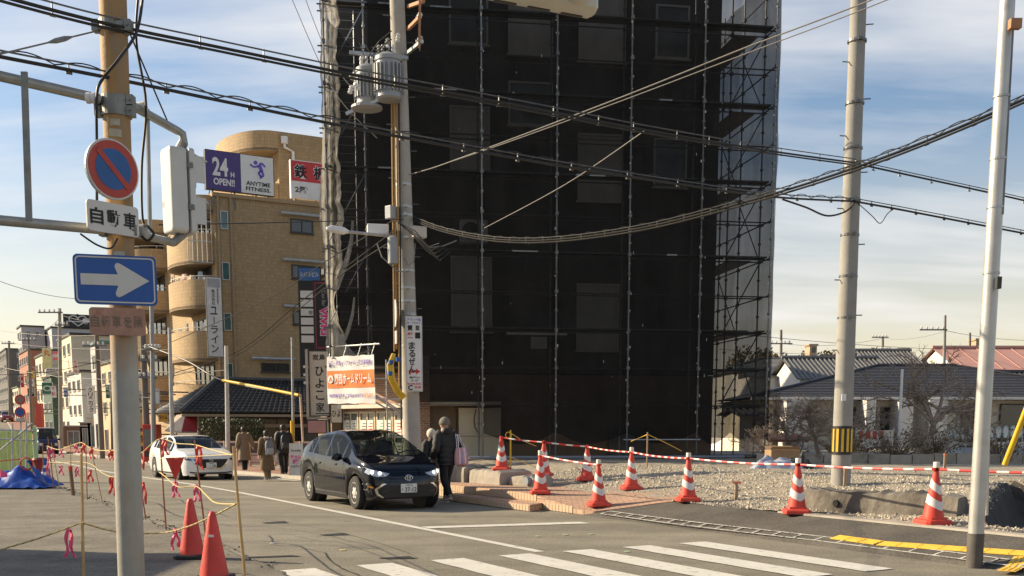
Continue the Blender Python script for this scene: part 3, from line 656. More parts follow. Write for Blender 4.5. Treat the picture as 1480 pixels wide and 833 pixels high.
net('net', NET2, lambda a, b: K(4.05 + .02 * math.sin(a * 30) + .03 * mnoise.noise((a * 5, b * 9, 0)), a * 7.2, 1.2 + (TOP - 1.2) * b), 30, 50)
net('net', NET2, lambda a, b: K(-1.95 + .5 * a, .02 + .10 * mnoise.noise((a * 3, b * 14, 0)) + .05 * mnoise.noise((a * 9, b * 40, 0)), 5.2 + (8.0 - 1.2 * a) * b), 16, 90)
net('net', NET, lambda a, b: K(-2.0 + .6 * a, 2.3 + .1 * mnoise.noise((a * 3, b * 14, 0)), 3.5 + 8.2 * b), 10, 40)
net('net', NET, lambda a, b: K(-1.9 + .42 * a, -.02 + .06 * mnoise.noise((a * 3, b * 8, 0)), 3.75 + .22 * a + 1.75 * b), 12, 24)
# pale dust sheet wrapped round the sunlit left edge, gathered and tied low down
def wrap(a, b):
    z = 3.35 + (TOP - 3.35) * b
    n1_, n2_ = mnoise.noise((z * .8, 3, 0)), mnoise.noise((z * 1.1, 8, 0))
    x0 = -.10 - .08 * n1_ - .04 * mnoise.noise((z * 3.1, 1, 0)) - .13 * math.exp(-((z - 8.0) / 1.2) ** 2); x1 = .40 + .10 * n2_ + .06 * mnoise.noise((z * 4, 2, 0))
    pinch = .35 + .65 * min(1, abs(z - 5.3) / 1.1); x0 *= pinch; x1 *= pinch
    crease = .022 * math.sin(a * 19 + 3 * mnoise.noise((z * .35, a, 0))) + .05 * mnoise.noise((a * 3, z * 1.1, 0)) + .035 * abs(mnoise.noise((a * 7, z * 3, 2)))
    return K(-2, -.08, z) + SE * (x0 + (x1 - x0) * a + .2 * crease) + SB * (.55 * (1 - a) + .6 * crease)
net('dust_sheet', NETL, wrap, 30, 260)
def drape(a, b):
    x = -1.96 + .50 * a; z = 3.45 + .5 * (1 - b) * (1 - a) + 1.0 * (1 - a) ** 2 * (1 - b) - .12 * math.sin(a * 3.1) + .25 * a
    return K(x, -.12 - .12 * math.sin(b * 3.1) + .05 * mnoise.noise((a * 6, b * 5, 0)), z + (b - .5) * .35 * (1 - a * .5))
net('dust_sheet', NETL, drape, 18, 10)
def streamer(p0, p1, w):
    mb = MB(); n = 14
    mb.grid(n, 3, lambda a, b: fix(p0).lerp(fix(p1), a) + SE * (.18 * math.sin(a * 2.6) + (b - .5) * w * (1 - .7 * a)) - SB * (.1 + .03 * math.sin(b * 6 + a * 8)))
    mb.build('dust_sheet', NETL, scaf, smooth=True)
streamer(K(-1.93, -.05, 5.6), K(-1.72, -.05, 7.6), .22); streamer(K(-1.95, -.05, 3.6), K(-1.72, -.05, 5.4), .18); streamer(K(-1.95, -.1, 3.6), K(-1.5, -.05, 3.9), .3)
# hoses and pale pipes lying before the scaffold
TIE = mat('tie_cord', (.42, .41, .38), .7); rnd = random.Random(12)
for k in range(-1, 5):
    mb = MB()
    for i in range(26):
        z = 1.6 + i * .5 + rnd.uniform(-.1, .1); mb.box(K(k, -.02, z) + SE * rnd.uniform(-.06, .06), (.03, .03, rnd.uniform(.02, .09)), rnd.uniform(0, 3))
    o = mb.build('net_ties', TIE, scaf); o['kind'] = 'stuff'
mb = MB()
for i in range(26):
    z = rnd.uniform(1.6, 13.5); k = rnd.uniform(-.9, 3.4); mb.box(K(k, .0, z), (rnd.uniform(.01, .02), .01, rnd.uniform(.02, .10)), .15)
o = mb.build('net_scraps', TIE, scaf); o['kind'] = 'stuff'
for i, (k0, k1, b, r_, m) in enumerate(((-.2, 2.6, -.25, .05, mat('pipe_plastic', (.20, .21, .24), .5)), (.9, 3.6, -.4, .05, mat('pipe_plastic', (.2, .2, .2), .5)), (1.6, 3.9, -.1, .06, DARKFRAME))):
    mb = MB(); mb.cyl(K(k0, b, GZ + .12), K(k1, b - .2, GZ + .12), r_, n=8)
    tag(mb.build('ground_pipe', m), ('grey plastic pipe lying behind the two leftmost cones', 'dark plastic pipe lying behind the cone by the tape', 'thick black pipe lying along the scaffold foot')[i], 'pipe')

# ================================================================== apartment block with curved balconies
APT_WALL = brick_mat('tan_tile', (.37, .265, .14), (.31, .215, .115), .15, .19, var=.20, msize=.08, off=0.0)
APT_BALC = brick_mat('tan_tile_balcony', (.45, .315, .17), (.36, .25, .135), .15, .19, var=.16, msize=.07, off=0.0)
SOFFIT = mat('soffit', (.36, .28, .19), .8)
A0, AT = 59.6, 15.5
def zt(v, Y): return P(740, v, Y).z
ZR = zt(279, 59.6)
ZP = zt(190, 66)
apt = thing('apartment_block', 'tan tiled apartment block with stacked curved balconies up the street', 'building', ST(A0, AT, -.3))
def stbox(mb, s0, s1, t0, t1, z0, z1): return mb.span(ST(s0, t0, z0), DS * (s1 - s0), NS * (t1 - t0), (0, 0, z1 - z0))
mb = MB(); stbox(mb, A0, A0 + 22, AT, 27, -.4, ZR - .2); mb.build('wall', APT_WALL, apt, uv=True)
mb = MB(); stbox(mb, A0 - .12, A0 + 22, AT - .12, 27, ZR - .2, ZR); mb.build('parapet_cap', APT_BALC, apt)
mb = MB(); stbox(mb, A0 + 4.6, A0 + 20, 20.6, 30, ZR, ZP); mb.build('penthouse', APT_WALL, apt, uv=True)
def curved(name, sc_, tc_, rs_, rt_, z0, z1, m, n=22, th=.16, slab=True, parent=apt):
    """hollow half-ellipse parapet bulging towards the street"""
    mb = MB(); outer = []; inner = []
    for i in range(n + 1):
        a = math.pi * i / n; outer.append((sc_ - rs_ * math.cos(a), tc_ - rt_ * math.sin(a) ** .85)); inner.append((sc_ - (rs_ - th) * math.cos(a), tc_ - (rt_ - th) * math.sin(a) ** .85))
    rings = [[ST(*o_, z0), ST(*o_, z1), ST(*i_, z1), ST(*i_, z0)] for o_, i_ in zip(outer, inner)]
    mb.loft(rings); o = mb.build(name, m, parent, smooth=True, uv=True)
    if slab:
        m2 = MB(); m2.poly([ST(a, b, z0 - .02) for a, b in outer], (0, 0, .16)); m2.build('slab', SOFFIT, o)
    return o
HANDR = mat('handrail', (.6, .57, .5), .4, .4)
def balcony(sc_, rs_, rt_, z0, z1, laundry=False):
    o = curved('balcony', sc_, AT, rs_, rt_, z0, z1, APT_BALC)
    mb = MB(); pts = [ST(sc_ - (rs_ - .08) * math.cos(math.pi * i / 14), AT - (rt_ - .08) * math.sin(math.pi * i / 14), z1 + .2) for i in range(15)]
    mb.tube(pts, .025, 5)
    for p in pts[1:-1:2]: mb.cyl(p, p - Vector((0, 0, .22)), .014, n=5)
    mb.build('handrail', HANDR, o)
    window(apt, ST(sc_ - rs_ * .8, AT), DS, -NS, .1, z0 + .15, rs_ * 1.5, 2.35, DARKFRAME, PANE, 3, False)  # wide dark-framed window also stands in for shade in the recess
for z0, z1 in [(zt(b, 60), zt(a, 60)) for a, b in ((338, 382), (405, 446), (479, 522), (556, 590))]: balcony(A0 + 3.3, 2.9, 1.75, z0, z1)
for z0, z1 in [(zt(b, 75), zt(a, 75)) for a, b in ((378, 406), (434, 463), (492, 520), (548, 574))]: balcony(A0 + 16, 3.9, 2.6, z0, z1)
rnd = random.Random(21)
for i, (v, sc2, rs2, rt2, YY) in enumerate(((405, A0 + 3.3, 2.9, 1.75, 60), (479, A0 + 3.3, 2.9, 1.75, 60), (434, A0 + 16, 3.9, 2.6, 75))):
    for q in range(9 if i == 0 else 4):
        a = math.pi * (.12 + .09 * q); p_ = ST(sc2 - (rs2 - .2) * math.cos(a), AT - (rt2 - .2) * math.sin(a), zt(v, YY) + .05); ww, hh_ = rnd.uniform(.25, .5), rnd.uniform(.35, .7); ex2 = (DS * math.sin(a) + NS * -math.cos(a) * .5).normalized()
        mb = MB(); mb.grid(4, 4, lambda x, y: p_ + ex2 * (x * ww) + UP * (y * hh_ - .2) + NS * .04 * math.sin(x * 7 + q)); mb.build('laundry', rnd.choice([WHITEP, mat('cloth_pinkish', (.6, .4, .38), .8), mat('cloth_bluish', (.35, .42, .5), .8), mat('cloth_beige', (.55, .48, .38), .8)]), apt, smooth=True)
for sc2, YY, v in ((A0 + 1.2, 59, 380), (A0 + 1.2, 59, 520), (A0 + 13.5, 73, 405), (A0 + 13.5, 73, 520)):
    mb = MB(); mb.box(ST(sc2, AT - .35, zt(v, YY) + .5), (.75, .3, .6), STREET_ANG); mb.build('air_conditioner', MATS['appliance_white'], apt, bevel=.02)
curved('roof_eave', A0 + 16, AT, 4.2, 2.8, zt(360, 75), zt(340, 75), APT_BALC)
curved('roof_eave', A0 + 3.3, AT, 3.0, 1.8, ZR - 1.0, ZR - .1, APT_BALC)
curved('penthouse_eave', A0 + 8.7, 20.6, 4.1, 2.4, ZP - 1.1, ZP, APT_BALC)
curved('balcony', A0 + 8.6, 20.6, 3.9, 1.2, ZR + .2, ZR + 1.9, APT_BALC)
fo = ST(A0, AT, 0)
for x, z, w, h in ((4.2, zt(338, 62), 1.3, .75), (4.2, zt(404, 62), 1.3, .75), (4.2, zt(470, 62), 1.3, .75), (2.3, zt(538, 61), 1.6, .5)):
    window(apt, fo, NS, -DS, x, z, w, h, DARKFRAME, PANE, 1)
    mb = MB(); mb.cyl(fo + NS * (x - .6) - DS * .25 + Vector((0, 0, z + h + .22)), fo + NS * (x + 1.9) - DS * .25 + Vector((0, 0, z + h + .22)), .09, n=8); mb.build('awning_roll', GALV_L, apt)
window(apt, ST(A0 + 4.6, 20.6), NS, -DS, 1.3, ZP - 2.4, 1.3, .75, DARKFRAME, PANE, 1)
window(apt, ST(A0 + 4.6, 20.6), DS, -NS, 1.0, ZP - 3.0, 1.6, 1.2, DARKFRAME, PANE, 1)
for z in (12.2, 9.5, 6.8, 4.1):
    window(apt, fo, NS, -DS, .28, z, .42, .95, ALU, PANE_TEAL, 0, False)
mb = MB()
for x in (.16, .85): mb.cyl(fo + NS * x - DS * .1 + Vector((0, 0, -.2)), fo + NS * x - DS * .1 + Vector((0, 0, ZR - .1)), .055, n=7)
mb.build('drain_pipe', mat('drain_brown', (.3, .22, .14), .5), apt)
mb = MB(); q = ST(A0 + 4.6, 20.6) - DS * .15 + NS * .35; mb.tube([q + Vector((0, 0, ZP - .5)), q + Vector((0, 0, ZP - .9)), q + NS * .5 + Vector((0, 0, ZP - 1.1)), q + NS * .5 + Vector((0, 0, ZR))], .09, 7); mb.box(q + Vector((0, 0, ZP - .5)), (.35, .35, .4)); mb.build('drain_pipe', WHITEP, apt)
mb = MB()                     # escape-ladder cage
for i in range(6):
    p = ST(A0 + .25 - .02 * i, AT - .15 - i * .26); mb.cyl(p + Vector((0, 0, zt(380, 59.6))), p + Vector((0, 0, zt(291, 59.6))), .025, n=5)
for z in [zt(380, 59.6) + k * (zt(291, 59.6) - zt(380, 59.6)) / 3 for k in range(4)]: mb.cyl(ST(A0 + .25, AT - .1, z), ST(A0 + .1, AT - 1.5, z), .03, n=5)
mb.build('ladder_cage', ALU, apt)
# vertical company sign on the corner
def panel_sign(name, label, org, ex, n, w, h, face, frame=DARKFRAME, th=.12, group=None):
    """flat sign board whose lower left front corner is org; returns thing and basis"""
    org, ex, n = fix(org), fix(ex).normalized(), fix(n).normalized()
    th_ = thing(name, label, 'sign', org, group=group)
    mb = MB(); mb.span(org - n * th, ex * w, n * (th - .012), (0, 0, h)); mb.build('frame', frame, th_)
    mb = MB(); mb.span(org + ex * .03 - n * .012 + Vector((0, 0, .03)), ex * (w - .06), n * .014, (0, 0, h - .06)); mb.build('panel', face, th_)
    return th_
UP = Vector((0, 0, 1))
def sp(org, ex, n, x, z, d=.012): return fix(org) + fix(ex).normalized() * x + fix(n).normalized() * d + UP * z
o_ = P(301, 516, 58); sg = panel_sign('company_sign', 'tall narrow white vertical sign with black characters on the tan apartment corner', o_, NS, -DS, .85, 4.2, mat('sign_offwhite', (.62, .60, .58), .5))
mb = MB(); vert_text(mb, 'ユーライン', sp(o_, NS, -DS, .38, 2.65), NS, UP, .42, .5); vert_text(mb, '株式会社', sp(o_, NS, -DS, .38, 3.55), NS, UP, .19, .21); vert_text(mb, '資格取得の教育', sp(o_, NS, -DS, .62, 3.6), NS, UP, .1, .115); mb.build('lettering', LETTER_K, sg)
mb = MB(); mb.span(sp(o_, NS, -DS, .1, 3.65), NS * .65, -DS * .004, (0, 0, .45)); mb.build('print_patch', mat('print_grey', (.35, .34, .36), .6), sg)
mb = MB(); mb.bar(o_ + DS * .1 + UP * 1, o_ + DS * .1 + UP * 1 + NS * 1.2 + DS * 1.5, .06); mb.bar(o_ + DS * .1 + UP * 3.4, o_ + DS * .1 + UP * 3.4 + NS * 1.2 + DS * 1.5, .06); mb.build('bracket', GALV, sg)
# billboards on the roof
bx = (P(397, 231, 61.0) - P(298, 222, 59)); bx.z = 0; bw_ = bx.length; bx.normalize(); bn = Vector((bx.y, -bx.x, 0)); bo = P(298, 273, 59)
bb = panel_sign('gym_billboard', 'purple and white rooftop billboard reading 24H OPEN with a running figure', bo, bx, bn, bw_, 2.05, WHITEP, BLACKP, .3)
mb = MB(); mb.span(sp(bo, bx, bn, .03, .03, .0), bx * (bw_ * .5), bn * .008, (0, 0, 1.99)); mb.build('purple_field', PURPLE, bb)
mb = MB(); put_text(mb, "24", sp(bo, bx, bn, bw_ * .21, 1.22, .014), bx, UP, w=.85, h=.95, bold=.03); put_text(mb, 'H', sp(bo, bx, bn, bw_ * .385, .88, .014), bx, UP, w=.2, h=.26, bold=.03); put_text(mb, 'OPEN!!', sp(bo, bx, bn, bw_ * .26, .45, .014), bx, UP, w=1.15, h=.36, bold=.03); mb.build('lettering', LETTER_W, bb)
mb = MB(); put_text(mb, 'ANYTIME', sp(bo, bx, bn, bw_ * .76, .56, .014), bx, UP, w=1.35, h=.22, bold=.025); put_text(mb, 'FITNESS.', sp(bo, bx, bn, bw_ * .76, .27, .014), bx, UP, w=1.4, h=.2, bold=.025); mb.build('lettering', LETTER_K, bb)
mb = MB()
def rp_(x, z): return sp(bo, bx, bn, bw_ * .76 + x, 1.35 + z, .016)
def limb(pts, w):
    for a, b in zip(pts, pts[1:]): mb.bar(rp_(*a), rp_(*b), w, .006, up=bn)
mb.lathe(rp_(-.12, .32), [(.11, 0), (.11, .008)], 14, bn)
limb([(-.02, .12), (.22, .34), (.42, .16)], .11); limb([(.02, .14), (-.24, .08), (-.42, .2)], .1); limb([(.1, .2), (.22, -.1)], .2); limb([(.2, -.05), (.02, -.22), (.2, -.4)], .12); limb([(.22, -.08), (.32, -.3), (.1, -.46)], .12)
mb.build('running_figure', mat('runner_purple', (.13, .10, .5), .5), bb)
mb = MB()
for x in (.4, 1.6, 2.8, 3.5): mb.bar(bo + bx * x - bn * .2, bo + bx * x - bn * .2 - UP * .9, .07); mb.bar(bo + bx * x - bn * .25 + UP * .9, bo + bx * x - bn * 1.2 - UP * .6, .05)
mb.build('support', GALV, bb)
tx = NS; tn = -DS; to = P(421, 286, 62.5)
tb = panel_sign('grill_billboard', 'red over white rooftop sign with bold outlined kanji behind the scaffold edge', to, tx, tn, 3.0, 2.1, WHITEP, WHITEP, .25)
mb = MB(); mb.span(sp(to, tx, tn, .03, .95, .0), tx * 2.94, tn * .008, (0, 0, 1.1)); mb.build('red_field', RED, tb)
for c, x in (('鉄', .58), ('板', 1.72)):
    mb = MB(); put_text(mb, c, sp(to, tx, tn, x, 1.5, .012), tx, UP, w=.82, h=.8, bold=.06); mb.build('lettering_outline', LETTER_W, tb)
    mb = MB(); put_text(mb, c, sp(to, tx, tn, x, 1.5, .018), tx, UP, w=.76, h=.74, bold=.02); mb.build('lettering', LETTER_K, tb)
mb = MB(); put_text(mb, '2階', sp(to, tx, tn, .6, .5, .014), tx, UP, w=.75, h=.36, bold=.02); put_text(mb, '営業', sp(to, tx, tn, 2.2, .5, .014), tx, UP, w=.95, h=.4, bold=.02); mb.build('lettering', LETTER_K, tb)
mb = MB()
for x in (.3, 1.5, 2.7): mb.bar(to + tx * x - tn * .15, to + tx * x - tn * .15 - UP * 1.2, .07)
mb.build('support', GALV, tb)

# ================================================================== small building behind the scaffold edge, and its hanging signs
sideb = thing('narrow_shop_building', 'narrow dark shop building carrying vertical signs left of the scaffold', 'building', ST(40.2, 14.8, -.2))
mb = MB(); stbox(mb, 40.2, 41.8, 14.75, 20, -.3, 7.4); mb.build('wall', mat('shop_brown', (.2, .15, .1), .8, var=.2), sideb)
mb = MB(); stbox(mb, 40.0, 41.9, 14.5, 20, 7.4, 7.6); mb.build('roof_slab', DARKFRAME, sideb)
window(sideb, ST(40.2, 14.75), NS, -DS, .4, .3, 1.6, 2.2, DARKFRAME, PANE_GREY, 1, False)
fx, fn_ = Vector((1, .1, 0)).normalized(), Vector((.1, -1, 0)).normalized()
def pix_sign(name, label, u0, v0, u1, v1, Y, face, frame=DARKFRAME, th=.12):
    """sign board facing the camera side between two pixels at distance Y"""
    a = P(u0, v1, Y); w = (P(u1, v1, Y) - a).x; h = P(u0, v0, Y).z - a.z
    return panel_sign(name, label, a, fx, fn_, w, h, face, frame, th), a, w, h
sg, a, w, h = pix_sign('tenant_board', 'tall black tenant board with white slats and blue top panel', 434, 385, 467, 545, 41, BLACKP)
mb = MB(); mb.span(sp(a, fx, fn_, .04, h - .52, .003), fx * (w - .08), fn_ * .01, (0, 0, .46)); mb.build('blue_panel', mat('tenant_blue', (.04, .14, .38), .5), sg)
mb = MB(); put_text(mb, 'シバタビル', sp(a, fx, fn_, w / 2, h - .29, .02), fx, UP, w=w * .8, h=.18); mb.build('lettering', LETTER_W, sg)
for i in range(6):
    mb = MB(); mb.span(sp(a, fx, fn_, .08, h - 1.15 - i * .33, .003), fx * (w - .16), fn_ * .012, (0, 0, .26)); mb.build('slat', LETTER_W, sg)
for i in (9, 10, 11):
    mb = MB(); mb.span(sp(a, fx, fn_, .12, h - 1.05 - i * .3, .003), fx * (w - .4), fn_ * .012, (0, 0, .10)); mb.build('slat', LETTER_W, sg)
mb = MB(); put_text(mb, '佐野', sp(a, fx, fn_, w * .62, h - 1.69, .02), fx, UP, w=.34, h=.15); mb.build('lettering', LETTER_K, sg)
for kz in (.15, .85): MB().bar(a + fx * (w * .95) - fn_ * .08 + UP * h * kz, a + fx * (w * .95) + UP * h * kz + Vector((.35, 1.5, 0)), .06).build('bracket', GALV, sg)
sg, a, w, h = pix_sign('bar_sign', 'black vertical sign with pink rotated lettering and red border', 454, 405, 488, 507, 39.5, BLACKP)
mb = MB()
for x0, x1, z0, z1 in ((.07, w - .07, .08, .12), (.07, w - .07, h - .12, h - .08), (.07, .1, .12, h - .12), (w - .1, w - .07, .12, h - .12)): mb.span(sp(a, fx, fn_, x0, z0, .004), fx * (x1 - x0), fn_ * .006, (0, 0, z1 - z0))
mb.build('border', mat('bar_red', (.35, .03, .08), .5), sg)
for kz in (.15, .85): MB().bar(a + fx * (w * .95) - fn_ * .08 + UP * h * kz, a + fx * (w * .95) + UP * h * kz + Vector((.35, 3.0, 0)), .06).build('bracket', GALV, sg)
mb = MB(); put_text(mb, 'vivid', sp(a, fx, fn_, w * .5, h * .42, .008), -UP, fx, w=1.05, h=.4, bold=.08); mb.build('lettering_outline', LETTER_W, sg)
mb = MB(); put_text(mb, 'vivid', sp(a, fx, fn_, w * .5, h * .42, .014), -UP, fx, w=1.0, h=.36, bold=.03); mb.build('lettering', PINK_L, sg)
mb = MB(); put_text(mb, 'Con Bar', sp(a, fx, fn_, w * .45, h * .74, .012), -UP, fx, w=.55, h=.14); mb.build('lettering', mat('letter_dim', (.3, .3, .3), .5), sg)
sg, a, w, h = pix_sign('restaurant_sign', 'white lantern-like sign with brush hiragana column and brown edge', 448, 507, 477, 602, 36.5, mat('sign_cream', (.62, .56, .47), .6, var=.08), mat('sign_edge', (.10, .08, .06), .6), .2)
mb = MB(); vert_text(mb, 'ひよこ家', sp(a, fx, fn_, w * .52, h * .76, .012), fx, UP, .31, .40); put_text(mb, '炭鳥', sp(a, fx, fn_, w * .5, h * .9, .012), fx, UP, w=.42, h=.2); mb.build('lettering', LETTER_K, sg)
mb = MB(); mb.span(a + fx * -.1 - fn_ * .16 + UP * (-.02), fx * .08, fn_ * .3, (0, 0, h + .06)); mb.span(a - fx * .1 - fn_ * .2 - UP * .1, fx * (w + .2), fn_ * .22, (0, 0, .07)); mb.build('side_frame', mat('sign_grey', (.45, .42, .36), .6), sg)
MB().cyl(a + fx * w * .9 - fn_ * .15 + UP * h, Vector((a.x + w * .9, a.y + .25, -.1)), .05, n=8).build('post', DARKFRAME, sg)
sg2, a, w, h = pix_sign('small_restaurant_sign', 'small cream sign corner with brush hiragana under the banner', 478, 584, 495, 612, 36.2, MATS['sign_cream'], MATS['sign_edge'], .1)
MB().bar(a - fn_ * .08 + UP * h * .5, a - fx * .5 - fn_ * .08 + UP * h * .5, .04).build('bracket', DARKFRAME, sg2)
mb = MB(); put_text(mb, 'ひよ', sp(a, fx, fn_, w * .5, h * .5, .012), fx, UP, w=w * .7, h=.22); mb.build('lettering', LETTER_K, sg2)
sg, a, w, h = pix_sign('pink_lightbox', 'small dusty pink light box with dark frame under the white restaurant sign', 444, 607, 472, 627, 36, mat('box_pink', (.40, .21, .20), .5, var=.1), BLACKP)
mb = MB(); mb.cyl(P(458, 627, 36.05), P(458, 690, 36.05), .04, n=7); mb.build('post', BLACKP, sg)
# orange estate banner tied to the scaffold
bxv = Vector((.80, -.60, 0)); bnv = Vector((-.60, -.80, 0)); a = P(474, 584, 32.3); w, h = 1.95, 1.38
sg = thing('estate_banner', 'bright orange and white banner with big white characters tied beneath the scaffold', 'banner', a)
mb = MB(); mb.grid(12, 8, lambda i, j: a + bxv * (w * i) + UP * (h * j + .012 * math.sin(i * 19)) + bnv * (.02 * math.sin(i * 11 + j * 3))); mb.build('cloth', mat('banner_white', (.76, .74, .70), .6, var=.05), sg, smooth=True)
mb = MB(); mb.grid(12, 4, lambda i, j: a + bxv * (.02 + (w - .04) * i) + UP * (h * (.33 + .37 * j)) + bnv * (.006 + .02 * math.sin(i * 11 + (.33 + .37 * j) * 3))); mb.build('orange_field', ORANGE, sg, smooth=True)
def bt(mb, s_, x, z, tw, th_, b=.02): put_text(mb, s_, a + bxv * x + UP * z + bnv * .035, bxv, UP, w=tw, h=th_, bold=b)
mb = MB(); bt(mb, '関西ホームドリーム', w * .56, h * .52, 1.5, .30, .03); mb.build('lettering', LETTER_W, sg)
mb = MB(); mb.lathe(a + bxv * .17 + UP * h * .52 + bnv * .03, [(.12, 0), (.12, .006)], 18, bnv); mb.build('emblem', LETTER_W, sg)
mb = MB(); mb.poly([a + bxv * (.17 + x) + UP * (h * .52 + z) + bnv * .04 for x, z in ((-.07, -.07), (-.05, .02), (0, .08), (.05, .02), (.07, -.07), (.03, -.07), (0, .0), (-.03, -.07))]); mb.build('emblem_mark', ORANGE, sg)
mb = MB(); bt(mb, '賃貸・売買・リフォーム・空き家相談', w * .5, h * .86, 1.75, .15, .02); bt(mb, '地域密着不動産 ご相談はお気軽に', w * .42, h * .17, 1.45, .11, .015); mb.build('lettering', mat('letter_violet', (.16, .08, .4), .6), sg)
mb = MB(); bt(mb, '072-820', w * .89, h * .17, .35, .1, .02); mb.build('lettering', ORANGE, sg)
mb = MB()
for x in (.1, .7, 1.3, 1.85): mb.cyl(a + bxv * x + UP * h, a + bxv * x + UP * (h + .35) - bnv * .15, .012, n=5)
mb.cyl(a - bxv * .1 + UP * (h + .3) - bnv * .12, a + bxv * (w + .1) + UP * (h + .3) - bnv * .12, .025, n=6); mb.build('tie', GALV_L, sg)

# ================================================================== tiled-roof house, hedge, fence
jp = thing('tiled_house', 'single storey house with dark glazed tile roof below the apartments', 'house', ST(52, 13, -.2))
mb = MB(); stbox(mb, 51.9, 57, 12.4, 21, -.4, 2.35); mb.build('wall', mat('plaster_dark', (.13, .115, .095), .8, var=.15), jp)
ROOFT = mat('roof_tile', (.045, .047, .05), .35, var=.3, scale=6)
E = [ST(51, 11.4, 2.25), ST(51, 22, 2.25), ST(57.6, 22, 2.25), ST(57.6, 11.4, 2.25)]; RA, RB = ST(54.3, 13.9, 3.85), ST(54.3, 22, 3.85)
mb = MB(); mb.add(E + [RA, RB], [(0, 1, 5, 4), (2, 3, 4, 5), (3, 0, 4), (1, 2, 5)]); mb.add([p - UP * .12 for p in E], [(3, 2, 1, 0)]); mb.build('roof_base', ROOFT, jp)
mb = MB()                      # rows of rounded tiles
def tile_plane(A, B, C, D, nx, ny):
    """A-B eave, D-C ridge; each tile a small lifted arch"""
    A, B, C, D = map(fix, (A, B, C, D)); nrm = (B - A).cross(D - A).normalized(); nrm = -nrm if nrm.z < 0 else nrm
    for j in range(ny):
        for i in range(nx):
            def q(a, b): l = A.lerp(D, b); r = B.lerp(C, b); return l.lerp(r, a)
            x0, x1, y0, y1 = i / nx, (i + .92) / nx, j / ny, (j + 1.0) / ny
            if (q(x1, y0) - q(x0, y0)).length < .05: continue
            xm = (x0 + x1) / 2
            mb.add([q(x0, y0) + nrm * .03, q(xm, y0) + nrm * .10, q(x1, y0) + nrm * .03, q(x1, y1) + nrm * .01, q(xm, y1) + nrm * .06, q(x0, y1) + nrm * .01, q(x0, y0) - nrm * .0, q(x1, y0)], [(0, 1, 4, 5), (1, 2, 3, 4), (0, 6, 7, 2, 1)])
tile_plane(E[0], E[1], RB, RA, 40, 12); tile_plane(E[3], E[0], RA, RA, 24, 12)
o = mb.build('roof_tiles', ROOFT, jp); o['kind'] = 'stuff'
mb = MB(); mb.tube([RA + UP * .1, RB + UP * .1], .13, 8); mb.tube([E[0] + UP * .1, RA + UP * .1], .1, 8); mb.build('ridge_tiles', ROOFT, jp)
mb = MB(); mb.bar(ST(51.05, 11.4, 2.12), ST(51.05, 22, 2.12), .12); mb.build('gutter', mat('gutter_brown', (.3, .24, .17), .5), jp)
window(jp, ST(51.9, 13), NS, -DS, 2.5, .1, 2.1, 1.9, DARKFRAME, PANE, 2, False, name='lattice_door')
mb = MB()
for i in range(14): mb.span(ST(51.8, 15.5 + i * .15, .1), NS * .04, DS * -.04, (0, 0, 1.0))
mb.build('lattice', DARKFRAME, jp)
mb = MB(); stbox(mb, 51.7, 51.9, 13.6, 19, 1.55, 1.72); mb.build('beam', MATS['gutter_brown'], jp)
aw = thing('red_awning', 'red and cream sloped shop awning left of the tiled house', 'awning', P(262, 625, 50))
def awn(p, q): return P(p, q, 50)
mb = MB(); A_, B_, C_, D_ = P(238, 622, 48.3), P(285, 625, 49.6), P(285, 598, 50.8), P(255, 600, 50.2)
mb.add([A_, P(262, 625, 48.6), P(268, 598, 50.3), D_, A_ - UP * .05, P(262, 625, 48.6) - UP * .05, P(268, 598, 50.3) - UP * .05, D_ - UP * .05], [(0, 1, 2, 3), (7, 6, 5, 4), (0, 4, 5, 1)]); mb.build('cream_cloth', mat('awning_cream', (.62, .5, .38), .7), aw)
mb = MB(); mb.add([P(262, 625, 48.6), P(285, 625, 50.2), P(285, 598, 51.4), P(268, 598, 50.3)], [(0, 1, 2, 3)]); mb.build('red_cloth', mat('awning_red', (.42, .035, .03), .7), aw)
mb = MB(); mb.tube([P(240, 622, 48.3), P(262, 625, 48.6), P(285, 625, 50.2)], .03, 5); mb.build('frame', GALV_L, aw)
# leaf clumps
def leaf_cloud(mb, pts, size, rnd, per=1):
    for p in pts:
        for _ in range(per):
            a = Vector((rnd.gauss(0, 1), rnd.gauss(0, 1), rnd.gauss(0, 1))).normalized(); b = a.orthogonal().normalized(); c = a.cross(b); s_ = size * rnd.uniform(.6, 1.4)
            q = fix(p) + Vector((rnd.gauss(0, 1), rnd.gauss(0, 1), rnd.gauss(0, 1))) * size * .6
            mb.add([q - b * s_, q + c * s_ * .5, q + b * s_, q - c * s_ * .5], [(0, 1, 2, 3)])
LEAF = mat('leaf_green', (.055, .065, .022), .6, var=.4, scale=5); LEAF_O = mat('leaf_olive', (.17, .12, .04), .7, var=.35, scale=2)
hd = thing('clipped_hedge', 'clipped dark green hedge in front of the tiled house', 'hedge', ST(49.6, 13.5, -.15))
rnd = random.Random(5); mb = MB(); pts = []
for _ in range(3600):
    f_ = rnd.random(); s_ = 49.3 + rnd.random() * .9; t_ = 11.9 + rnd.random() * 2.9; z = .45 + rnd.random() * 1.42
    if f_ < .5: s_ = 49.3 + rnd.gauss(0, .04)
    elif f_ < .75: z = 1.85 + rnd.gauss(0, .05)
    pts.append(ST(s_, t_, z))
leaf_cloud(mb, pts, .06, rnd); mb.build('foliage', [LEAF], hd)
mb = MB()
for i in range(8):
    p = ST(49.75, 12.1 + i * .36, 0); mb.tube([p - UP * .3, p + UP * .5, p + UP * 1.2 + NS * .1], [.03, .025, .012], 5)
    mb.tube([p + UP * .4, p + UP * .9 - NS * .15], [.02, .01], 4)
mb.build('stems', mat('bark', (.12, .09, .065), .9, var=.25, scale=8, bump=.3), hd)
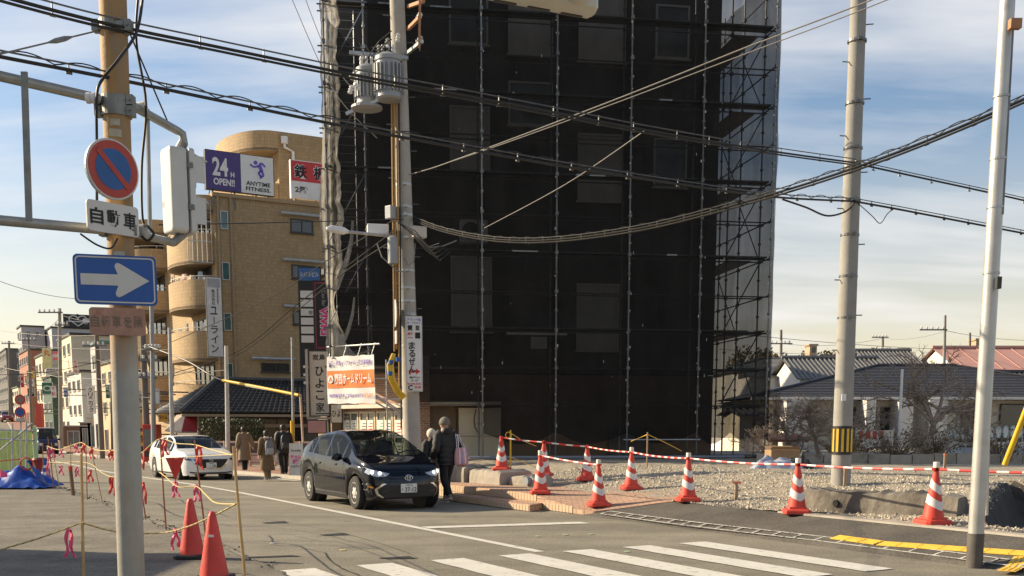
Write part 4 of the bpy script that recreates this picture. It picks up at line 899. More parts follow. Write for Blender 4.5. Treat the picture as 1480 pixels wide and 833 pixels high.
fnc = thing('low_fence', 'low pinkish fence with dark infill panels behind the pedestrians', 'fence', ST(47, 12.3, -.15))
PKF = mat('fence_pink', (.50, .35, .28), .7, var=.1); n_ = 11
for i in range(n_):
    a = ST(47.5 - .45 * i, 11.9 + .0 * i + i * .42, 0); mb = MB(); mb.box(a + UP * .4, (.09, .09, 1.15), STREET_ANG); mb.build('post', PKF, fnc)
    if i < n_ - 1:
        b = ST(47.5 - .45 * (i + 1), 11.9 + (i + 1) * .42, 0)
        for z in (.93, .42, -.02): mb = MB(); mb.bar(a + UP * z, b + UP * z, .05, .08); mb.build('rail', PKF, fnc)
        mb = MB(); mb.bar(a + UP * .68, b + UP * .68, .02, .42); mb.build('panel', mat('fence_dark', (.08, .055, .045), .6), fnc)
        mb = MB(); mb.bar(a + UP * .2, b + UP * .2, .02, .30); mb.build('panel', PKF if i % 2 else MATS['fence_dark'], fnc)
ab = thing('sandwich_board', 'white folding board with red brush lettering on the sidewalk by the black car', 'board', G(429, 688, .1))
w_, h_ = .42, 1.0; q = G(429, 688, .1)
mb = MB(); mb.add([q + Vector((x, y, z)) for x, y, z in ((-w_ / 2, -.14, .02), (w_ / 2, -.14, .02), (w_ / 2, .0, h_), (-w_ / 2, .0, h_), (-w_ / 2, .16, .02), (w_ / 2, .16, .02), (w_ / 2, .02, h_), (-w_ / 2, .02, h_), (-w_ / 2, -.12, .02), (w_ / 2, -.12, .02), (-w_ / 2, .14, .02), (w_ / 2, .14, .02))], [(0, 1, 2, 3), (5, 4, 7, 6), (3, 2, 6, 7), (0, 3, 8), (1, 9, 2)]); mb.build('panel', mat('board_white', (.66, .60, .52), .6), ab)
mb = MB(); ey_ = Vector((0, .14, h_)).normalized()
put_text(mb, 'チャレ', q + Vector((0, -.07, .58)) + Vector((0, -.012, 0)), (1, 0, 0), ey_, w=.32, h=.14, bold=.03); mb.build('lettering', PINK_L, ab); mb = MB(); put_text(mb, '営業', q + Vector((0, -.088, .45)) + Vector((0, -.012, 0)), (1, 0, 0), ey_, w=.2, h=.13, bold=.03); mb.build('lettering', PINK_L, ab)
mb = MB(); put_text(mb, '完全会員制', q + Vector((0, -.05, .78)) + Vector((0, -.012, 0)), (1, 0, 0), ey_, w=.32, h=.06); mb.build('lettering', LETTER_K, ab); mb = MB(); put_text(mb, 'お気軽に', q + Vector((0, -.11, .3)) + Vector((0, -.012, 0)), (1, 0, 0), ey_, w=.3, h=.06); mb.build('lettering', LETTER_K, ab)

# ================================================================== far street buildings (right-hand side of the street)
def street_building(name, label, s0, s1, t0, t1, vtop, wall, nf, ncol, pane=PANE, cap=DARKFRAME, base=None, side=True):
    b_ = bend(s0); ztop = zt(vtop, DS.y * s0 + NS.y * (t0 + b_)); z0 = road_z(s0) - .4
    th_ = thing(name, label, 'building', ST(s0, t0 + b_, z0 + .3))
    mb = MB(); stbox(mb, s0, s1, t0 + b_, t1 + b_, z0, ztop); mb.build('wall', wall, th_, uv=True)
    mb = MB(); stbox(mb, s0 - .15, s1, t0 + b_ - .15, t1 + b_, ztop, ztop + .22); mb.build('roof_cap', cap, th_)
    fh = (ztop - z0 - .4) / nf
    for f in range(nf):
        for c in range(ncol):
            ww = (t1 - t0) / (ncol + 1) * .55; x = (c + .5) * (t1 - t0) / (ncol + .6)
            if f == 0: window(th_, ST(s0, t0 + b_), NS, -DS, x, z0 + .5, ww * 1.2, min(2.3, fh * .8), ALU, pane, 1, False)
            else: window(th_, ST(s0, t0 + b_), NS, -DS, x, z0 + .4 + f * fh + fh * .3, ww, fh * .42, ALU, pane, 1)
        if side:
            ns = max(1, int((s1 - s0) / 3))
            for c in range(ns): window(th_, ST(s0, t0 + b_), DS, -NS, (c + .25) * (s1 - s0) / ns, z0 + .4 + f * fh + fh * (.3 if f else .02), (s1 - s0) / ns * .5, fh * (.42 if f else .75), ALU, pane, 1, f > 0)
    return th_
GREYW = mat('grey_cladding', (.40, .40, .40), .7, var=.07, scale=.8); LIGHTW = mat('pale_render', (.55, .53, .48), .8, var=.1, scale=.7, stain=((.4, .37, .32), .6, .6))
BEIGEW = mat('beige_render', (.52, .40, .26), .8, var=.1, scale=.7); DKW = mat('dark_render', (.12, .115, .11), .8, var=.15, scale=.7); REDW = brick_mat('far_red_brick', (.36, .15, .09), (.3, .2, .15), .25, .08, var=.15)
CREAMW = mat('cream_render', (.60, .53, .40), .8, var=.1, scale=.7)
street_building('beige_shop_house', 'beige four storey house partly hidden behind the one-way sign pole', 84, 93, 14.5, 20, 520, BEIGEW, 3, 2)
street_building('teal_roof_house', 'grey two storey house with teal roof band behind the rusted sign', 94, 99, 14.6, 21, 496, GREYW, 3, 2, cap=mat('teal_roof', (.10, .26, .24), .5))
clinic = street_building('clinic_building', 'pale grey clinic building with blank side wall and vertical white sign', 103, 112, 14.2, 23, 538, LIGHTW, 3, 1, side=True)
street_building('gable_house', 'cream building with sloping dark roof edge above the clinic', 114, 124, 14.8, 26, 484, CREAMW, 4, 2)
street_building('green_shop_building', 'dark green fronted shop building with white oval sign', 126, 134, 13.9, 18, 545, mat('shop_green', (.035, .075, .06), .6, var=.2), 3, 1)
street_building('cream_shop_building', 'cream shop building with yellow and red signs on its flank', 136, 146, 14.2, 22, 512, CREAMW, 3, 2)
street_building('red_brick_building', 'red brick building on the far street below the grey hall', 156, 168, 13.6, 20, 506, REDW, 4, 3)
street_building('grey_slab_building', 'tall pale grey slab building at the far end of the street', 176, 182, 13.8, 17, 472, GREYW, 6, 2)
street_building('dark_block_building', 'dark grey block at the far left end of the street', 205, 225, 12, 24, 505, DKW, 6, 3)
street_building('far_cream_building', 'small cream far building beside the red car up the street', 186, 196, 13.2, 18, 560, CREAMW, 3, 1)
hall = street_building('grey_hall', 'large pale grey windowless hall carrying a black rooftop billboard', 170, 190, 17.6, 46, 474, mat('hall_panel', (.47, .47, .47), .6, var=.06, scale=.5), 1, 1, side=False)
hb = bend(170); ho = ST(169.6, 19.2 + hb, 0); ho.z = zt(474, ho.y) + .1; hw = 10.2; hh = 1.9
sg = panel_sign('hall_billboard', 'long black rooftop billboard with white heart emblem and characters', ho, NS, -DS, hw, hh, BLACKP, BLACKP, .3)
mb = MB(); put_text(mb, '寝屋川大谷メディカルガーデン', ho + NS * (hw * .6) - DS * .03 + UP * hh * .5, NS, UP, w=hw * .68, h=.95, bold=.03)
for sx in (-1, 1):
    c = ho + NS * (2.0 + sx * .62) - DS * .03 + UP * (hh * .6); pts = [c + NS * (.62 * math.cos(a)) + UP * (.55 * math.sin(a)) for a in [math.pi * k / 10 for k in range(11)]]
    mb.tube(pts, .08, 5)
mb.tube([ho + NS * .75 - DS * .03 + UP * hh * .58, ho + NS * 2 - DS * .03 + UP * .25, ho + NS * 3.25 - DS * .03 + UP * hh * .58], .08, 5); mb.tube([ho + NS * .4 - DS * .03 + UP * hh * .45, ho + NS * 3.8 - DS * .03 + UP * hh * .45], .07, 5)
mb.build('lettering', LETTER_W, sg)
mb = MB(); mb.bar(ho + NS * 2 + DS * 1 - UP * .6, ho + NS * 2 + DS * .3 + UP * 2, .2); mb.bar(ho + NS * 13 + DS * 1 - UP * .6, ho + NS * 13 + DS * .3 + UP * 2, .2); mb.build('support', GALV, sg)
# street signs on the far fronts
def far_sign(label, u0, v0, u1, v1, Y, face, chars=None, lm=LETTER_K, vertical=True, size=None, name='shop_sign'):
    sg, a, w, h = pix_sign(name, label, u0, v0, u1, v1, Y, face, ALU, .15)
    mb = MB()
    if chars and vertical:
        n = len(chars); vert_text(mb, chars, sp(a, fx, fn_, w / 2, h * .94, .02), fx, UP, size or min(w * .75, h * .85 / n), h * .9 / n)
    elif chars: put_text(mb, chars, sp(a, fx, fn_, w / 2, h / 2, .02), fx, UP, w=w * .82, h=h * .5, bold=.02)
    if chars: mb.build('lettering', lm, sg)
    q = a + fx * (w * .9) - fn_ * .1
    for kz in (.2, .8): mb = MB(); mb.bar(q + UP * h * kz, q + UP * h * kz + Vector((1.2, 1.0, 0)), .07); mb.build('bracket', GALV, sg)
    return sg
SIGN_Y = mat('sign_yellow', (.72, .42, .04), .5, var=.1); SIGN_G = mat('sign_green', (.03, .12, .08), .5)
far_sign('small blue hanging sign above the far vans street corner', 92, 560, 98, 574, 88, BLUE, '歯科', LETTER_W)
far_sign('white and red vertical sign on the cream far building edge', 107, 520, 113, 542, 90, WHITEP, '整骨院', RED)
far_sign('small green vertical sign beside the leaning pole', 153, 556, 159, 576, 70, SIGN_G, '茶房', LETTER_W)
far_sign('red and white vertical sign by the far red brick front', 30, 540, 35, 560, 128, RED, '酒場', LETTER_W)
far_sign('white vertical clinic sign with katakana on the pale grey wall', 126, 558, 138, 598, 84, WHITEP, 'クリニック')
far_sign('cream sign with red rounded figures on the far shop flank', 62, 503, 75, 534, 118, mat('sign_lightyellow', (.7, .62, .3), .5), '丸', RED, name='shop_sign')
far_sign('pink and red sign beside the cream far sign', 76, 508, 85, 521, 117, mat('sign_rose', (.62, .12, .16), .5), 'HM', LETTER_W, False)
far_sign('white strip sign below the far red sign', 66, 532, 86, 537, 117, WHITEP, '営業案内', LETTER_K, False)
far_sign('yellow topped narrow far sign over white panel', 39, 536, 49, 547, 110, SIGN_Y, '木', LETTER_K)
far_sign('white narrow far sign beneath the yellow one', 39, 548, 49, 559, 110, WHITEP, '心', LETTER_K)
far_sign('black square far sign beneath the white one', 40, 561, 50, 573, 110, BLACKP, '月', LETTER_W)
far_sign('small white vertical sign with red letters by the far pole', 74, 558, 81, 575, 104, WHITEP, '宅配', RED)
far_sign('green shop sign with pale oval on the far street', 61, 553, 76, 570, 108, SIGN_G, 'O', mat('oval_pale', (.5, .6, .45), .5), False)
far_sign('small orange hanging sign on the far red column', 51, 590, 63, 600, 96, SIGN_Y, '薬', RED)
far_sign('yellow coin-parking panel between the poles by the white car', 202, 590, 214, 600, 57, SIGN_Y, 'P30', LETTER_K, False)
far_sign('yellow lower coin-parking panel with dark letters', 201, 624, 213, 645, 57, SIGN_Y, 'mes', LETTER_K, False)
far_sign('white and black parking notice above the yellow panel', 201, 565, 214, 588, 57.5, mat('sign_pinkwhite', (.6, .5, .46), .5), 'KTNG', LETTER_K, False)
far_sign('small white sign with red arrow near the grey street pole', 224, 562, 231, 584, 56, WHITEP, '→', RED)
far_sign('yellow box sign by the apartment entrance', 229, 596, 243, 610, 57, SIGN_Y, 'タイム', LETTER_K, False)
far_sign('white script sign above the yellow box sign', 230, 583, 245, 595, 57.5, mat('sign_tan', (.5, .38, .25), .5), 'Ln', LETTER_W, False)
mb = MB(); mb.box(P(58, 608, 92), (.5, .5, 2.9)); col_ = tag(mb.build('red_column', mat('column_red', (.55, .08, .05), .6)), 'slim red column standing by the far shop front', 'column')
rk = thing('vending_rack', 'red framed machine with dark screens beside the yellow parking panel', 'machine', G(218, 662, -.2))
q = G(218, 668, -.2); mb = MB(); mb.box(q + Vector((0, .4, .95)), (.75, .7, 1.9)); mb.build('body', mat('machine_red', (.5, .03, .025), .5), rk, bevel=.03)
mb = MB(); mb.box(q + Vector((0, .04, 1.2)), (.6, .03, .9)); mb.build('display', PANE_GREY, rk)
mb = MB(); mb.box(q + Vector((0, .04, .4)), (.6, .03, .3)); mb.build('tray', DARKFRAME, rk)
for i, (u, v, hgt, wid, m) in enumerate(((108, 648, 1.9, 2.2, mat('shed_brown', (.16, .10, .06), .7)), (138, 648, 2.6, 1.4, CREAMW), (124, 648, 2.2, 1.0, mat('shed_brown', (.16, .1, .06), .7)))):
    q = G(u, v, -.35); th_ = thing('street_shed', ('brown low shed against the pale clinic wall', 'cream narrow shed by the leaning pole', 'small dark shed between the two sheds')[i], 'shed', q)
    mb = MB(); mb.box(q + UP * hgt / 2 + Vector((0, 1, 0)), (wid, 1.6, hgt)); mb.build('wall', m, th_)
    mb = MB(); mb.box(q + UP * (hgt + .05) + Vector((0, 1, 0)), (wid + .2, 1.8, .1)); mb.build('roof', GREYW, th_)
    window(th_, q + Vector((-wid / 2, .2, 0)), (1, 0, 0), (0, -1, 0), wid * .2, .1, wid * .5, hgt * .75, ALU, PANE_GREY, 1, False, name='door')
# unseen building added off the left edge to cast the foreground shadow
lb = thing('shadow_building', 'unseen low block added left of the yard to cast shadow', 'building', (-14, 9, 0))
mb = MB(); mb.box((-15.5, 8.0, 2.0), (7, 15.0, 4.0)); mb.build('wall', GREYW, lb)
mb = MB(); mb.box((-15.5, 8.0, 4.1), (7.4, 15.3, .2)); mb.build('roof', DARKFRAME, lb)
window(lb, (-12.0, 4, 0), (0, 1, 0), (1, 0, 0), 2, .9, 1.8, 1.2); window(lb, (-12.0, 4, 0), (0, 1, 0), (1, 0, 0), 6, .1, .9, 2.0, name='door')
# ================================================================== poles
def axis_pole(u0, v0, u1, v1, Y, zb, zt):
    a, b = P(u0, v0, Y), P(u1, v1, Y); d = (a - b) / (a.z - b.z)
    return b + d * (zb - b.z), b + d * (zt - b.z), d
def band_mat(name, base, top, z0, z1, stains):
    """old coating above, bare grey below, ragged boundary"""
    m = mat(name, base, .7, var=.12, scale=4, bump=.15, bscale=30); t = m.node_tree; b = t.nodes['Principled BSDF']; src = b.inputs['Base Color'].links[0].from_socket
    tcn = nd(t, 'ShaderNodeTexCoord'); sx = nd(t, 'ShaderNodeSeparateXYZ'); t.links.new(tcn.outputs['Object'], sx.inputs[0])
    mp_ = nd(t, 'ShaderNodeMapping'); mp_.inputs['Scale'].default_value = (9, 9, .9); t.links.new(tcn.outputs['Object'], mp_.inputs[0])
    no = nd(t, 'ShaderNodeTexNoise'); no.inputs['Scale'].default_value = 1; no.inputs['Detail'].default_value = 6; t.links.new(mp_.outputs[0], no.inputs['Vector'])
    mr = nd(t, 'ShaderNodeMapRange'); mr.inputs[1].default_value = z0; mr.inputs[2].default_value = z1; t.links.new(sx.outputs['Z'], mr.inputs[0])
    ad = nd(t, 'ShaderNodeMath', operation='ADD'); sb_ = nd(t, 'ShaderNodeMath', operation='MULTIPLY_ADD'); sb_.inputs[1].default_value = stains; sb_.inputs[2].default_value = -stains * .5
    t.links.new(no.outputs[0], sb_.inputs[0]); t.links.new(mr.outputs[0], ad.inputs[0]); t.links.new(sb_.outputs[0], ad.inputs[1]); ad.use_clamp = True
    rp = nd(t, 'ShaderNodeValToRGB'); rp.color_ramp.elements[0].color = (*[c * .55 for c in top], 1); rp.color_ramp.elements[1].color = (*top, 1); rp.color_ramp.elements[0].position = .3; rp.color_ramp.elements[1].position = .6
    t.links.new(no.outputs[0], rp.inputs[0])
    mx = nd(t, 'ShaderNodeMix', data_type='RGBA'); t.links.new(ad.outputs[0], mx.inputs[0]); t.links.new(src, mx.inputs[6]); t.links.new(rp.outputs[0], mx.inputs[7]); t.links.new(mx.outputs[2], b.inputs['Base Color'])
    return m
LP0, LP1, LPD = axis_pole(163, 0, 190, 833, 10.5, -.02, 8.5)
def lp(z): return LP0 + LPD * (z - LP0.z)
lpole = thing('sign_pole', 'old steel pole with rust-brown upper coating carrying road signs at left', 'pole', LP0)
LPM = band_mat('sign_pole_paint', (.37, .355, .31), (.40, .235, .09), 2.0, 2.95, 2.2)
mb = MB(); mb.cyl(lp(-.02), lp(8.5), .128, .122, n=28); mb.build('shaft', LPM, lpole, smooth=True)
mb = MB(); mb.cyl(lp(-.02), lp(.06), .16, n=24); mb.build('collar', CONC, lpole)
CLAMP = mat('clamp_grey', (.24, .24, .22), .5, .5, var=.2, scale=9)
ZU, ZL = P(170, 148, 10.5).z, P(180, 335, 10.5).z
for z in (P(165, 40, 10.5).z, ZU, ZU - .09, ZL):
    mb = MB(); mb.cyl(lp(z - .045), lp(z + .045), .140, n=26)
    for sg_ in (-1, 1): mb.box(lp(z) + Vector((.15 * sg_, -.03, 0)), (.06, .1, .1)); mb.cyl(lp(z) + Vector((.15 * sg_, -.1, 0)), lp(z) + Vector((.15 * sg_, .06, 0)), .012, n=6)
    mb.build('clamp', CLAMP, lpole)
mb = MB(); mb.cyl(lp(3.02) + Vector((0, 0, 0)), lp(2.98), .1295, .1295, n=24); mb.build('tape_mark', WHITEP, lpole)
for u, v, w_, h_ in ((171, 182, .09, .06), (174, 197, .11, .07), (180, 372, .10, .07)):
    c_ = lp(P(u, v, 10.5).z); a_ = -1.35; mb = MB(); mb.grid(5, 2, lambda i, j: c_ + Vector((.1275 * math.cos(a_ + (i - .5) * w_ / .125), .1275 * math.sin(a_ + (i - .5) * w_ / .125), (j - .5) * h_)) + Vector((math.cos(a_), math.sin(a_), 0)) * .0025); mb.build('sticker_residue', mat('residue', (.42, .38, .3), .8, var=.2, scale=20), lpole)
ARM = mat('arm_grey', (.33, .33, .31), .45, .5, var=.15, scale=5)
UA, UB = P(-40, 101, 9.6), P(256, 189, 11.6); LA, LB = P(-40, 315, 9.6), P(250, 351, 11.55)
for A_, z in ((UA, ZU), (LA, ZL)):
    mb = MB(); mb.cyl(A_, lp(z) + Vector((-.12, -.1, 0)), .046, n=12); mb.build('arm', ARM, lpole, smooth=True)
mb = MB(); q = lp(ZU) + Vector((.1, .05, 0)); mb.tube([q, q.lerp(UB, .5), UB, UB + Vector((.04, .04, -.02)), UB + Vector((.05, .05, -.12))], .042, 12); mb.build('arm', ARM, lpole, smooth=True)
mb = MB(); q = lp(ZL) + Vector((.1, .05, 0)); mb.tube([q, LB], .042, 12); mb.build('arm', ARM, lpole, smooth=True)
mb = MB(); a, b = P(35, 104, 9.78), P(42, 320, 9.78); mb.bar(a, b, .055, .02, up=(0, 1, 0)); mb.build('flat_strut', CLAMP, lpole)
mb = MB(); a, b = P(213, 158, 11.0), P(217, 342, 11.0); mb.cyl(a, b, .022, n=8); mb.build('conduit', ARM, lpole)
mb = MB(); mb.lathe(P(132, 142, 10.2), [(.03, -.05), (.05, -.04), (.05, -.01), (.035, 0), (.05, .01), (.05, .04), (.03, .05)], 12, (1, 0, 0)); mb.build('insulator', WHITEP, lpole, smooth=True); mb = MB(); mb.lathe(P(205, 155, 10.8), [(.03, -.05), (.05, -.04), (.05, .04), (.03, .05)], 12, (1, 0, .2)); mb.build('insulator', WHITEP, lpole, smooth=True)
mb = MB(); mb.lathe(P(205, 335, 10.7), [(.05, -.05), (.07, -.03), (.07, .03), (.05, .05)], 14, (1, 0, 0)); mb.build('insulator', mat('insulator_grey', (.4, .4, .37), .4), lpole, smooth=True)
# stay wire with turnbuckle to the left
mb = MB(); a, b = P(140, 45, 10.3), P(-40, 88, 9.0); mb.cyl(a, b, .008, n=6); m1, m2 = a.lerp(b, .22), a.lerp(b, .42); mb.tube([m1, m1.lerp(m2, .3), m1.lerp(m2, .7), m2], [.008, .022, .022, .008], 8); mb.build('stay_wire', CLAMP, lpole)
mb = MB(); mb.cyl(lp(P(165, 45, 10.5).z) + Vector((.14, 0, 0)), P(247, 187, 11.5), .008, n=5); mb.build('stay_wire', BLACKP, lpole)

# signs on that pole
a53 = R(53); sx_ = Vector((math.cos(a53), math.sin(a53), 0)); sn_ = Vector((math.sin(a53), -math.cos(a53), 0))
c = P(163, 245, 10.25)
sg = thing('no_parking_sign', 'round red-rimmed blue no-parking sign with diagonal stripe on the brown pole', 'sign', c - UP * .3)
ALUB = mat('sign_back', (.45, .45, .43), .5, .3)
def disc(r_, d0, d1, m, nm, c=c, par=sg):
    mb = MB(); mb.lathe(c + sn_ * d0, [(r_, 0), (r_, d1 - d0)], 48, sn_); return mb.build(nm, m, par)
disc(.273, -.025, 0, ALUB, 'backplate'); disc(.268, .001, .006, mat('sign_rim_white', (.6, .58, .54), .5), 'white_rim'); disc(.254, .007, .010, mat('sign_red_old', (.42, .05, .03), .5, var=.12, scale=5), 'red_ring'); disc(.183, .011, .013, mat('sign_blue_old', (.02, .10, .30), .5, var=.12, scale=5), 'blue_field')
mb = MB(); mb.bar(c + sn_ * .016 + (-sx_ * .707 + UP * .707) * .219, c + sn_ * .016 + (sx_ * .707 - UP * .707) * .219, .052, .004, up=sn_); mb.build('diagonal_bar', MATS['sign_red_old'], sg)
mb = MB(); mb.bar(c - sn_ * .03 + sx_ * 0, c - sn_ * .16, .04); mb.build('bracket', CLAMP, sg)
def rrect(w, h, r_, n=6):
    o = []
    for cx_0, cy_0, a0 in ((w / 2 - r_, h / 2 - r_, 0), (-w / 2 + r_, h / 2 - r_, 90), (-w / 2 + r_, -h / 2 + r_, 180), (w / 2 - r_, -h / 2 + r_, 270)):
        o += [(cx_0 + r_ * math.cos(R(a0 + 90 * k / n)), cy_0 + r_ * math.sin(R(a0 + 90 * k / n))) for k in range(n + 1)]
    return o
def plate(par, nm, c, ex, ez, n, w, h, r_, d0, d1, m):
    mb = MB(); mb.poly([c + ex * x + ez * y + n * d0 for x, y in rrect(w, h, r_)], n * (d1 - d0)); return mb.build(nm, m, par)
c2 = P(164, 316, 10.25); sg = thing('car_plate_sign', 'white rounded plate reading three kanji for cars under the no-parking sign', 'sign', c2 - UP * .15)
plate(sg, 'plate', c2, sx_, UP, sn_, .535, .275, .035, -.02, 0, mat('plate_white', (.60, .575, .53), .5, var=.06))
mb = MB(); [put_text(mb, ch, c2 + sx_ * x + sn_ * .004, sx_, UP, w=.135, h=.15, bold=.025) for ch, x in (('自', -.172), ('動', 0), ('車', .172))]; mb.build('lettering', LETTER_K, sg)
mb = MB(); mb.bar(c2 - sn_ * .02, c2 - sn_ * .15, .04); mb.build('bracket', CLAMP, sg)
a20 = R(17); ax_ = Vector((math.cos(a20), math.sin(a20), 0)); an_ = Vector((math.sin(a20), -math.cos(a20), 0))
c3 = P(167, 405, 10.28); sg = thing('one_way_sign', 'large blue one-way sign with white arrow pointing right', 'sign', c3 - UP * .25)
plate(sg, 'backplate', c3, ax_, UP, an_, .735, .455, .045, -.025, 0, BLUE)
mb = MB(); outer = rrect(.70, .42, .04); inner = rrect(.675, .395, .03)
o_ = [c3 + ax_ * x + UP * y + an_ * .004 for x, y in outer]; i_ = [c3 + ax_ * x + UP * y + an_ * .004 for x, y in inner]; n_ = len(o_)
mb.add(o_ + i_, [(k, (k + 1) % n_, n_ + (k + 1) % n_, n_ + k) for k in range(n_)]); mb.build('white_border', MATS['plate_white'], sg)
def arrow(pts): return [c3 + ax_ * ((x - .40) * .9) + UP * y * .9 + an_ * .005 for x, y in pts]
mb = MB(); mb.poly(arrow([(.06, .057), (.425, .057), (.395, .135), (.405, .165), (.43, .175), (.455, .165), (.735, 0), (.455, -.165), (.43, -.175), (.405, -.165), (.395, -.135), (.425, -.057), (.06, -.057)])); mb.build('arrow', MATS['plate_white'], sg)
mb = MB(); mb.box(c3 - an_ * .06, (.12, .09, .3), a20); mb.build('bracket', CLAMP, sg)
c4 = P(170, 465, 10.28); sg = thing('faded_plate_sign', 'faded rusty pink plate with ghosted kanji under the arrow sign', 'sign', c4 - UP * .14)
plate(sg, 'plate', c4, ax_, UP, an_, .50, .255, .035, -.02, 0, mat('rusted_plate', (.42, .23, .16), .75, var=.2, scale=7, bump=.2, stain=((.27, .10, .05), 6, .6)))
mb = MB(); [put_text(mb, ch, c4 + ax_ * x + an_ * .004, ax_, UP, w=.075, h=.11, bold=.02) for ch, x in (('自', -.2), ('転', -.105), ('車', -.01), ('を', .09), ('除', .185))]; mb.build('lettering', mat('ghost_letter', (.20, .15, .10), .8, var=.3, scale=20, stain=((.42, .23, .16), 14, .6)), sg)
mb = MB(); mb.box(c4 - an_ * .055, (.1, .07, .2), a20); mb.build('bracket', CLAMP, sg)
# pedestrian signal seen from behind
sf = Vector((.80, .60, 0)); ss = Vector((.60, -.80, 0)); sc0 = P(262, 278, 11.65)
sig = thing('pedestrian_signal', 'pale grey pedestrian signal head seen from behind on the pole arms', 'traffic light', sc0 - UP * .48)
mb = MB(); mb.poly([sc0 + ss * x - sf * .16 + UP * y for x, y in rrect(.30, .86, .05)], sf * .18); mb.build('housing', mat('signal_grey', (.58, .58, .55), .45, var=.06, scale=3), sig, bevel=.02)
mb = MB(); mb.poly([sc0 + ss * x + sf * .042 + UP * y for x, y in rrect(.31, .87, .05)], sf * .06); mb.build('door', MATS['signal_grey'], sig, bevel=.008)
for dz in (.21, -.21):
    mb = MB(); 
    for x in (-.135, .125): mb.span(sc0 + ss * x + sf * .103 + UP * (dz - .12), ss * .012, sf * .11, (0, 0, .27))
    mb.add([sc0 + ss * x + sf * d + UP * (dz + z) for x, d, z in ((-.14, .103, .16), (.14, .103, .16), (.14, .24, .10), (-.14, .24, .10), (-.14, .103, .17), (.14, .103, .17), (.14, .24, .11), (-.14, .24, .11))], [(0, 1, 2, 3), (7, 6, 5, 4), (2, 6, 7, 3), (0, 3, 7, 4), (1, 5, 6, 2)]); mb.build('visor', MATS['signal_grey'], sig)
    mb = MB(); mb.span(sc0 - ss * .12 + sf * .104 + UP * (dz - .13), ss * .24, sf * .01, (0, 0, .26)); mb.build('lens', DARKFRAME, sig)
    mb = MB(); mb.box(sc0 + ss * .16 + sf * .05 + UP * (dz + .04), (.05, .03, .05)); mb.build('latch', CLAMP, sig)
mb = MB(); put_text(mb, '日信', sc0 - ss * .10 - sf * .163 - UP * .13, -sf.cross(UP) if False else (-ss if (-ss).dot(Vector((1, 0, 0))) > 0 else ss), UP, w=.06, h=.06); mb.build('lettering', mat('letter_grey', (.3, .3, .29), .6), sig)
mb = MB(); mb.cyl(sc0 + UP * .43, UB + Vector((.05, .05, -.1)), .05, n=10); mb.build('bracket', CLAMP, sig); mb = MB(); mb.cyl(sc0 - UP * .43, LB, .045, n=10); mb.build('bracket', CLAMP, sig)

# ------------------------------------------------------------------ central concrete pole with transformers
CP0, CP1, CPD = axis_pole(574, 0, 596, 640, 26.0, -.1, 13)
def cp(z): return CP0 + CPD * (z - CP0.z)
CONC_P = mat('concrete_pole', (.37, .345, .30), .85, var=.12, scale=2.5, bump=.2, bscale=25, stain=((.3, .26, .21), 1.2, .6))
cpole = thing('utility_pole', 'thick concrete utility pole beside the black car carrying two transformers', 'utility pole', CP0)
mb = MB(); mb.cyl(cp(-.1), cp(13), .215, .165, n=24); mb.build('shaft', CONC_P, cpole, smooth=True)
for v in (118, 268, 300, 312, 345, 392, 417, 436, 455, 500):
    z = P(585, v, 26).z; r_ = .215 - .05 * z / 13 + .006; mb = MB(); mb.cyl(cp(z - .025), cp(z + .025), r_, n=20); mb.box(cp(z) + Vector((.05, -r_ - .02, 0)), (.07, .07, .06)); mb.build('band', GALV_L, cpole)
mb = MB()
for i in range(16):
    z = 2.6 + i * .6; sg_ = 1 if i % 2 else -1; mb.cyl(cp(z), cp(z) + Vector((.34 * sg_, -.05, 0)), .014, n=5)
mb.build('step_bolts', GALV, cpole)
TRANS = mat('transformer_grey', (.31, .32, .325), .45, .2, var=.1, scale=3)
for i, (u, v, Y, r_, h_) in enumerate(((562, 143, 25.5, .32, .92), (531, 151, 26.2, .27, .82))):
    q = P(u, v, Y); tr = thing('transformer', ('large finned grey transformer can clamped to the concrete pole', 'smaller grey transformer can left of the large finned one')[i], 'transformer', q)
    mb = MB(); mb.lathe(q, [(r_ * .8, -.04), (r_ * .95, 0), (r_ * .9, .06), (r_ * .9, h_ - .12), (r_ * .98, h_ - .12), (r_ * .98, h_ - .04), (r_ * .6, h_ + .04), (.05, h_ + .06)], 24); mb.build('tank', TRANS, tr, smooth=True)
    for k in range(22):
        a = 2 * math.pi * k / 22; mb = MB(); d = Vector((math.cos(a), math.sin(a), 0)); mb.bar(q + d * r_ * .97 + UP * .12, q + d * r_ * .97 + UP * (h_ - .2), .03, .09, up=d); mb.build('fin', TRANS, tr)
    for k in range(3):
        d = Vector((-.12 + .12 * k, -.05, 0)); mb = MB(); mb.lathe(q + d + UP * (h_ + .03), [(.03, 0), (.045, .05), (.03, .1), (.045, .13), (.025, .2)], 10); mb.build('bushing', WHITEP, tr, smooth=True)
    [MB().bar(q + UP * zz_ + Vector((0, .2, 0)), cp(q.z + zz_), .1).build('bracket', GALV, tr) for zz_ in (.25, h_ - .3)]
mb = MB(); q = P(530, 150, 25.7); mb.lathe(q - UP * .12, [(.2, -.03), (.36, .0), (.36, .05), (.2, .08)], 20); mb.build('platform', TRANS, cpole)
for i, (u0, v0, u1, v1) in enumerate(((590, 10, 612, 2), (590, 42, 606, 26), (588, 78, 610, 60), (505, 76, 590, 84), (500, 165, 560, 140))):
    mb = MB(); mb.bar(P(u0, v0, 25.9), P(u1, v1, 24.9 if i < 3 else 25.8), .07, .07); mb.build('crossarm', mat('arm_rust', (.4, .2, .1), .7, var=.2) if i < 2 else GALV_L, cpole)
mb = MB(); mb.bar(P(606, 70, 24.9), P(607, 0, 24.9), .05); mb.build('crossarm', MATS['arm_rust'], cpole)
rnd = random.Random(2)
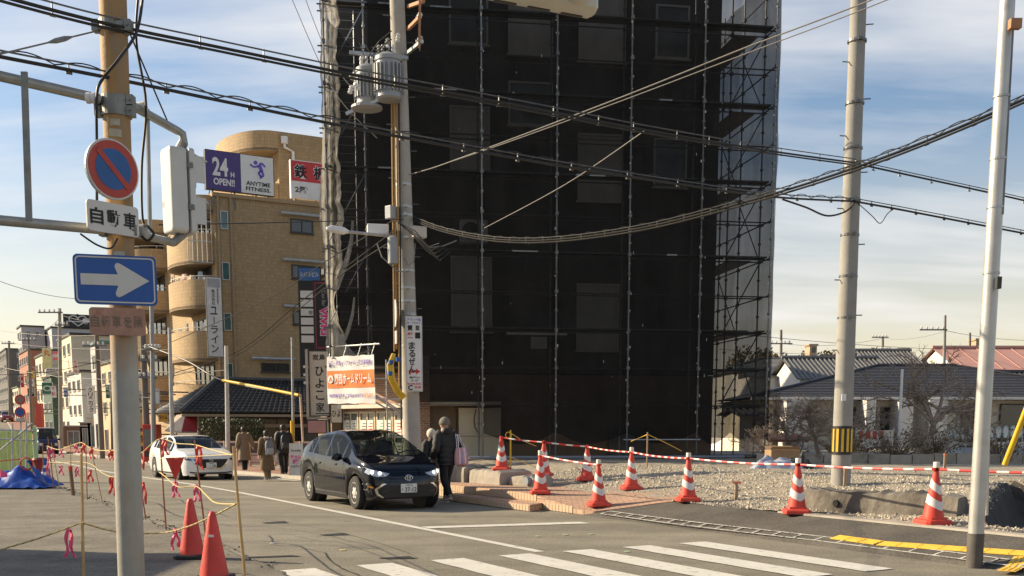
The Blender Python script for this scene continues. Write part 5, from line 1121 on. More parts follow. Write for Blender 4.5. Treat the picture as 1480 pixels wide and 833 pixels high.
for i, (u, v) in enumerate(((510, 110), (516, 125), (523, 150), (507, 130), (560, 62), (575, 55), (548, 72), (606, 24), (606, 58))):
    mb = MB(); mb.lathe(P(u, v, 25.5), [(.03, -.09), (.065, -.06), (.035, -.03), (.065, 0), (.035, .03), (.06, .06), (.02, .1)], 10, (rnd.uniform(-1, 1), rnd.uniform(-.3, .3), 1)); mb.build('insulator', WHITEP if i % 2 else MATS['insulator_grey'], cpole, smooth=True)
CABLE = mat('cable_black', (.02, .02, .02), .55, var=.2); CABLE_G = mat('cable_grey', (.20, .19, .175), .6, var=.15); CABLE_B = mat('cable_brown', (.42, .23, .07), .55, var=.15)
for i, (u0, u1, v1, m) in enumerate(((566, 570, 508, CABLE_B), (569.5, 573, 505, CABLE_B), (573.5, 577, 560, CABLE_B), (576.5, 580, 620, CABLE))):
    mb = MB(); mb.tube([P(u0, 150, 25.75), P((u0 + u1) / 2, 320, 25.75), P(u1, v1, 25.75)], .022, 6); mb.build('riser_cable', m, cpole)
mb = MB()
for i in range(5):         # loops of service wire
    u, v = 575 + i * 4, 322 + i * 3; pts = [P(u, v, 25.7), P(u + 25, v + 12 + i * 4, 25.4), P(u + 45, v + 35 + i * 2, 25.2), P(u + 60, v + 30, 25.0)]; mb.tube(pts, .012, 5); mb.build('jumper_wire', CABLE, cpole); mb = MB()
for i in range(4):
    pts = [P(520 + i * 9, 62 + i * 3, 25.5), P(528 + i * 9, 88 - i * 6, 25.4), P(548 + i * 6, 60 + i * 5, 25.4), P(566, 45 + i * 12, 25.5)]; mb.tube(pts, .013, 5); mb.build('jumper_wire', CABLE, cpole); mb = MB()
mb = MB()
for i, q in enumerate((((545, 352), (552, 372), (575, 392), (582, 393)), ((600, 352), (598, 378), (590, 384), (584, 372)), ((604, 345), (622, 358), (640, 356), (660, 348)))):
    mb = MB(); mb.tube([P(u, v, 25.6) for u, v in q], .016, 5); mb.build('drop_wire', CABLE_G, cpole)
mb = MB(); mb.lathe(P(568, 381, 25.6), [(.06, -.02), (.12, 0), (.12, .58), (.06, .62)], 16); mb.build('cable_closure', TRANS, cpole, smooth=True)
mb = MB(); mb.box(P(605, 336, 25.7), (.34, .2, .26), .5); mb.build('junction_box', mat('junction_cream', (.55, .5, .42), .5), cpole, bevel=.02)
mb = MB(); mb.box(P(546, 332, 25.9), (.5, .25, .22), .2); mb.build('junction_box', WHITEP, cpole, bevel=.02)
mb = MB(); mb.box(P(567, 308, 25.8), (.3, .2, .3), .9); mb.build('junction_box', TRANS, cpole, bevel=.02)
lt = thing('street_light', 'slim grey street light arm with flat lamp head pointing left from the concrete pole', 'street light', P(560, 341, 25.9))
mb = MB(); mb.tube([P(583, 342, 26), P(560, 341, 25.8), P(500, 335, 25.2)], .035, 8); mb.build('arm', GALV_L, lt, smooth=True)
mb = MB(); a, b = P(503, 335, 25.2), P(472, 330, 24.9); mb.tube([a, a.lerp(b, .2), a.lerp(b, .8), b], [.04, .085, .08, .03], 10); mb.build('lamp_head', WHITEP, lt, smooth=True)
rs_ = thing('round_sign_back', 'grey round sign and plate seen edge-on left of the concrete pole', 'sign', P(572, 480, 25.7))
mb = MB(); c = P(572, 453, 25.65); nn = Vector((-.97, -.22, 0)); mb.lathe(c, [(.32, 0), (.32, .02)], 28, nn); mb.build('disc', ALUB, rs_)
mb = MB(); mb.box(P(572, 488, 25.65), (.34, .02, .3), R(-74)); mb.build('plate', ALUB, rs_)
mb = MB(); mb.bar(P(573, 435, 25.7), P(574, 490, 25.7), .05); mb.build('bracket', GALV, rs_)
# vertical pawn-shop advert
ex_, ez_n = Vector((.985, .17, 0)), Vector((.17, -.985, 0)); a = P(587, 566, 25.7); w, h = .40, 1.76
sg = panel_sign('pawn_sign', 'tall white advert plate with kanji and red arrow on the concrete pole', a, ex_, ez_n, w, h, WHITEP, ALU, .05)
mb = MB(); vert_text(mb, 'まるぜん', sp(a, ex_, ez_n, .15, 1.16), ex_, UP, .17, .185, .02); mb.build('lettering', LETTER_K, sg); mb = MB(); put_text(mb, '買', sp(a, ex_, ez_n, .11, 1.48), ex_, UP, w=.13, h=.13, bold=.03); mb.build('lettering', LETTER_K, sg); mb = MB(); put_text(mb, '取', sp(a, ex_, ez_n, .29, 1.48), ex_, UP, w=.1, h=.12, bold=.03); mb.build('lettering', LETTER_K, sg); mb = MB(); put_text(mb, '寝屋川', sp(a, ex_, ez_n, .2, .33), ex_, UP, w=.24, h=.05); put_text(mb, 'スグ', sp(a, ex_, ez_n, .2, .26), ex_, UP, w=.2, h=.05); mb.build('lettering', LETTER_K, sg); mb = MB(); put_text(mb, 'C', sp(a, ex_, ez_n, .1, .09), ex_, UP, w=.11, h=.12, bold=.04); mb.build('lettering', LETTER_K, sg)
mb = MB(); put_text(mb, '質', sp(a, ex_, ez_n, .11, 1.31), ex_, UP, w=.13, h=.14, bold=.04); mb.build('lettering', RED, sg); mb = MB(); put_text(mb, '0120-072', sp(a, ex_, ez_n, .2, .18), ex_, UP, w=.33, h=.05, bold=.02); put_text(mb, '営業', sp(a, ex_, ez_n, .28, .1), ex_, UP, w=.16, h=.06); mb.build('lettering', RED, sg)
mb = MB(); mb.poly([sp(a, ex_, ez_n, x, z, .01) for x, z in ((.07, .40), (.07, .50), (.24, .50), (.24, .54), (.34, .47), (.24, .40), (.24, .45), (.12, .45), (.12, .40))]); mb.build('arrow', RED, sg)
mb = MB(); put_text(mb, 'ブランド品', sp(a, ex_, ez_n, .2, 1.68), ex_, UP, w=.32, h=.06, bold=.02); put_text(mb, '金・プラチナ', sp(a, ex_, ez_n, .2, 1.6), ex_, UP, w=.32, h=.05, bold=.02); mb.build('lettering', mat('letter_blue', (.05, .12, .5), .5), sg)
mb = MB(); mb.box(sp(a, ex_, ez_n, .29, 1.31, .006), (.12, .006, .14), math.atan2(ex_.y, ex_.x)); mb.build('print_patch', LETTER_K, sg)
# yellow protective sleeve coil
yc = thing('protective_sleeve_coil', 'yellow and blue protective cable sleeves hanging beside the concrete pole', 'cable sleeve', P(570, 580, 25.8))
for k in range(3):
    mb = MB(); mb.tube([P(568 + k, 512, 25.5), P(561 + k * 3, 528, 25.4), P(563 + k * 3, 548, 25.4), P(572 + k * 3, 566, 25.5), P(582 + k * 2, 577 - k * 2, 25.6)], .035, 8); mb.build('sleeve', YELLOW, yc, smooth=True)
for u, v in ((565, 524), (564, 540), (575, 520)):
    mb = MB(); mb.lathe(P(u, v, 25.4), [(.05, -.05), (.06, -.04), (.06, .04), (.05, .05)], 10); mb.build('collar', BLUE, yc)

# ------------------------------------------------------------------ right-hand poles
RP0, RP1, RPD = axis_pole(1241, 0, 1215, 697, 19.7, .5, 11)
def rp2(z): return RP0 + RPD * (z - RP0.z)
rpole = thing('utility_pole', 'concrete utility pole with yellow and black guard standing in the gravel', 'utility pole', RP0)
mb = MB(); mb.cyl(rp2(.45), rp2(11), .178, .125, n=24); mb.build('shaft', mat('concrete_pole_grey', (.30, .29, .265), .85, var=.14, scale=2, bump=.2, bscale=25, stain=((.25, .22, .18), 1.5, .6)), rpole, smooth=True)
z0, z1 = P(1217, 657, 19.7).z, P(1217, 616, 19.7).z
mb = MB(); mb.cyl(rp2(z0), rp2(z1), .183, .181, n=28); gd = mb.build('guard', BLACKP, rpole, smooth=True)
for k in range(12):
    a = 2 * math.pi * (k + .5) / 12; d = Vector((math.cos(a), math.sin(a), 0)); mb = MB(); mb.bar(rp2(z0 + .05) + d * .1815, rp2(z1 - .05) + d * .1800, .045, .008, up=d); mb.build('stripe', YELLOW, gd)
for v in (242, 290, 150, 215, 340, 60, 400, 460):
    z = P(1235, v, 19.7).z; mb = MB(); mb.cyl(rp2(z - .02), rp2(z + .02), .165, n=20); mb.box(rp2(z) + Vector((.0, -.17, 0)), (.08, .05, .05)); mb.build('band', GALV, rpole)
mb = MB()
for i in range(11):
    z = 3.0 + i * .62; sg_ = 1 if i % 2 else -1; mb.cyl(rp2(z), rp2(z) + Vector((.26 * sg_, -.05, 0)), .011, n=5)
mb.build('step_bolts', GALV, rpole)
mb = MB(); mb.box(rp2(P(1212, 575, 19.7).z) + Vector((-.05, -.165, 0)), (.08, .02, .12)); mb.build('number_tag', WHITEP, rpole)
MP0, MP1, MPD = axis_pole(1456, 0, 1408.5, 808, 12.35, 0.0, 7.4)
def mp_(z): return MP0 + MPD * (z - MP0.z)
mpole = thing('signal_pole', 'bare galvanised steel pole with dark foot at right edge of the crossing', 'pole', mp_(.1))
STEEL = mat('steel_pole', (.50, .49, .46), .42, .5, var=.14, scale=3, bump=.05, stain=((.36, .33, .29), 2.6, .6))
mb = MB(); mb.cyl(mp_(.0), mp_(7.4), .089, .080, n=26); mb.build('shaft', STEEL, mpole, smooth=True)
mb = MB(); mb.cyl(mp_(.0), mp_(P(1410, 771, 12.35).z), .0925, n=26); mb.build('foot_wrap', mat('foot_dark', (.10, .09, .08), .8, var=.2, scale=8), mpole, smooth=True)
for v in (300, 230, 140, 395):
    z = P(1430, v, 12.35).z; mb = MB(); mb.cyl(mp_(z - .012), mp_(z + .012), .092, n=24); mb.build('band', GALV_L, mpole)
mb = MB(); mb.cyl(P(1426, 745, 12.5), P(1430, 560, 12.5), .02, n=8); mb.build('conduit', STEEL, mpole)
mb = MB(); mb.cyl(P(1448, 310, 12.3), P(1463, 40, 12.3), .022, n=8); mb.build('conduit', GALV, mpole)
mb = MB(); mb.box(P(1443, 409, 12.2), (.05, .06, .13)); mb.build('sensor_box', DARKFRAME, mpole)
mb = MB(); mb.box(P(1467, 35, 12.2), (.12, .08, .1)); mb.build('sensor_box', mat('arm_rust', (.4, .2, .1), .7), mpole)
mb = MB(); q = P(795, -28, 12.8); mb.tube([mp_(7.1), mp_(7.1).lerp(Vector((q.x, q.y, 7.15)), .5), Vector((q.x, q.y, 7.15))], .06, 10); mb.cyl(Vector((q.x, q.y, 7.15)), q, .05, n=8); mb.build('mast_arm', STEEL, mpole, smooth=True)
# horizontal vehicle signal hung from the mast arm, only its underside in view
a, b = P(700, -22, 12.4), P(858, -2, 13.0); d = (b - a); d.z = 0; L_ = d.length; d.normalize(); nrm = Vector((d.y, -d.x, 0))
vs = thing('vehicle_signal', 'underside of a cream three-lamp vehicle signal at the top edge', 'traffic light', a)
sec = [(-.12, .05), (-.13, .10), (-.10, .32), (.10, .34), (.16, .30), (.16, .06), (.05, .0), (-.05, .0)]
zc_ = P(800, 12, 12.7).z
mb = MB(); mb.loft([[Vector((a.x, a.y, zc_)) + d * x + nrm * p_ * (1 if 0 < x < L_ else .7) + UP * (q_ if 0 < x < L_ else q_ * .8 + .03) for p_, q_ in sec] for x in (0, .06, L_ - .06, L_)]); mb.build('housing', mat('signal_cream', (.55, .53, .46), .5, var=.08), vs, smooth=True, bevel=.01)
for k in range(3):
    mb = MB(); q = Vector((a.x, a.y, zc_)) + d * (.24 + k * .42) + nrm * .16 + UP * .19; mb.lathe(q, [(.13, 0), (.15, .0), (.15, .16), (.14, .16)], 18, nrm); mb.build('hood', MATS['signal_cream'], vs)
    mb = MB(); mb.span(Vector((a.x, a.y, zc_)) + d * (.12 + k * .42) + nrm * -.04 - UP * .012, d * .27, nrm * .05, (0, 0, .02)); mb.build('drain_slot', DARKFRAME, vs)

# ------------------------------------------------------------------ street poles up the road
def far_pole(label, u0, v0, u1, v1, Y, r_, m, arms=(), name='utility_pole', sleeve=None, zb=None):
    zb = zb if zb is not None else P(u1, v1, Y).z; a, b = P(u1, v1, Y), P(u0, v0, Y); a = a + (a - b) * .0
    th_ = thing(name, label, 'utility pole', a, group=None)
    mb = MB(); mb.cyl(a - UP * .5, b, r_, r_ * .75, n=12); mb.build('shaft', m, th_, smooth=True)
    for (v, l, rr) in arms:
        q = a.lerp(b, (v1 - v) / (v1 - v0)); mb = MB(); mb.bar(q + Vector((-l, -.15, 0)), q + Vector((rr, -.15, 0)), .1); mb.build('crossarm', GALV, th_)
        for k in range(5):
            x = -l + (l + rr) * (k + .3) / 5; mb = MB(); mb.lathe(q + Vector((x, -.15, .05)), [(.04, 0), (.09, .06), (.05, .1), (.09, .15), (.03, .2)], 8); mb.build('insulator', WHITEP, th_)
    if sleeve:
        q0, q1 = a.lerp(b, .0) - UP * .2, a.lerp(b, sleeve); mb = MB(); mb.cyl(q0 + Vector((.0, -.14, 0)), q1 + Vector((.0, -.14, 0)), .08, n=10); mb.build('sleeve', YELLOW, th_)
    return th_
CPG = MATS['concrete_pole_grey']
far_pole('slim far utility pole with crossarm left of the no-entry discs', 86, 446, 88, 648, 85, .17, CPG, ((452, 1.6, .3), (470, .3, .8)))
far_pole('dark leaning utility pole left of the sign pole', 139, 470, 148, 664, 64, .17, mat('pole_dark', (.17, .15, .13), .8), ((500, .8, .6),))
far_pole('dark utility pole just right of the sign pole', 205, 452, 213, 655, 56, .19, MATS['pole_dark'], ((520, .7, .9), (545, .5, .7)))
far_pole('slim grey steel pole beside the dark pole behind the white car', 219, 440, 222, 662, 52, .13, TRANS, ((505, .3, .5),), 'steel_pole')
far_pole('slim steel pole above the roof of the white car', 245, 474, 249, 640, 46, .10, GALV_L, (), 'steel_pole')
far_pole('light grey steel pole in front of the tiled house hedge', 327, 500, 329, 645, 46, .105, STEEL, (), 'steel_pole')
far_pole('thin steel post with yellow foot sleeve right of the pedestrians', 422, 488, 424, 648, 42, .06, GALV_L, (), 'steel_pole', .25)
far_pole('far small utility pole at the left end of the street', 41, 488, 46, 620, 110, .16, MATS['pole_dark'], ((492, .9, .9),))
far_pole('farthest thin utility pole near the dark block', 13, 493, 14, 595, 140, .17, MATS['pole_dark'], ((497, .9, .9),))
far_pole('thin dark post beside the pale clinic shed', 161, 540, 162, 655, 66, .10, MATS['pole_dark'], (), 'steel_pole')
far_pole('thin distant utility pole just right of the scaffold', 1129, 477, 1129, 560, 90, .14, MATS['pole_dark'], ((497, .9, .9),))
far_pole('distant utility pole above the tiled gable roof', 1276, 486, 1276, 560, 105, .14, MATS['pole_dark'], ((488, 1.1, .5), (506, .3, .8)))
far_pole('tall distant utility pole left of the pink roof', 1366, 456, 1364, 570, 80, .13, CPG, ((477, 1.9, .1),))
far_pole('far utility pole behind the pink roof', 1402, 481, 1402, 560, 110, .14, MATS['pole_dark'], ())
far_pole('slim white post among the bare shrubs before the dark roofed house', 1304, 534, 1298, 665, 34, .055, WHITEP, (), 'steel_pole', zb=0)
# round signs far up the street
ns_ = thing('no_entry_post', 'thin post with two round red-rimmed signs far up the street', 'sign', P(30, 640, 70))
mb = MB(); mb.cyl(P(30, 660, 70), P(30, 570, 70), .05, n=8); mb.build('post', GALV, ns_)
for v, m in ((578, mat('disc_grey', (.25, .16, .14), .6)), (596, BLUE)):
    c = P(29, v, 69.9); nrm = Vector((.25, -.97, 0)); mb = MB(); mb.lathe(c, [(.33, 0), (.33, .02)], 24, nrm); d_ = mb.build('disc', RED, ns_)
    mb = MB(); mb.lathe(c + nrm * .022, [(.24, 0), (.24, .006)], 24, nrm); mb.build('disc_face', m, d_)
mb = MB(); mb.box(P(29, 607, 69.9), (.5, .02, .2)); mb.build('plate', ALUB, ns_)

# ================================================================== overhead cables
def vplane(A, B, u, v):
    """where the sight line through a pixel meets the vertical plane through plan points A and B"""
    d = ray(u, v); A, B = Vector(A), Vector(B); e = B - A; n = Vector((-e.y, e.x)); k = n.dot(A) / (n.x * d.x + n.y * d.y); return Vector((d.x * k, d.y * k, EYE + d.z * k))
def spline(pts, m=8):
    o = []; n = len(pts)
    for i in range(n - 1):
        p0, p1, p2, p3 = pts[max(0, i - 1)], pts[i], pts[i + 1], pts[min(n - 1, i + 2)]
        for k in range(m):
            t = k / m; o.append(.5 * ((2 * p1) + (p2 - p0) * t + (2 * p0 - 5 * p1 + 4 * p2 - p3) * t * t + (3 * p1 - p0 - 3 * p2 + p3) * t ** 3))
    return o + [pts[-1]]
def cable(label, pts, r, m=CABLE, messenger=0.0, hang=0.0, loops=0.0, mm=None, strands=1, name='overhead_cable'):
    pts = spline([fix(p) for p in pts]); th_ = thing(name, label, 'cable', pts[0])
    for k in range(strands):
        mb = MB(); o_ = Vector((0, .0, 0)) if strands == 1 else Vector((.6 * r * math.cos(2.1 * k), .6 * r * math.sin(2.1 * k), 1.3 * r * math.sin(2.1 * k + .5)))
        mb.tube([p + o_ for p in pts], r if strands == 1 else r * .62, 7); mb.build('cable', m, th_, smooth=True)
    if messenger:
        mb = MB(); mb.tube([p + UP * messenger for p in pts], .009, 5); mb.build('messenger_wire', mm or GALV, th_)
        acc = 0; mb = MB(); k_ = 0
        for a, b in zip(pts, pts[1:]):
            acc += (b - a).length
            if acc > hang:
                acc = 0; dd = (b - a).normalized() * .03; k_ += 1
                mb.cyl(a + UP * (messenger + .012), a - UP * (r + .01), .008, n=4); mb.cyl(a + dd - UP * (r + .012), a - dd - UP * (r + .012), .012, n=4)
        hg_ = mb.build('hangers', mm or GALV, th_); hg_['kind'] = 'stuff'
    if loops:
        mb = MB(); w = []
        L0 = 0
        for a, b in zip(pts, pts[1:]):
            n = max(2, int((b - a).length / .05))
            for k in range(n): L0 += (b - a).length / n; w.append(a.lerp(b, k / n) + UP * (r + .06 * abs(math.sin(L0 * math.pi / loops))))
        mb.tube(w, .006, 4); mb.build('lashing', m, th_)
    return th_
LPp, RPp, CPp = (-3.9, 10.4), (rp2(7).x, rp2(7).y), (cp(7).x, cp(7).y)
lx = (-5.4, 7.0)
seg = lambda A, B, px: [vplane(A, B, u, v) for u, v in px]
c1 = [P(-150, -48, 8.4), P(20, 2, 9.5)] + [P(165, 39, 10.35)] + seg(LPp, RPp, ((310, 69), (500, 108), (640, 134), (800, 164), (935, 190), (1110, 219))) + [rp2(P(1237, 240, 19.7).z) + Vector((0, -.17, 0))]
cable('upper thick black cable bundle crossing from the sign pole to the gravel pole', c1, .021, CABLE, .075, .75, strands=3)
cable('upper cable continuing right from the gravel pole out of view', [rp2(P(1237, 241, 19.7).z) + Vector((0, -.17, 0)), P(1330, 258, 20.2), P(1480, 291, 21), P(1640, 330, 22)], .022, CABLE, .06, .6, strands=2)
c2_ = [P(-150, 52, 8.6), P(0, 82, 9.6), P(160, 113, 10.4)] + seg(LPp, RPp, ((320, 146), (480, 179), (600, 202), (800, 238), (1000, 269), (1120, 285))) + [rp2(P(1233, 294, 19.7).z) + Vector((0, -.17, 0))]
cable('second black cable with wavy lashing below the upper bundle', c2_, .017, CABLE, .05, .9, .55)
cable('second cable continuing right from the gravel pole out of view', [rp2(P(1233, 294, 19.7).z) + Vector((0, -.17, 0)), P(1300, 303, 20), P(1420, 326, 20.6), P(1640, 368, 22)], .018, CABLE, .05, .5)
cable('slack loop hanging beside the gravel pole', [rp2(P(1233, 293, 19.7).z) + Vector((0, -.2, 0)), P(1260, 312, 19.8), P(1272, 323, 19.9), P(1282, 310, 20), P(1290, 303, 20)], .008)
cable('slack black loop left of the gravel pole', [P(1130, 288, 18.6), P(1165, 300, 18.9), P(1195, 312, 19.2), P(1222, 306, 19.5), rp2(P(1233, 296, 19.7).z) + Vector((0, -.2, 0))], .016)
B3 = (8.6, 15.0)
for i, (dv, lab) in enumerate(((0, 'upper of two parallel wires rising right from the concrete pole'), (9, 'lower of two parallel wires rising right from the concrete pole'))):
    px = [(612, 247), (640, 238), (740, 201 + dv * .3), (900, 140 + dv * .6), (1075, 70 + dv), (1115, 55 + dv), (1260, 0 + dv), (1420, -68 + dv)]
    q3 = seg(CPp, B3, px); q3.append(q3[-1] + (q3[-1] - q3[-2]).normalized() * 9); cable(lab, [cp(P(588, 254, 26).z) + Vector((.15, -.1, 0))] + q3, .009 if i else .012, CABLE_G)
mb = MB()
B4 = (8.2, 9.4)
px = [(640, 333), (700, 345), (760, 349), (830, 345), (920, 332), (1000, 314), (1120, 281), (1230, 246), (1340, 205), (1480, 145), (1600, 85)]
q4 = seg(CPp, B4, px); q4.append(q4[-1] + (q4[-1] - q4[-2]).normalized() * 9)
cable('thick sagging grey cable bundle from the concrete pole towards upper right', [cp(P(588, 318, 26).z) + Vector((.2, -.1, 0))] + q4, .023, mat('cable_dark_grey', (.022, .021, .02), .8, var=.2, spec=.2), .06, .55, .5, mm=CABLE, strands=3)
cable('thin slanting tie wire across the black netting', [vplane(LPp, RPp, 932, 189), P(815, 268, 20), P(700, 330, 24.5)], .008, CABLE_G)
cable('thin diagonal wire at the top left of the scaffold', [P(418, -10, 27), P(482, 130, 26.2), P(545, 200, 26)], .010, CABLE_G)
cable('second thin diagonal wire at the top left of the scaffold', [P(438, -10, 27), P(480, 90, 26.4), P(540, 160, 26)], .010, CABLE_G)
lo = cp(P(585, 330, 26).z) + Vector((-.15, 0, 0))
cable('service cable from the concrete pole down left to the apartment entrance', [lo, P(520, 372, 30), P(430, 440, 40), P(340, 510, 47), P(222, 548, 52)], .022, MATS['cable_dark_grey'], strands=2)
cable('lower service cable from the concrete pole down left past the tiled house', [lo - UP * .2, P(500, 392, 31), P(420, 456, 41), P(330, 520, 48), P(215, 552, 55)], .016, MATS['cable_dark_grey'])
cable('straight grey cable crossing the apartment front', [lo + UP * .25, P(480, 372, 31), P(380, 436, 40), P(235, 500, 52)], .014, MATS['cable_dark_grey'])
cable('thin level wire from the signal to the concrete pole', [P(230, 325, 12), P(400, 322, 18), P(583, 317, 25.8)], .008)
yl = cable('black wire wearing a yellow sleeve before the tiled house roof', [P(212, 500, 52), P(270, 522, 49), P(325, 551, 46), P(434, 572, 43)], .035, CABLE)
mb = MB(); mb.tube([P(322, 550, 46) , P(380, 561, 44.4), P(432, 571.5, 43)], .062, 10); mb.build('sleeve', YELLOW, yl, smooth=True)
mb = MB(); mb.tube([P(434, 570, 43), P(438, 640, 42.9)], .05, 8); mb.build('riser_pipe', mat('riser_cream', (.55, .42, .33), .6), yl)
for i, (u0, v0, Y0, u1, v1, Y1, sag, lab) in enumerate((
    (-40, 485, 90, 219, 505, 52, 8, 'level wire over the far shops'), (-40, 520, 70, 207, 548, 56, 10, 'sagging lower wire over the far shops'), (-30, 395, 60, 110, 432, 75, 6, 'pale twisted wire at the left horizon'),
    (86, 455, 85, 205, 470, 56, 5, 'thin wire between the far pole and the dark pole'), (88, 520, 85, 139, 515, 64, 6, 'short wire to the leaning pole'), (41, 495, 110, 86, 460, 85, 3, 'far short wire on the small poles'),
    (139, 520, 64, 330, 535, 46, 10, 'wire crossing below the vertical company sign'), (205, 500, 56, 245, 505, 46, 3, 'short wire between two street poles'),
    (-40, 540, 60, 150, 520, 64, 9, 'slack wire low over the far shop fronts'), (-40, 470, 75, 139, 485, 64, 6, 'upper level wire to the leaning pole'), (46, 530, 110, 160, 560, 66, 6, 'thin wire dipping to the dark post'), (148, 560, 64, 222, 575, 52, 4, 'short low wire behind the sign pole'),
    (1129, 497, 90, 1276, 489, 105, 6, 'distant wire above the white house'), (1276, 489, 105, 1366, 479, 80, 5, 'distant wire above the tiled gable'), (1366, 478, 80, 1560, 490, 75, 7, 'distant wire above the pink roof'), (1040, 480, 60, 1366, 505, 80, 3, 'long faint distant wire right of the scaffold'), (1040, 505, 70, 1276, 508, 105, 5, 'lower faint distant wire right of the scaffold'))):
    a, b = P(u0, v0, Y0), P(u1, v1, Y1); cable(lab, [a.lerp(b, k / 6) - UP * (sag / 1540 * (Y0 + Y1) / 2 * 4 * (k / 6) * (1 - k / 6)) for k in range(7)], .016 if Y0 > 55 else .02, CABLE if i < 12 else CABLE_G)
cable('black drop cable bent round the brown sign pole', [P(207, -10, 10.6), P(198, 45, 10.5), P(172, 85, 10.2), P(148, 115, 10.18), P(140, 140, 10.15), P(140, 220, 10.3), P(140, 300, 10.4)], .014)
cable('black drop cable right of the brown sign pole', [P(200, -10, 10.7), P(197, 60, 10.7), P(211, 150, 10.75), P(205, 240, 10.8), P(206, 315, 10.7), P(214, 328, 10.65), P(222, 338, 10.65), P(214, 348, 10.65), P(205, 342, 10.65)], .013)
cable('black loop under the lower arm of the sign pole', [P(116, 338, 10.1), P(140, 354, 10.15), P(160, 359, 10.2), P(170, 345, 10.3)], .009)
# ================================================================== houses and trees beyond the lot
HOUSE_W = mat('house_cream', (.62, .56, .45), .8, var=.08, scale=.8); HOUSE_W2 = mat('house_white', (.66, .64, .6), .8, var=.06, scale=.8)
SLATE = mat('slate_roof', (.050, .052, .062), .55, var=.2, scale=5, bump=.3, bscale=14); PINKROOF = mat('pink_roof', (.46, .25, .21), .7, var=.08, scale=2, bump=.15, bscale=10)
def hip_house(name, label, ul, ur, Y, D, v_eave, v_ridge, rl, rr, roof, wall, zb=-.4, over=.5, courses=10):
    """house facing us between pixel columns ul..ur at distance Y with a hip roof; rl, rr pixel columns of the ridge ends"""
    a, b = P(ul, v_eave, Y), P(ur, v_eave, Y); ze = a.z; r0, r1 = P(rl, v_ridge, Y + D / 2), P(rr, v_ridge, Y + D / 2); zr = r0.z
    th_ = thing(name, label, 'house', (a.x, Y, zb))
    mb = MB(); mb.box(((a.x + b.x) / 2, Y + D / 2 + over, (ze + zb) / 2 - .06), (b.x - a.x - 2 * over, D - over, ze - zb)); mb.build('wall', wall, th_)
    e = [Vector((a.x, Y, ze)), Vector((b.x, Y, ze)), Vector((b.x, Y + D + over, ze)), Vector((a.x, Y + D + over, ze))]; ra, rb = Vector((r0.x, Y + D / 2, zr)), Vector((r1.x, Y + D / 2, zr))
    mb = MB(); mb.add(e + [ra, rb], [(0, 1, 5, 4), (1, 2, 5), (2, 3, 4, 5), (3, 0, 4)]); mb.add([p - UP * .14 for p in e] , [(3, 2, 1, 0)]); mb.build('roof', roof, th_)
    mb = MB()                                     # shingle courses stepped up the front slope
    for k in range(courses * 2):
        t0 = k / (courses * 2); l, r_ = e[0].lerp(ra, t0), e[1].lerp(rb, t0); l2, r2 = e[0].lerp(ra, t0 + .045), e[1].lerp(rb, t0 + .045); n = UP * .035 - Vector((0, .012, 0))
        mb.add([l + n, r_ + n, r2 + n * .4, l2 + n * .4, l, r_], [(0, 1, 2, 3), (4, 5, 1, 0)])
    o = mb.build('shingle_courses', roof, th_); o['kind'] = 'stuff'
    mb = MB(); mb.tube([ra + UP * .04, rb + UP * .04], .09, 6); mb.tube([e[0] + UP * .05, ra + UP * .04], .07, 6); mb.tube([e[1] + UP * .05, rb + UP * .04], .07, 6); mb.build('ridge_cap', roof, th_)
    mb = MB(); mb.bar(e[0] + Vector((0, -.06, -.06)), e[1] + Vector((0, -.06, -.06)), .12, .13); mb.build('gutter', HOUSE_W2, th_)
    return th_, Vector((a.x + over, Y + over * 1.5 - .02, 0)), b.x - a.x - 2 * over, ze
h1, o1, w1, z1 = hip_house('dark_roof_house', 'long low cream house with dark hipped roof behind the bare trees', 1085, 1660, 50, 9, 574, 529, 1268, 1380, SLATE, HOUSE_W)
XA = Vector((1, 0, 0)); YN = Vector((0, -1, 0))
for x, z, w, h in ((.8, .8, 1.3, 1.6), (4.5, .9, 1.1, 1.6), (5.8, .6, 1.0, 1.9), (9.6, .6, 1.2, 1.9), (11.4, .9, 2.6, 1.75), (14.3, .9, 1.8, 1.75)): window(h1, o1, XA, YN, x, z, w, h, DARKFRAME, PANE, 1)
for i, (u0, u1, m) in enumerate(((1138, 1170, HOUSE_W2), (1254, 1268, HOUSE_W2), (1305, 1322, HOUSE_W2), (1345, 1372, HOUSE_W2))):
    a, b = P(u0, 600, 49), P(u1, 600, 49); mb = MB(); mb.span((a.x, 49.2, -.4), (b.x - a.x, 0, 0), (0, 2.2, 0), (0, 0, 3.2)); mb.build('bay', m, h1)
mb = MB(); a, b = P(1108, 640, 48.6), P(1165, 640, 48.6); mb.span((a.x, 48.2, .9), (b.x - a.x, 0, 0), (0, 1.2, .25), (0, 0, .12)); mb.build('porch_roof', mat('porch_red', (.2, .07, .05), .7), h1)
h2, o2, w2, z2 = hip_house('white_modern_house', 'white house with stepped shallow roofs just right of the scaffold', 1060, 1196, 76, 10, 530, 519, 1100, 1150, mat('grey_roof', (.22, .21, .20), .6, var=.1), HOUSE_W2, courses=3)
window(h2, o2, XA, YN, 4.2, 4.2, 1.1, .9, DARKFRAME, PANE, 0)
mb = MB(); a, b = P(1085, 545, 72), P(1240, 545, 72); mb.span((a.x, 72, -.4), (b.x - a.x, 0, 0), (0, 4, 0), (0, 0, P(1140, 545, 72).z + .4)); mb.build('lower_wing', HOUSE_W2, h2)
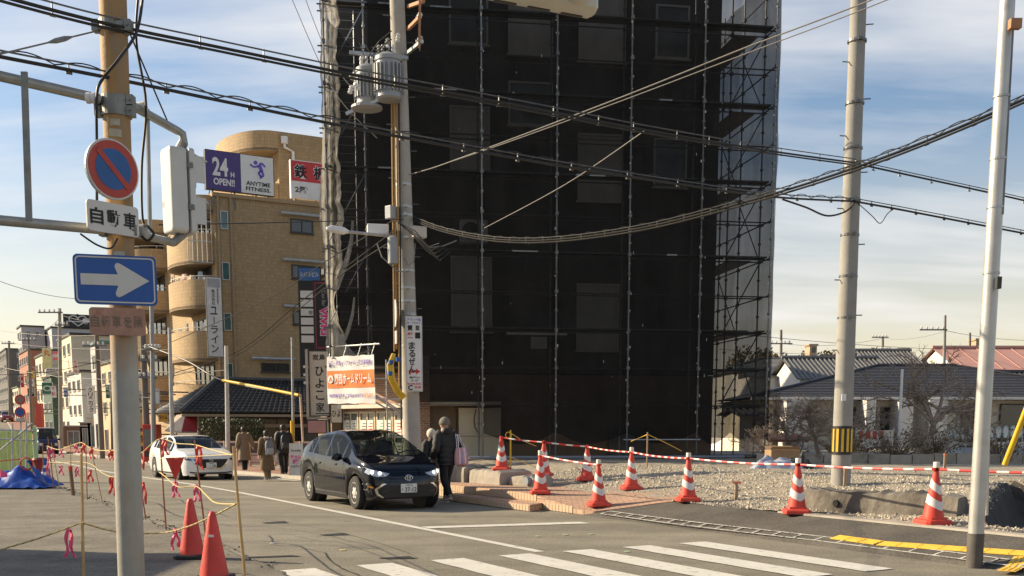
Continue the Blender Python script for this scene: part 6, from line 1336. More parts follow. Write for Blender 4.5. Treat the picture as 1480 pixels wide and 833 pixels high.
mb = MB(); z = P(1140, 545, 72).z; mb.add([Vector((a.x - .3, 71.6, z)), Vector((P(1185, 545, 72).x, 71.6, z)), Vector((P(1215, 520, 72).x, 72.5, z + 1.1)), Vector((b.x + 1, 72.5, z + 1.1)), Vector((b.x + 1, 76.3, z + 1.3)), Vector((a.x - .3, 76.3, z + .6)), ], [(0, 1, 2, 3, 4, 5)]); mb.build('wing_roof', SLATE, h2)
# tiled gable house behind
def gable(name, label, u0, u1, Y, D, ve, vr, roof, wall, ug=None):
    a, b = P(u0, ve, Y), P(u1, ve, Y); ze, zr = a.z, P(u0, vr, Y + D / 2).z; th_ = thing(name, label, 'house', (a.x, Y, -.4))
    mb = MB(); mb.span((a.x + .3, Y + .4, -.4), (b.x - a.x - .6, 0, 0), (0, D - .4, 0), (0, 0, ze + .38)); mb.add([(a.x + .3, Y + .4, ze - .02), (a.x + .3, Y + D, ze - .02), (a.x + .3, Y + D / 2, zr - .15)], [(0, 1, 2)]); mb.add([(b.x - .3, Y + .4, ze - .02), (b.x - .3, Y + D, ze - .02), (b.x - .3, Y + D / 2, zr - .15)], [(0, 2, 1)]); mb.build('wall', wall, th_)
    mb = MB(); mb.add([(a.x, Y, ze), (b.x, Y, ze), (b.x, Y + D / 2, zr), (a.x, Y + D / 2, zr), (a.x, Y + D + .4, ze), (b.x, Y + D + .4, ze)] , [(0, 1, 2, 3), (3, 2, 5, 4)]); mb.build('roof', roof, th_)
    mb = MB(); n = int((b.x - a.x) / (.28 if roof is not PINKROOF else 1.2))
    for k in range(n): x = a.x + (k + .5) * (b.x - a.x) / n; mb.tube([(x, Y - .02, ze + .05), (x, Y + D / 2, zr + .05)], .045 if roof is not PINKROOF else .03, 5)
    mb.tube([(a.x, Y + D / 2, zr + .1), (b.x, Y + D / 2, zr + .1)], .14, 6); o = mb.build('roof_ribs', roof, th_); o['kind'] = 'stuff'
    return th_
gable('tiled_gable_house', 'old house with light-edged ribbed tile roof behind the dark hipped roof', 1152, 1300, 66, 8, 549, 519, mat('silver_tile', (.16, .16, .16), .5, var=.2), HOUSE_W2)
gable('small_gable_house', 'grey gabled house behind the tiled roof', 1255, 1340, 84, 7, 530, 508, mat('grey_roof2', (.17, .17, .17), .6), HOUSE_W2)
gable('pink_roof_house', 'house with faded pink roof behind the steel pole', 1392, 1580, 78, 12, 541, 504, PINKROOF, HOUSE_W2)
gable('white_side_house', 'white walled house with dark roof at right edge', 1428, 1640, 62, 8, 562, 540, SLATE, HOUSE_W2)
gable('left_cream_annex', 'small cream annex wall beside the scaffold foot', 1062, 1112, 46, 4, 600, 592, SLATE, HOUSE_W)
for i, (u0, u1, vt, Y) in enumerate(((1169, 1181, 500, 118), (1296, 1313, 506, 118), (1369, 1383, 504, 112), (1408, 1424, 492, 118))):
    a, b = P(u0, 545, Y), P(u1, vt, Y); th_ = thing('roof_tower', ('beige square tower left of the gravel pole', 'beige square tower above the small grey gable', 'beige square tower left of the pink roof', 'pale square tower above the pink roof')[i], 'tower', (a.x, Y, 0))
    mb = MB(); mb.span((a.x, Y, -.4), (b.x - a.x, 0, 0), (0, 2, 0), (0, 0, b.z + .4)); mb.build('shaft', mat('tower_beige', (.42, .31, .2), .8), th_)
    mb = MB(); mb.span((a.x - .12, Y - .12, b.z), (b.x - a.x + .24, 0, 0), (0, 2.2, 0), (0, 0, .2)); mb.build('cap', MATS['tower_beige'], th_)
    window(th_, (a.x, Y, 0), XA, YN, .25, b.z - .7, .35, .5, DARKFRAME, PANE, 0, False)
# olive trees far behind
for i, (u, vt, Y, rx) in enumerate(((1105, 508, 125, 3.2), (1192, 512, 120, 2.4), (1222, 507, 122, 3.4), (1262, 512, 122, 3.0))):
    c = P(u, vt, Y); th_ = thing('olive_tree', ('rounded olive tree just beyond the scaffold edge', 'small olive tree left of the gravel pole', 'broad olive tree behind the gravel pole', 'olive tree right of the gravel pole')[i], 'tree', (c.x, Y, 0), group='trees behind the houses')
    rnd = random.Random(i); mb = MB(); cs = [Vector((rnd.gauss(0, .55) * rx, rnd.gauss(0, .5) * rx, rnd.uniform(-1.8, -.3))) for _ in range(16)]; pts = []
    for k in range(1500): q = rnd.choice(cs); d = Vector((rnd.gauss(0, 1), rnd.gauss(0, 1), rnd.gauss(0, .8))).normalized() * rnd.uniform(.5, 1) * .85; pts.append(c + q + d)
    leaf_cloud(mb, pts, .2, rnd); mb.build('crown', LEAF_O, th_)
    mb = MB(); mb.tube([(c.x, Y, -.4), (c.x + .1, Y, c.z * .6), (c.x, Y, c.z - 1)], [.3, .2, .08], 7)
    for q in cs[:6]: mb.tube([(c.x, Y, c.z * .7), c + q], [.1, .03], 5)
    mb.build('trunk', MATS['bark'], th_)
# bare cherry trees and shrubs at the lot's far edge
BARK2 = mat('bark_grey', (.33, .25, .19), .9, var=.25, scale=10, bump=.3)
def bare_tree(name, label, base, h, spread, seed, limbs=4, depth=6, lean=0.0, r0=None, m=BARK2, cat='tree'):
    rnd = random.Random(seed); th_ = thing(name, label, cat, base, group='bare trees and shrubs beyond the lot'); tr = MB(); tw = MB()
    def grow(p, d, L_, r_, lev):
        pts = [p]; rr = [r_]; q = p
        for k in range(4):
            d = (d + Vector((rnd.gauss(0, .17), rnd.gauss(0, .17), rnd.gauss(.02, .10)))).normalized(); q = q + d * L_ / 4; pts.append(q); rr.append(r_ * (1 - .1 * (k + 1)))
        (tr if lev < 3 else tw).tube(pts, rr, 6 if lev < 2 else 4 if lev < 4 else 3, cap=False)
        if lev >= depth: return
        for k in range(rnd.choice((2, 3, 3)) if lev else limbs):
            t = rnd.uniform(.45, 1) if lev else rnd.uniform(.5, 1); s_ = pts[min(4, max(1, int(t * 4 + .5)))]
            nd_ = (d + Vector((rnd.gauss(0, spread), rnd.gauss(0, spread), rnd.gauss(.05, spread * .55)))).normalized()
            grow(s_, nd_, L_ * rnd.uniform(.6, .85), max(.0075, r_ * rnd.uniform(.5, .68)), lev + 1)
    grow(fix(base) - UP * .1, Vector((lean, 0, 1)).normalized(), h * .3, r0 or h * .022, 0)
    tr.build('trunk', m, th_, smooth=True); o = tw.build('crown_twigs', m, th_); return th_
for i, (u, v, Y, h, sp_, lean, limbs, lab) in enumerate((
    (1340, 650, 36, 5.6, .85, .1, 6, 'spreading bare cherry tree before the dark roofed house'), (1305, 652, 33, 2.6, .95, -.35, 4, 'low crooked bare tree left of the cherry tree'), (1185, 652, 34, 3.4, .95, .0, 8, 'dense bare shrub left of the gravel pole'),
    (1150, 655, 36, 3.1, .9, .2, 7, 'bare shrub right of the scaffold foot'), (1120, 650, 30, 2.3, .6, .1, 4, 'thin bare sapling beside the scaffold corner'), (1420, 660, 36, 3.0, .95, -.2, 5, 'bare tree hidden behind the steel pole'), (1250, 655, 37, 2.9, .95, .2, 7, 'twiggy bare bush behind the gravel pole'))):
    tb_ = P(u, v, Y); tb_.z = .58; bare_tree('bare_tree', lab, tb_, h, sp_, 31 + i, limbs, 6)
for i, (u, Y, w_, lab) in enumerate(((1290, 31, 1.3, 'low brown twiggy shrub by the white post'), (1225, 31, 1.0, 'low olive shrub behind the gravel pole foot'), (1350, 31.5, 1.2, 'low reddish shrub under the cherry tree'), (1445, 30, 1.2, 'low dry shrub at the right edge of the lot'))):
    rnd = random.Random(60 + i); c = P(u, 668, Y); c.z = .55; th_ = thing('low_shrub', lab, 'shrub', c, group='low shrubs at the lot edge'); mb = MB(); pts = []
    for k in range(60):
        a = rnd.uniform(0, 6.28); d = Vector((math.cos(a) * rnd.uniform(.2, 1) * w_, math.sin(a) * .5 * w_, rnd.uniform(.4, 1.15))); mb.tube([c, c + d * .5 + UP * .12, c + d], [.014, .01, .004], 4, cap=False); pts += [c + d * rnd.uniform(.5, 1.05) for _ in range(14)]
    mb.build('twigs', BARK2, th_); mb = MB(); leaf_cloud(mb, pts, .035, rnd); mb.build('foliage', mat('leaf_dry', (.13, .10, .05), .8, var=.4, scale=6) if i != 1 else LEAF_O, th_)
# white railing with oval panels, yellow stay cover, banner, wall and clutter at the far edge
rl = thing('oval_railing', 'white bridge railing with a row of oval panels behind the steel pole', 'railing', P(1430, 665, 36))
for k in range(16):
    c = P(1372 + k * 10.2, 626 - k * .2, 36.5); mb = MB(); mb.poly([c + Vector((.105 * math.cos(a), 0, .21 * math.sin(a))) for a in [2 * math.pi * j / 20 for j in range(20)]], (0, .03, 0)); ov = mb.build('oval_panel', WHITEP, rl)
    mb = MB(); mb.tube([c + Vector((.105 * math.cos(a), -.004, .21 * math.sin(a))) for a in [2 * math.pi * j / 20 for j in range(21)]], .012, 4); mb.build('oval_rim', mat('rim_green', (.35, .5, .45), .5), ov)
    if k % 2 == 0:
        mb = MB(); mb.cyl(c + Vector((.12, .05, -1.5)), c + Vector((.12, .05, .0)), .025, n=6); mb.build('baluster', WHITEP, rl)
for dv in (642, 652):
    mb = MB(); mb.bar(P(1368, dv, 36.6), P(1560, dv - 2, 36.6), .06, .1 if dv == 642 else .22); mb.build('rail', WHITEP if dv == 642 else mat('rail_blue', (.5, .58, .66), .5), rl)
mb = MB(); a, b = P(1452, 672, 21.5), P(1486, 585, 21.0); mb.cyl(a, b, .055, n=10); yb = tag(mb.build('stay_guard', YELLOW, smooth=True), 'leaning yellow stay-wire cover at the right edge', 'guard'); mb = MB(); mb.cyl(b, b + (b - a) * 4.5, .01, n=5); mb.build('stay_wire', GALV, yb)
bn_ = thing('striped_banner', 'red and white banner hung on the fence behind the bare shrubs', 'banner', P(1262, 645, 33))
a = P(1238, 645, 33); wv = (P(1290, 645, 33) - a).x
mb = MB(); mb.grid(10, 4, lambda i, j: a + Vector((wv * i, .03 * math.sin(i * 12), .5 * j - .03 * math.sin(i * 3.1)))); mb.build('cloth', mat('banner_cream', (.66, .6, .5), .7), bn_)
for kx in (-.02, 1.02): MB().cyl(a + Vector((wv * kx, .04, .55)), Vector((a.x + wv * kx, a.y + .04, .45)), .03, n=6).build('post', GALV_L, bn_)
for k in range(4):
    mb = MB(); mb.grid(3, 3, lambda i, j, k=k: a + Vector((wv * (.05 + .19 * k + .12 * i), .03 * math.sin((.05 + .19 * k + .12 * i) * 12) - .01, .22 + .24 * j))); mb.build('red_print', RED, bn_)
wl = thing('low_block_wall', 'low grey concrete block wall closing the far side of the lot', 'wall', P(1180, 668, 29))
for k in range(13):
    a = P(1095 + k * 32, 668, 29.5); a.z = .35; mb = MB(); mb.span(a, (.585, 0, 0), (0, .15, 0), (0, 0, .52 + .03 * math.sin(k * 5))); mb.build('block', CONC_OLD if k % 3 else CONC, wl)
bxx = thing('cardboard_box', 'brown cardboard box on the gravel by the far wall', 'box', P(1128, 668, 27.5)); q = P(1130, 668, 27.5); q.z = .6
mb = MB(); mb.box(q + UP * .22, (.75, .5, .42), .1); mb.build('carton', mat('cardboard', (.32, .21, .12), .8, var=.1), bxx)
for sg_ in (-1, 1): mb = MB(); mb.add([q + Vector((-.37, .25 * sg_, .435)), q + Vector((.37, .25 * sg_, .435)), q + Vector((.36, .42 * sg_, .52)), q + Vector((-.36, .42 * sg_, .52))], [(0, 1, 2, 3)]); mb.build('flap', MATS['cardboard'], bxx)
def heap(name, label, c, rx, ry, h, m, seed, cat, n=26):
    mb = MB(); mb.grid(n, n, lambda i, j: fix(c) + Vector(((i * 2 - 1) * rx, (j * 2 - 1) * ry, max(-.02, h * (1 - max(abs(i * 2 - 1), abs(j * 2 - 1)) ** 2.2) * (.75 + .6 * mnoise.noise((i * 4, j * 4, seed))) + .09 * h * mnoise.noise((i * 15, j * 15, seed)))))); return tag(mb.build(name, m, smooth=True, ang=50), label, cat)
heap('tarp_bundle', 'crumpled blue-grey tarpaulin bundle on the far gravel', (P(1122, 672, 26).x, 26, .58), .65, .4, .34, mat('tarp_grey', (.3, .33, .42), .6, var=.2), 3, 'tarp')
heap('rubbish_bag', 'black rubbish bag beside the tarpaulin bundle', (P(1158, 672, 26).x, 26.2, .58), .32, .3, .42, BLACKP, 5, 'bag')
hz_ = None
# ================================================================== vehicles
TYRE = mat('tyre_rubber', (.018, .018, .018), .8, var=.2, scale=20, bump=.2); RIM = mat('alloy_rim', (.58, .56, .52), .4, .25, var=.08)
CARGLASS = clear_glass('car_glass', (.5, .56, .54), .40); SIDEGLASS = clear_glass('car_side_glass', (.8, .86, .83), .72); CHROME = mat('chrome', (.6, .6, .6), .15, 1.0, var=.03); LENS = mat('lamp_lens', (.62, .64, .66), .08, .35, var=.25, scale=9, coat=1)
TRIM = mat('black_trim', (.012, .012, .013), .55, var=.2); INTER = mat('car_interior', (.03, .03, .032), .8)
PLATE_W = mat('number_plate', (.70, .69, .66), .5, var=.03); PLATE_G = mat('plate_green', (.02, .09, .05), .5)
def car_paint(name, col, metal=.0, rough=.28):
    m = mat(name, col, rough, metal, var=.05, scale=2, coat=.6 if max(col) > .1 else 0); m.node_tree.nodes['Principled BSDF'].inputs['Coat Roughness'].default_value = .04; return m
def tab(t, x):
    if x <= t[0][0]: return t[0][1]
    for (a, b), (c, d) in zip(t, t[1:]):
        if x <= c: return b + (d - b) * (x - a) / (c - a)
    return t[-1][1]
def stab(t, x, w=.06):
    return sum(tab(t, x + w * k) for k in (-2, -1, 0, 1, 2)) / 5
def make_car(name, label, cat, loc, rz, S):
    """S: L, W, wheel x positions, tyre radius, tables along x (front positive): top, belt, width, and glass limits"""
    L_, W_ = S['L'], S['W']; xr, xf = S['axles']; tr = S['tyre']; root = thing(name, label, cat, loc, rz)
    n = int(L_ / .055); xs = [-L_ / 2 + L_ * i / n for i in range(n + 1)]
    rows = []
    for x in xs:
        hw = stab(S['width'], x, .02) * W_ / 2; zT = stab(S['top'], x, .035); zB = min(stab(S['belt'], x, .03), zT - .012)
        zb = tab(S['bottom'], x)
        for xa in (xr, xf):
            d = abs(x - xa); Ra = tr + .055
            if d < Ra: zb = max(zb, tr + math.sqrt(Ra * Ra - d * d) * .98)
        zb = min(zb, zB - .06); g = max(0.0, zT - zB); tum = S.get('tumble', .24) * min(1, g / .5); yr = hw * (.945 - tum); hB = zB - zb
        rows.append([(hw * .95, zb), (hw * .985, zb + .2 * hB), (hw, zb + .5 * hB), (hw * .992, zb + .72 * hB), (hw * .972, zb + .9 * hB), (hw * .95, zB), (hw * .94, zB + g * .06), (yr + (hw * .94 - yr) * .45, zB + g * .5), (yr, zB + g * .86), (yr * .93, zB + g * .955), (yr * .6, zB + g * .995), (0, zT)])
    nr = len(rows[0]); V = []; idx = {}
    for i, x in enumerate(xs):
        for j, (y, z) in enumerate(rows[i]):
            # nose and tail lean back towards the top
            V.append((x, y, z)); idx[(i, j, 1)] = len(V) - 1
            if j == nr - 1: idx[(i, j, -1)] = len(V) - 1
            else: V.append((x, -y, z)); idx[(i, j, -1)] = len(V) - 1
    parts = {'body': [], 'windshield': [], 'rear_window': [], 'side_r': [], 'side_l': []}
    w0, w1 = S['windshield']; r0, r1 = S['rear_glass']; g0, g1 = S['side_glass']; pill = S['pillars']
    for i in range(n):
        xm = (xs[i] + xs[i + 1]) / 2
        for sd in (1, -1):
            for j in range(nr - 1):
                q = (idx[(i, j, sd)], idx[(i + 1, j, sd)], idx[(i + 1, j + 1, sd)], idx[(i, j + 1, sd)])
                if sd > 0: q = q[::-1]
                q = tuple(dict.fromkeys(q))
                if len(q) < 3: continue
                k = 'body'; zrow = rows[i][j][1]; gl = rows[i][nr - 1][1] - rows[i][5][1]
                if 6 <= j < 8 and g0 < xm < g1 and gl > .13 and not any(a < xm < b for a, b in pill): k = 'side_l' if sd > 0 else 'side_r'
                elif j >= 9 and w0 < xm < w1: k = 'windshield'
                elif j >= 9 and r0 < xm < r1: k = 'rear_window'
                parts[k].append(q)
    for i, sgn in ((0, 1), (n, -1)):
        ring = [idx[(i, j, 1)] for j in range(nr)] + [idx[(i, j, -1)] for j in range(nr - 2, -1, -1)]; parts['body'].append(tuple(ring if sgn < 0 else ring[::-1]))
    body_bm_faces = [f for k in parts for f in parts[k]]
    bvh = BVHTree.FromPolygons([Vector(v) for v in V], body_bm_faces)
    def emit(nm, faces, m, par=root, offs=0):
        if not faces: return None
        mb = MB(); used = {}; 
        for f in faces:
            t = []
            for k in f:
                if k not in used: used[k] = len(mb.v); mb.v.append(Vector(V[k]))
                t.append(used[k])
            mb.f.append(tuple(t)); mb.m.append(0)
        return mb.build(nm, m, par, smooth=True, local=True, ang=38)
    paint = S['paint']; body = emit('body', parts['body'], paint)
    emit('windshield', parts['windshield'], CARGLASS); emit('rear_window', parts['rear_window'], CARGLASS); emit('side_window', parts['side_l'], SIDEGLASS); emit('side_window', parts['side_r'], SIDEGLASS)
    def decal(nm, outline, m, axis='front', off=.006, par=root, sub=4, skirt=True):
        """shape given in (y,z) seen from the front, or (x,z) seen from a side, laid on the body surface"""
        bm = bmesh.new(); vs = [bm.verts.new((a, b, 0)) for a, b in outline]; bm.faces.new(vs)
        bmesh.ops.triangulate(bm, faces=bm.faces[:])
        for _ in range(sub):
            lg = [e for e in bm.edges if e.calc_length() > .07]
            if not lg: break
            bmesh.ops.subdivide_edges(bm, edges=lg, cuts=1); bmesh.ops.triangulate(bm, faces=bm.faces[:])
        out_v = []
        for v in bm.verts:
            a, b = v.co.x, v.co.y
            if axis == 'front': o, d = Vector((L_ / 2 + 1, a, b)), Vector((-1, 0, 0))
            elif axis == 'rear': o, d = Vector((-L_ / 2 - 1, a, b)), Vector((1, 0, 0))
            elif axis == 'right': o, d = Vector((a, -W_, b)), Vector((0, 1, 0))
            else: o, d = Vector((a, W_, b)), Vector((0, -1, 0))
            h, nn, _, _ = bvh.ray_cast(o, d)
            if h is None: h = o + d * (1.3 if axis in ('front', 'rear') else W_ / 2 + .1); 
            out_v.append(h - d * off)
        bm.verts.index_update(); mb = MB(); mb.add(out_v, [tuple(v.index for v in f.verts) for f in bm.faces]); bm.free()
        return mb.build(nm, m, par, smooth=True, local=True)
    # wheels
    for xa in (xr, xf):
        for sd in (1, -1):
            c = Vector((xa, sd * (W_ / 2 - .12), tr)); ax = Vector((0, sd, 0)); mb = MB()
            mb.lathe(c, [(tr * .60, -.10), (tr * .93, -.10), (tr, -.07), (tr, .07), (tr * .93, .095), (tr * .66, .10), (tr * .64, .085)], 30, ax); wh = mb.build('wheel', TYRE, root, smooth=True, local=True)
            mb = MB(); mb.lathe(c, [(tr * .66, .06), (tr * .66, .092), (tr * .61, .092), (tr * .58, .05), (tr * .2, .045), (.02, .045)], 28, ax)
            for k in range(S.get('spokes', 6)):
                a = 2 * math.pi * k / S.get('spokes', 6); d = Vector((math.cos(a), 0, math.sin(a))); sdv = Vector((-math.sin(a), 0, math.cos(a)))
                mb.add([c + ax * .088 + d * tr * .1 - sdv * .035, c + ax * .088 + d * tr * .1 + sdv * .035, c + ax * .082 + d * tr * .62 + sdv * .022, c + ax * .082 + d * tr * .62 - sdv * .022, c + ax * .055 + d * tr * .1 - sdv * .045, c + ax * .055 + d * tr * .1 + sdv * .045, c + ax * .05 + d * tr * .62 + sdv * .03, c + ax * .05 + d * tr * .62 - sdv * .03], [(0, 1, 2, 3), (0, 3, 7, 4), (1, 5, 6, 2)])
            mb.lathe(c, [(.06, .06), (.06, .094), (.045, .1)], 14, ax); mb.build('rim', RIM, wh, local=True)
            mb = MB(); mb.lathe(c, [(tr * .6, .03), (tr * .6, .046)], 24, ax); mb.build('brake_disc', TRIM, wh, local=True)
    # dark underbody and wheel wells, seats
    mb = MB(); mb.box((0, 0, .30), (L_ * .90, W_ * .62, .2)); mb.box((0, 0, .42), (L_ * .8, W_ * .55, .2)); mb.build('underbody', TRIM, root, local=True)
    for xa in (xr, xf):
        for sd in (1, -1): mb = MB(); mb.lathe((xa, sd * (W_ / 2 - .22), tr), [(tr + .07, -.1), (tr + .07, .09)], 20, (0, sd, 0)); mb.build('wheel_well', TRIM, root, local=True)
    if S.get('cabin', True):
        cx0 = (S['side_glass'][0] + w0) / 2; zb_ = tab(S['belt'], 0)
        mb = MB(); mb.box((cx0 - .1, 0, zb_ - .18), (2.2, W_ * .8, .06)); mb.box((w1 - .2, 0, zb_ - .03), (.5, W_ * .8, .12)); mb.build('dashboard', INTER, root, local=True)
        for sd in (1, -1):
            mb = MB(); x0 = w0 - .35; mb.box((x0, sd * .36, zb_ + .08), (.16, .46, .5), M=Matrix.Rotation(R(-12), 3, 'Y')); mb.box((x0 - .08, sd * .36, zb_ + .42), (.1, .25, .18)); mb.build('seat', INTER, root, local=True, bevel=.04)
        mb = MB(); pts = [Vector((w0 + .25, -.36 + .18 * math.cos(a), zb_ + .1 + .16 * math.sin(a))) for a in [2 * math.pi * k / 18 for k in range(19)]]; mb.tube(pts, .016, 5); mb.build('steering_wheel', TRIM, root, local=True)
    # mirrors, handles, seams
    for sd in (1, -1):
        c = Vector((S['mirror'], sd * (W_ / 2 + .07), tab(S['belt'], S['mirror']) + .07)); rings = []
        for k in range(7):
            a = math.pi * k / 6; rr = math.sin(a) * .98 + .02; rings.append([c + Vector((.07 * rr * math.cos(b), sd * (-.11 * math.cos(a)), .075 * rr * math.sin(b))) for b in [2 * math.pi * j / 12 for j in range(12)]])
        mb = MB(); mb.loft(rings); mb.cyl(c + Vector((.0, -sd * .1, -.03)), c + Vector((.02, -sd * .18, -.07)), .025, n=6); mr = mb.build('mirror', S.get('mirror_mat', paint), root, smooth=True, local=True)
        mb = MB(); mb.box(c + Vector((-.072, 0, 0)), (.01, .17, .11)); mb.build('mirror_glass', CHROME, mr, local=True)
        ax = 'left' if sd > 0 else 'right'
        for hx in S.get('handles', ()):
            decal('door_handle', [(hx - .09, .80), (hx + .09, .81), (hx + .09, .84), (hx - .09, .83)] if 'hz' not in S else [(hx - .09, S['hz']), (hx + .09, S['hz']), (hx + .09, S['hz'] + .03), (hx - .09, S['hz'] + .03)], paint, ax, .02)
        for sxm in S.get('seams', ()):
            pts = sxm; lo_ = [(a - .006, b) for a, b in pts] + [(a + .006, b) for a, b in pts[::-1]]; decal('door_seam', lo_, TRIM, ax, .002, sub=5)
        if 'sill' in S: decal('side_skirt', [(xr + tr + .1, S['sill']), (xf - tr - .1, S['sill']), (xf - tr - .08, S['sill'] + .06), (xr + tr + .1, S['sill'] + .06)], TRIM, ax, .004)
    # plate
    return root, decal, bvh, emit, parts
def front_plate(root, bvh, L_, z, lines, w=.33, h=.165, tilt=.0, y=0):
    hit, *_ = bvh.ray_cast(Vector((L_, y, z)), Vector((-1, 0, 0))); x = (hit.x if hit else L_ / 2) + .018
    mb = MB(); mb.box((x, y, z), (.012, w, h)); pl_ = mb.build('number_plate', PLATE_W, root, local=True, bevel=.004)
    mb = MB()
    for s_, dy, dz, tw, th_ in lines: put_text(mb, s_, (x + .0075, y + dy, z + dz), (0, 1, 0), (0, 0, 1), w=tw, h=th_, bold=.025)
    mb.build('plate_lettering', PLATE_G, pl_, local=True)
HX = -DS; CAR_RZ = math.atan2(HX.y, HX.x)
BLACKCAR = car_paint('black_metallic', (.004, .005, .009), .0, .05)
SB_ = dict(L=4.05, W=1.695, axles=(-1.26, 1.34), tyre=.31, spokes=6, paint=BLACKCAR, mirror='x', sill=.20,
    top=[(-2.025, .80), (-1.93, 1.0), (-1.62, 1.22), (-1.2, 1.355), (-.7, 1.44), (-.15, 1.485), (.22, 1.455), (.62, 1.32), (1.28, .985), (1.5, .935), (1.75, .865), (1.93, .77), (2.0, .66), (2.025, .58)],
    belt=[(-2.025, .76), (-1.85, .97), (-1.2, 1.0), (-.4, .94), (.6, .895), (1.25, .885), (1.55, .83), (1.8, .75), (1.95, .66), (2.025, .52)],
    bottom=[(-2.025, .36), (-1.9, .26), (-1.0, .19), (1.0, .18), (1.85, .18), (2.025, .24)],
    width=[(-2.025, .78), (-1.9, .93), (-1.5, .985), (-.6, 1.0), (.8, 1.0), (1.4, .985), (1.7, .93), (1.88, .84), (1.98, .70), (2.025, .56)],
    windshield=(.28, 1.24), rear_glass=(-1.95, -1.45), side_glass=(-1.32, .95), pillars=((-.27, -.18), (-1.02, -.96), (.62, .68)), handles=(-.55, .35),
    seams=([(-.23, .25), (-.22, .6), (-.23, .92)], [(.78, .25), (.82, .6), (.78, .9)], [(-1.05, .6), (-.95, .75), (-.98, .95)]))
SB_['mirror'] = .72; SB_['mirror_mat'] = BLACKCAR
cc = ST(21.28, 8.58, 0.0)
car1, dec, bvh, emit, _ = make_car('hatchback_car', 'shiny black hatchback with lit headlights waiting at the stop line', 'car', cc, CAR_RZ, SB_)
for sd in (1, -1):
    m_ = lambda pts: [(sd * a, b) for a, b in (pts if sd > 0 else pts[::-1])]
    hl = dec('headlight', m_([(.36, .685), (.50, .715), (.66, .755), (.76, .80), (.79, .74), (.72, .665), (.60, .625), (.44, .64)]), LENS, off=.006)
    lamps = []
    for a, b, r_ in ((.55, .69, .035), (.66, .71, .04)):
        mb = MB(); lamps.append(mb); h_, nn, *_ = bvh.ray_cast(Vector((4, sd * a, b)), Vector((-1, 0, 0)));  mb.lathe(h_ + Vector((.004, 0, 0)), [(r_, 0), (r_ * .8, .012), (.005, .018)], 14, (1, sd * .25, .15))
    em = bpy.data.materials.new('lamp_lit%d' % sd); em.use_nodes = True; b_ = em.node_tree.nodes['Principled BSDF']; b_.inputs['Base Color'].default_value = (.9, .9, .9, 1); b_.inputs['Emission Color'].default_value = (1, .97, .9, 1); b_.inputs['Emission Strength'].default_value = 1.2; b_.inputs['Roughness'].default_value = .1
    for mb in lamps: mb.build('lamp', em, hl, local=True)
    dec('grille_surround', m_([(.44, .50), (.52, .505), (.65, .40), (.62, .30), (.52, .235), (.50, .25), (.58, .31), (.605, .395), (.50, .475)]), CHROME, off=.012)
    dec('intake_corner', m_([(.70, .50), (.78, .54), (.78, .34), (.68, .30)]), TRIM, off=.005)
    dec('turn_lamp', m_([(.66, .44), (.74, .47), (.74, .44), (.67, .41)]), mat('amber', (.45, .18, .03), .3), off=.009)
    dec('tail_lamp', m_([(.55, .86), (.74, .9), (.76, .7), (.66, .66), (.6, .76)]), mat('tail_red', (.35, .01, .01), .2), 'rear', .006)
dec('grille', [(-.50, .47), (.50, .47), (.595, .395), (.57, .315), (.49, .25), (-.49, .25), (-.57, .315), (-.595, .395)], TRIM, off=.006)
dec('grille_bar', [(-.55, .365), (.55, .365), (.56, .34), (-.56, .34)], mat('gloss_black', (.01, .01, .011), .2), off=.012)
dec('nose_seam', [(-.62, .700), (-.3, .715), (.3, .715), (.62, .700), (.62, .694), (.3, .708), (-.3, .708), (-.62, .694)], TRIM, off=.003)
dec('splitter', [(-.62, .235), (.62, .235), (.60, .20), (-.60, .20)], TRIM, off=.01)
h_, *_ = bvh.ray_cast(Vector((4, 0, .60)), Vector((-1, 0, 0)))
mb = MB()
for rx, ry, dz, t_ in ((.075, .052, 0, .009), (.027, .048, 0, .008), (.05, .018, .026, .008)):
    mb.tube([h_ + Vector((.012, rx * math.cos(a), dz + ry * math.sin(a))) for a in [2 * math.pi * k / 24 for k in range(25)]], t_, 6)
mb.build('emblem', CHROME, car1, local=True)
front_plate(car1, bvh, 4.05, .41, (('37-12', .035, -.025, .235, .085), ('さ', -.135, -.025, .035, .04), ('大阪530', 0, .055, .15, .03)))
for y0, y1 in ((-.55, .1), (.05, .62)): mb = MB(); mb.tube([(1.27, y0, .99), (1.12, (y0 + y1) / 2, 1.075), (1.06, y1, 1.095)], .012, 5); mb.build('wiper', TRIM, car1, local=True)

car1.scale = (1.05, 1.045, 1.055)
WHITECAR = car_paint('white_pearl', (.74, .74, .72), .0, .3)
SW_ = dict(L=4.46, W=1.795, axles=(-1.30, 1.425), tyre=.325, spokes=9, paint=WHITECAR, sill=.19, mirror=.52,
    top=[(-2.23, .86), (-2.1, 1.02), (-1.75, 1.2), (-1.2, 1.34), (-.6, 1.42), (-.2, 1.44), (.15, 1.42), (.55, 1.30), (1.15, 1.0), (1.45, .955), (1.85, .90), (2.1, .80), (2.2, .70), (2.23, .60)],
    belt=[(-2.23, .82), (-1.9, .98), (-1.2, .99), (-.3, .94), (.6, .91), (1.15, .90), (1.6, .86), (2.0, .77), (2.15, .68), (2.23, .52)],
    bottom=[(-2.23, .38), (-2.05, .26), (-1.0, .18), (1.0, .17), (2.05, .17), (2.23, .23)],
    width=[(-2.23, .78), (-2.1, .92), (-1.6, .99), (-.6, 1.0), (.9, 1.0), (1.6, .985), (1.95, .92), (2.12, .82), (2.2, .68), (2.23, .54)],
    windshield=(.2, 1.12), rear_glass=(-2.05, -1.5), side_glass=(-1.4, .85), pillars=((-.35, -.27), (-1.12, -1.06), (.5, .56)), handles=(-.65, .25), seams=([(-.3, .25), (-.29, .6), (-.3, .92)], [(.7, .25), (.74, .6), (.7, .9)]))
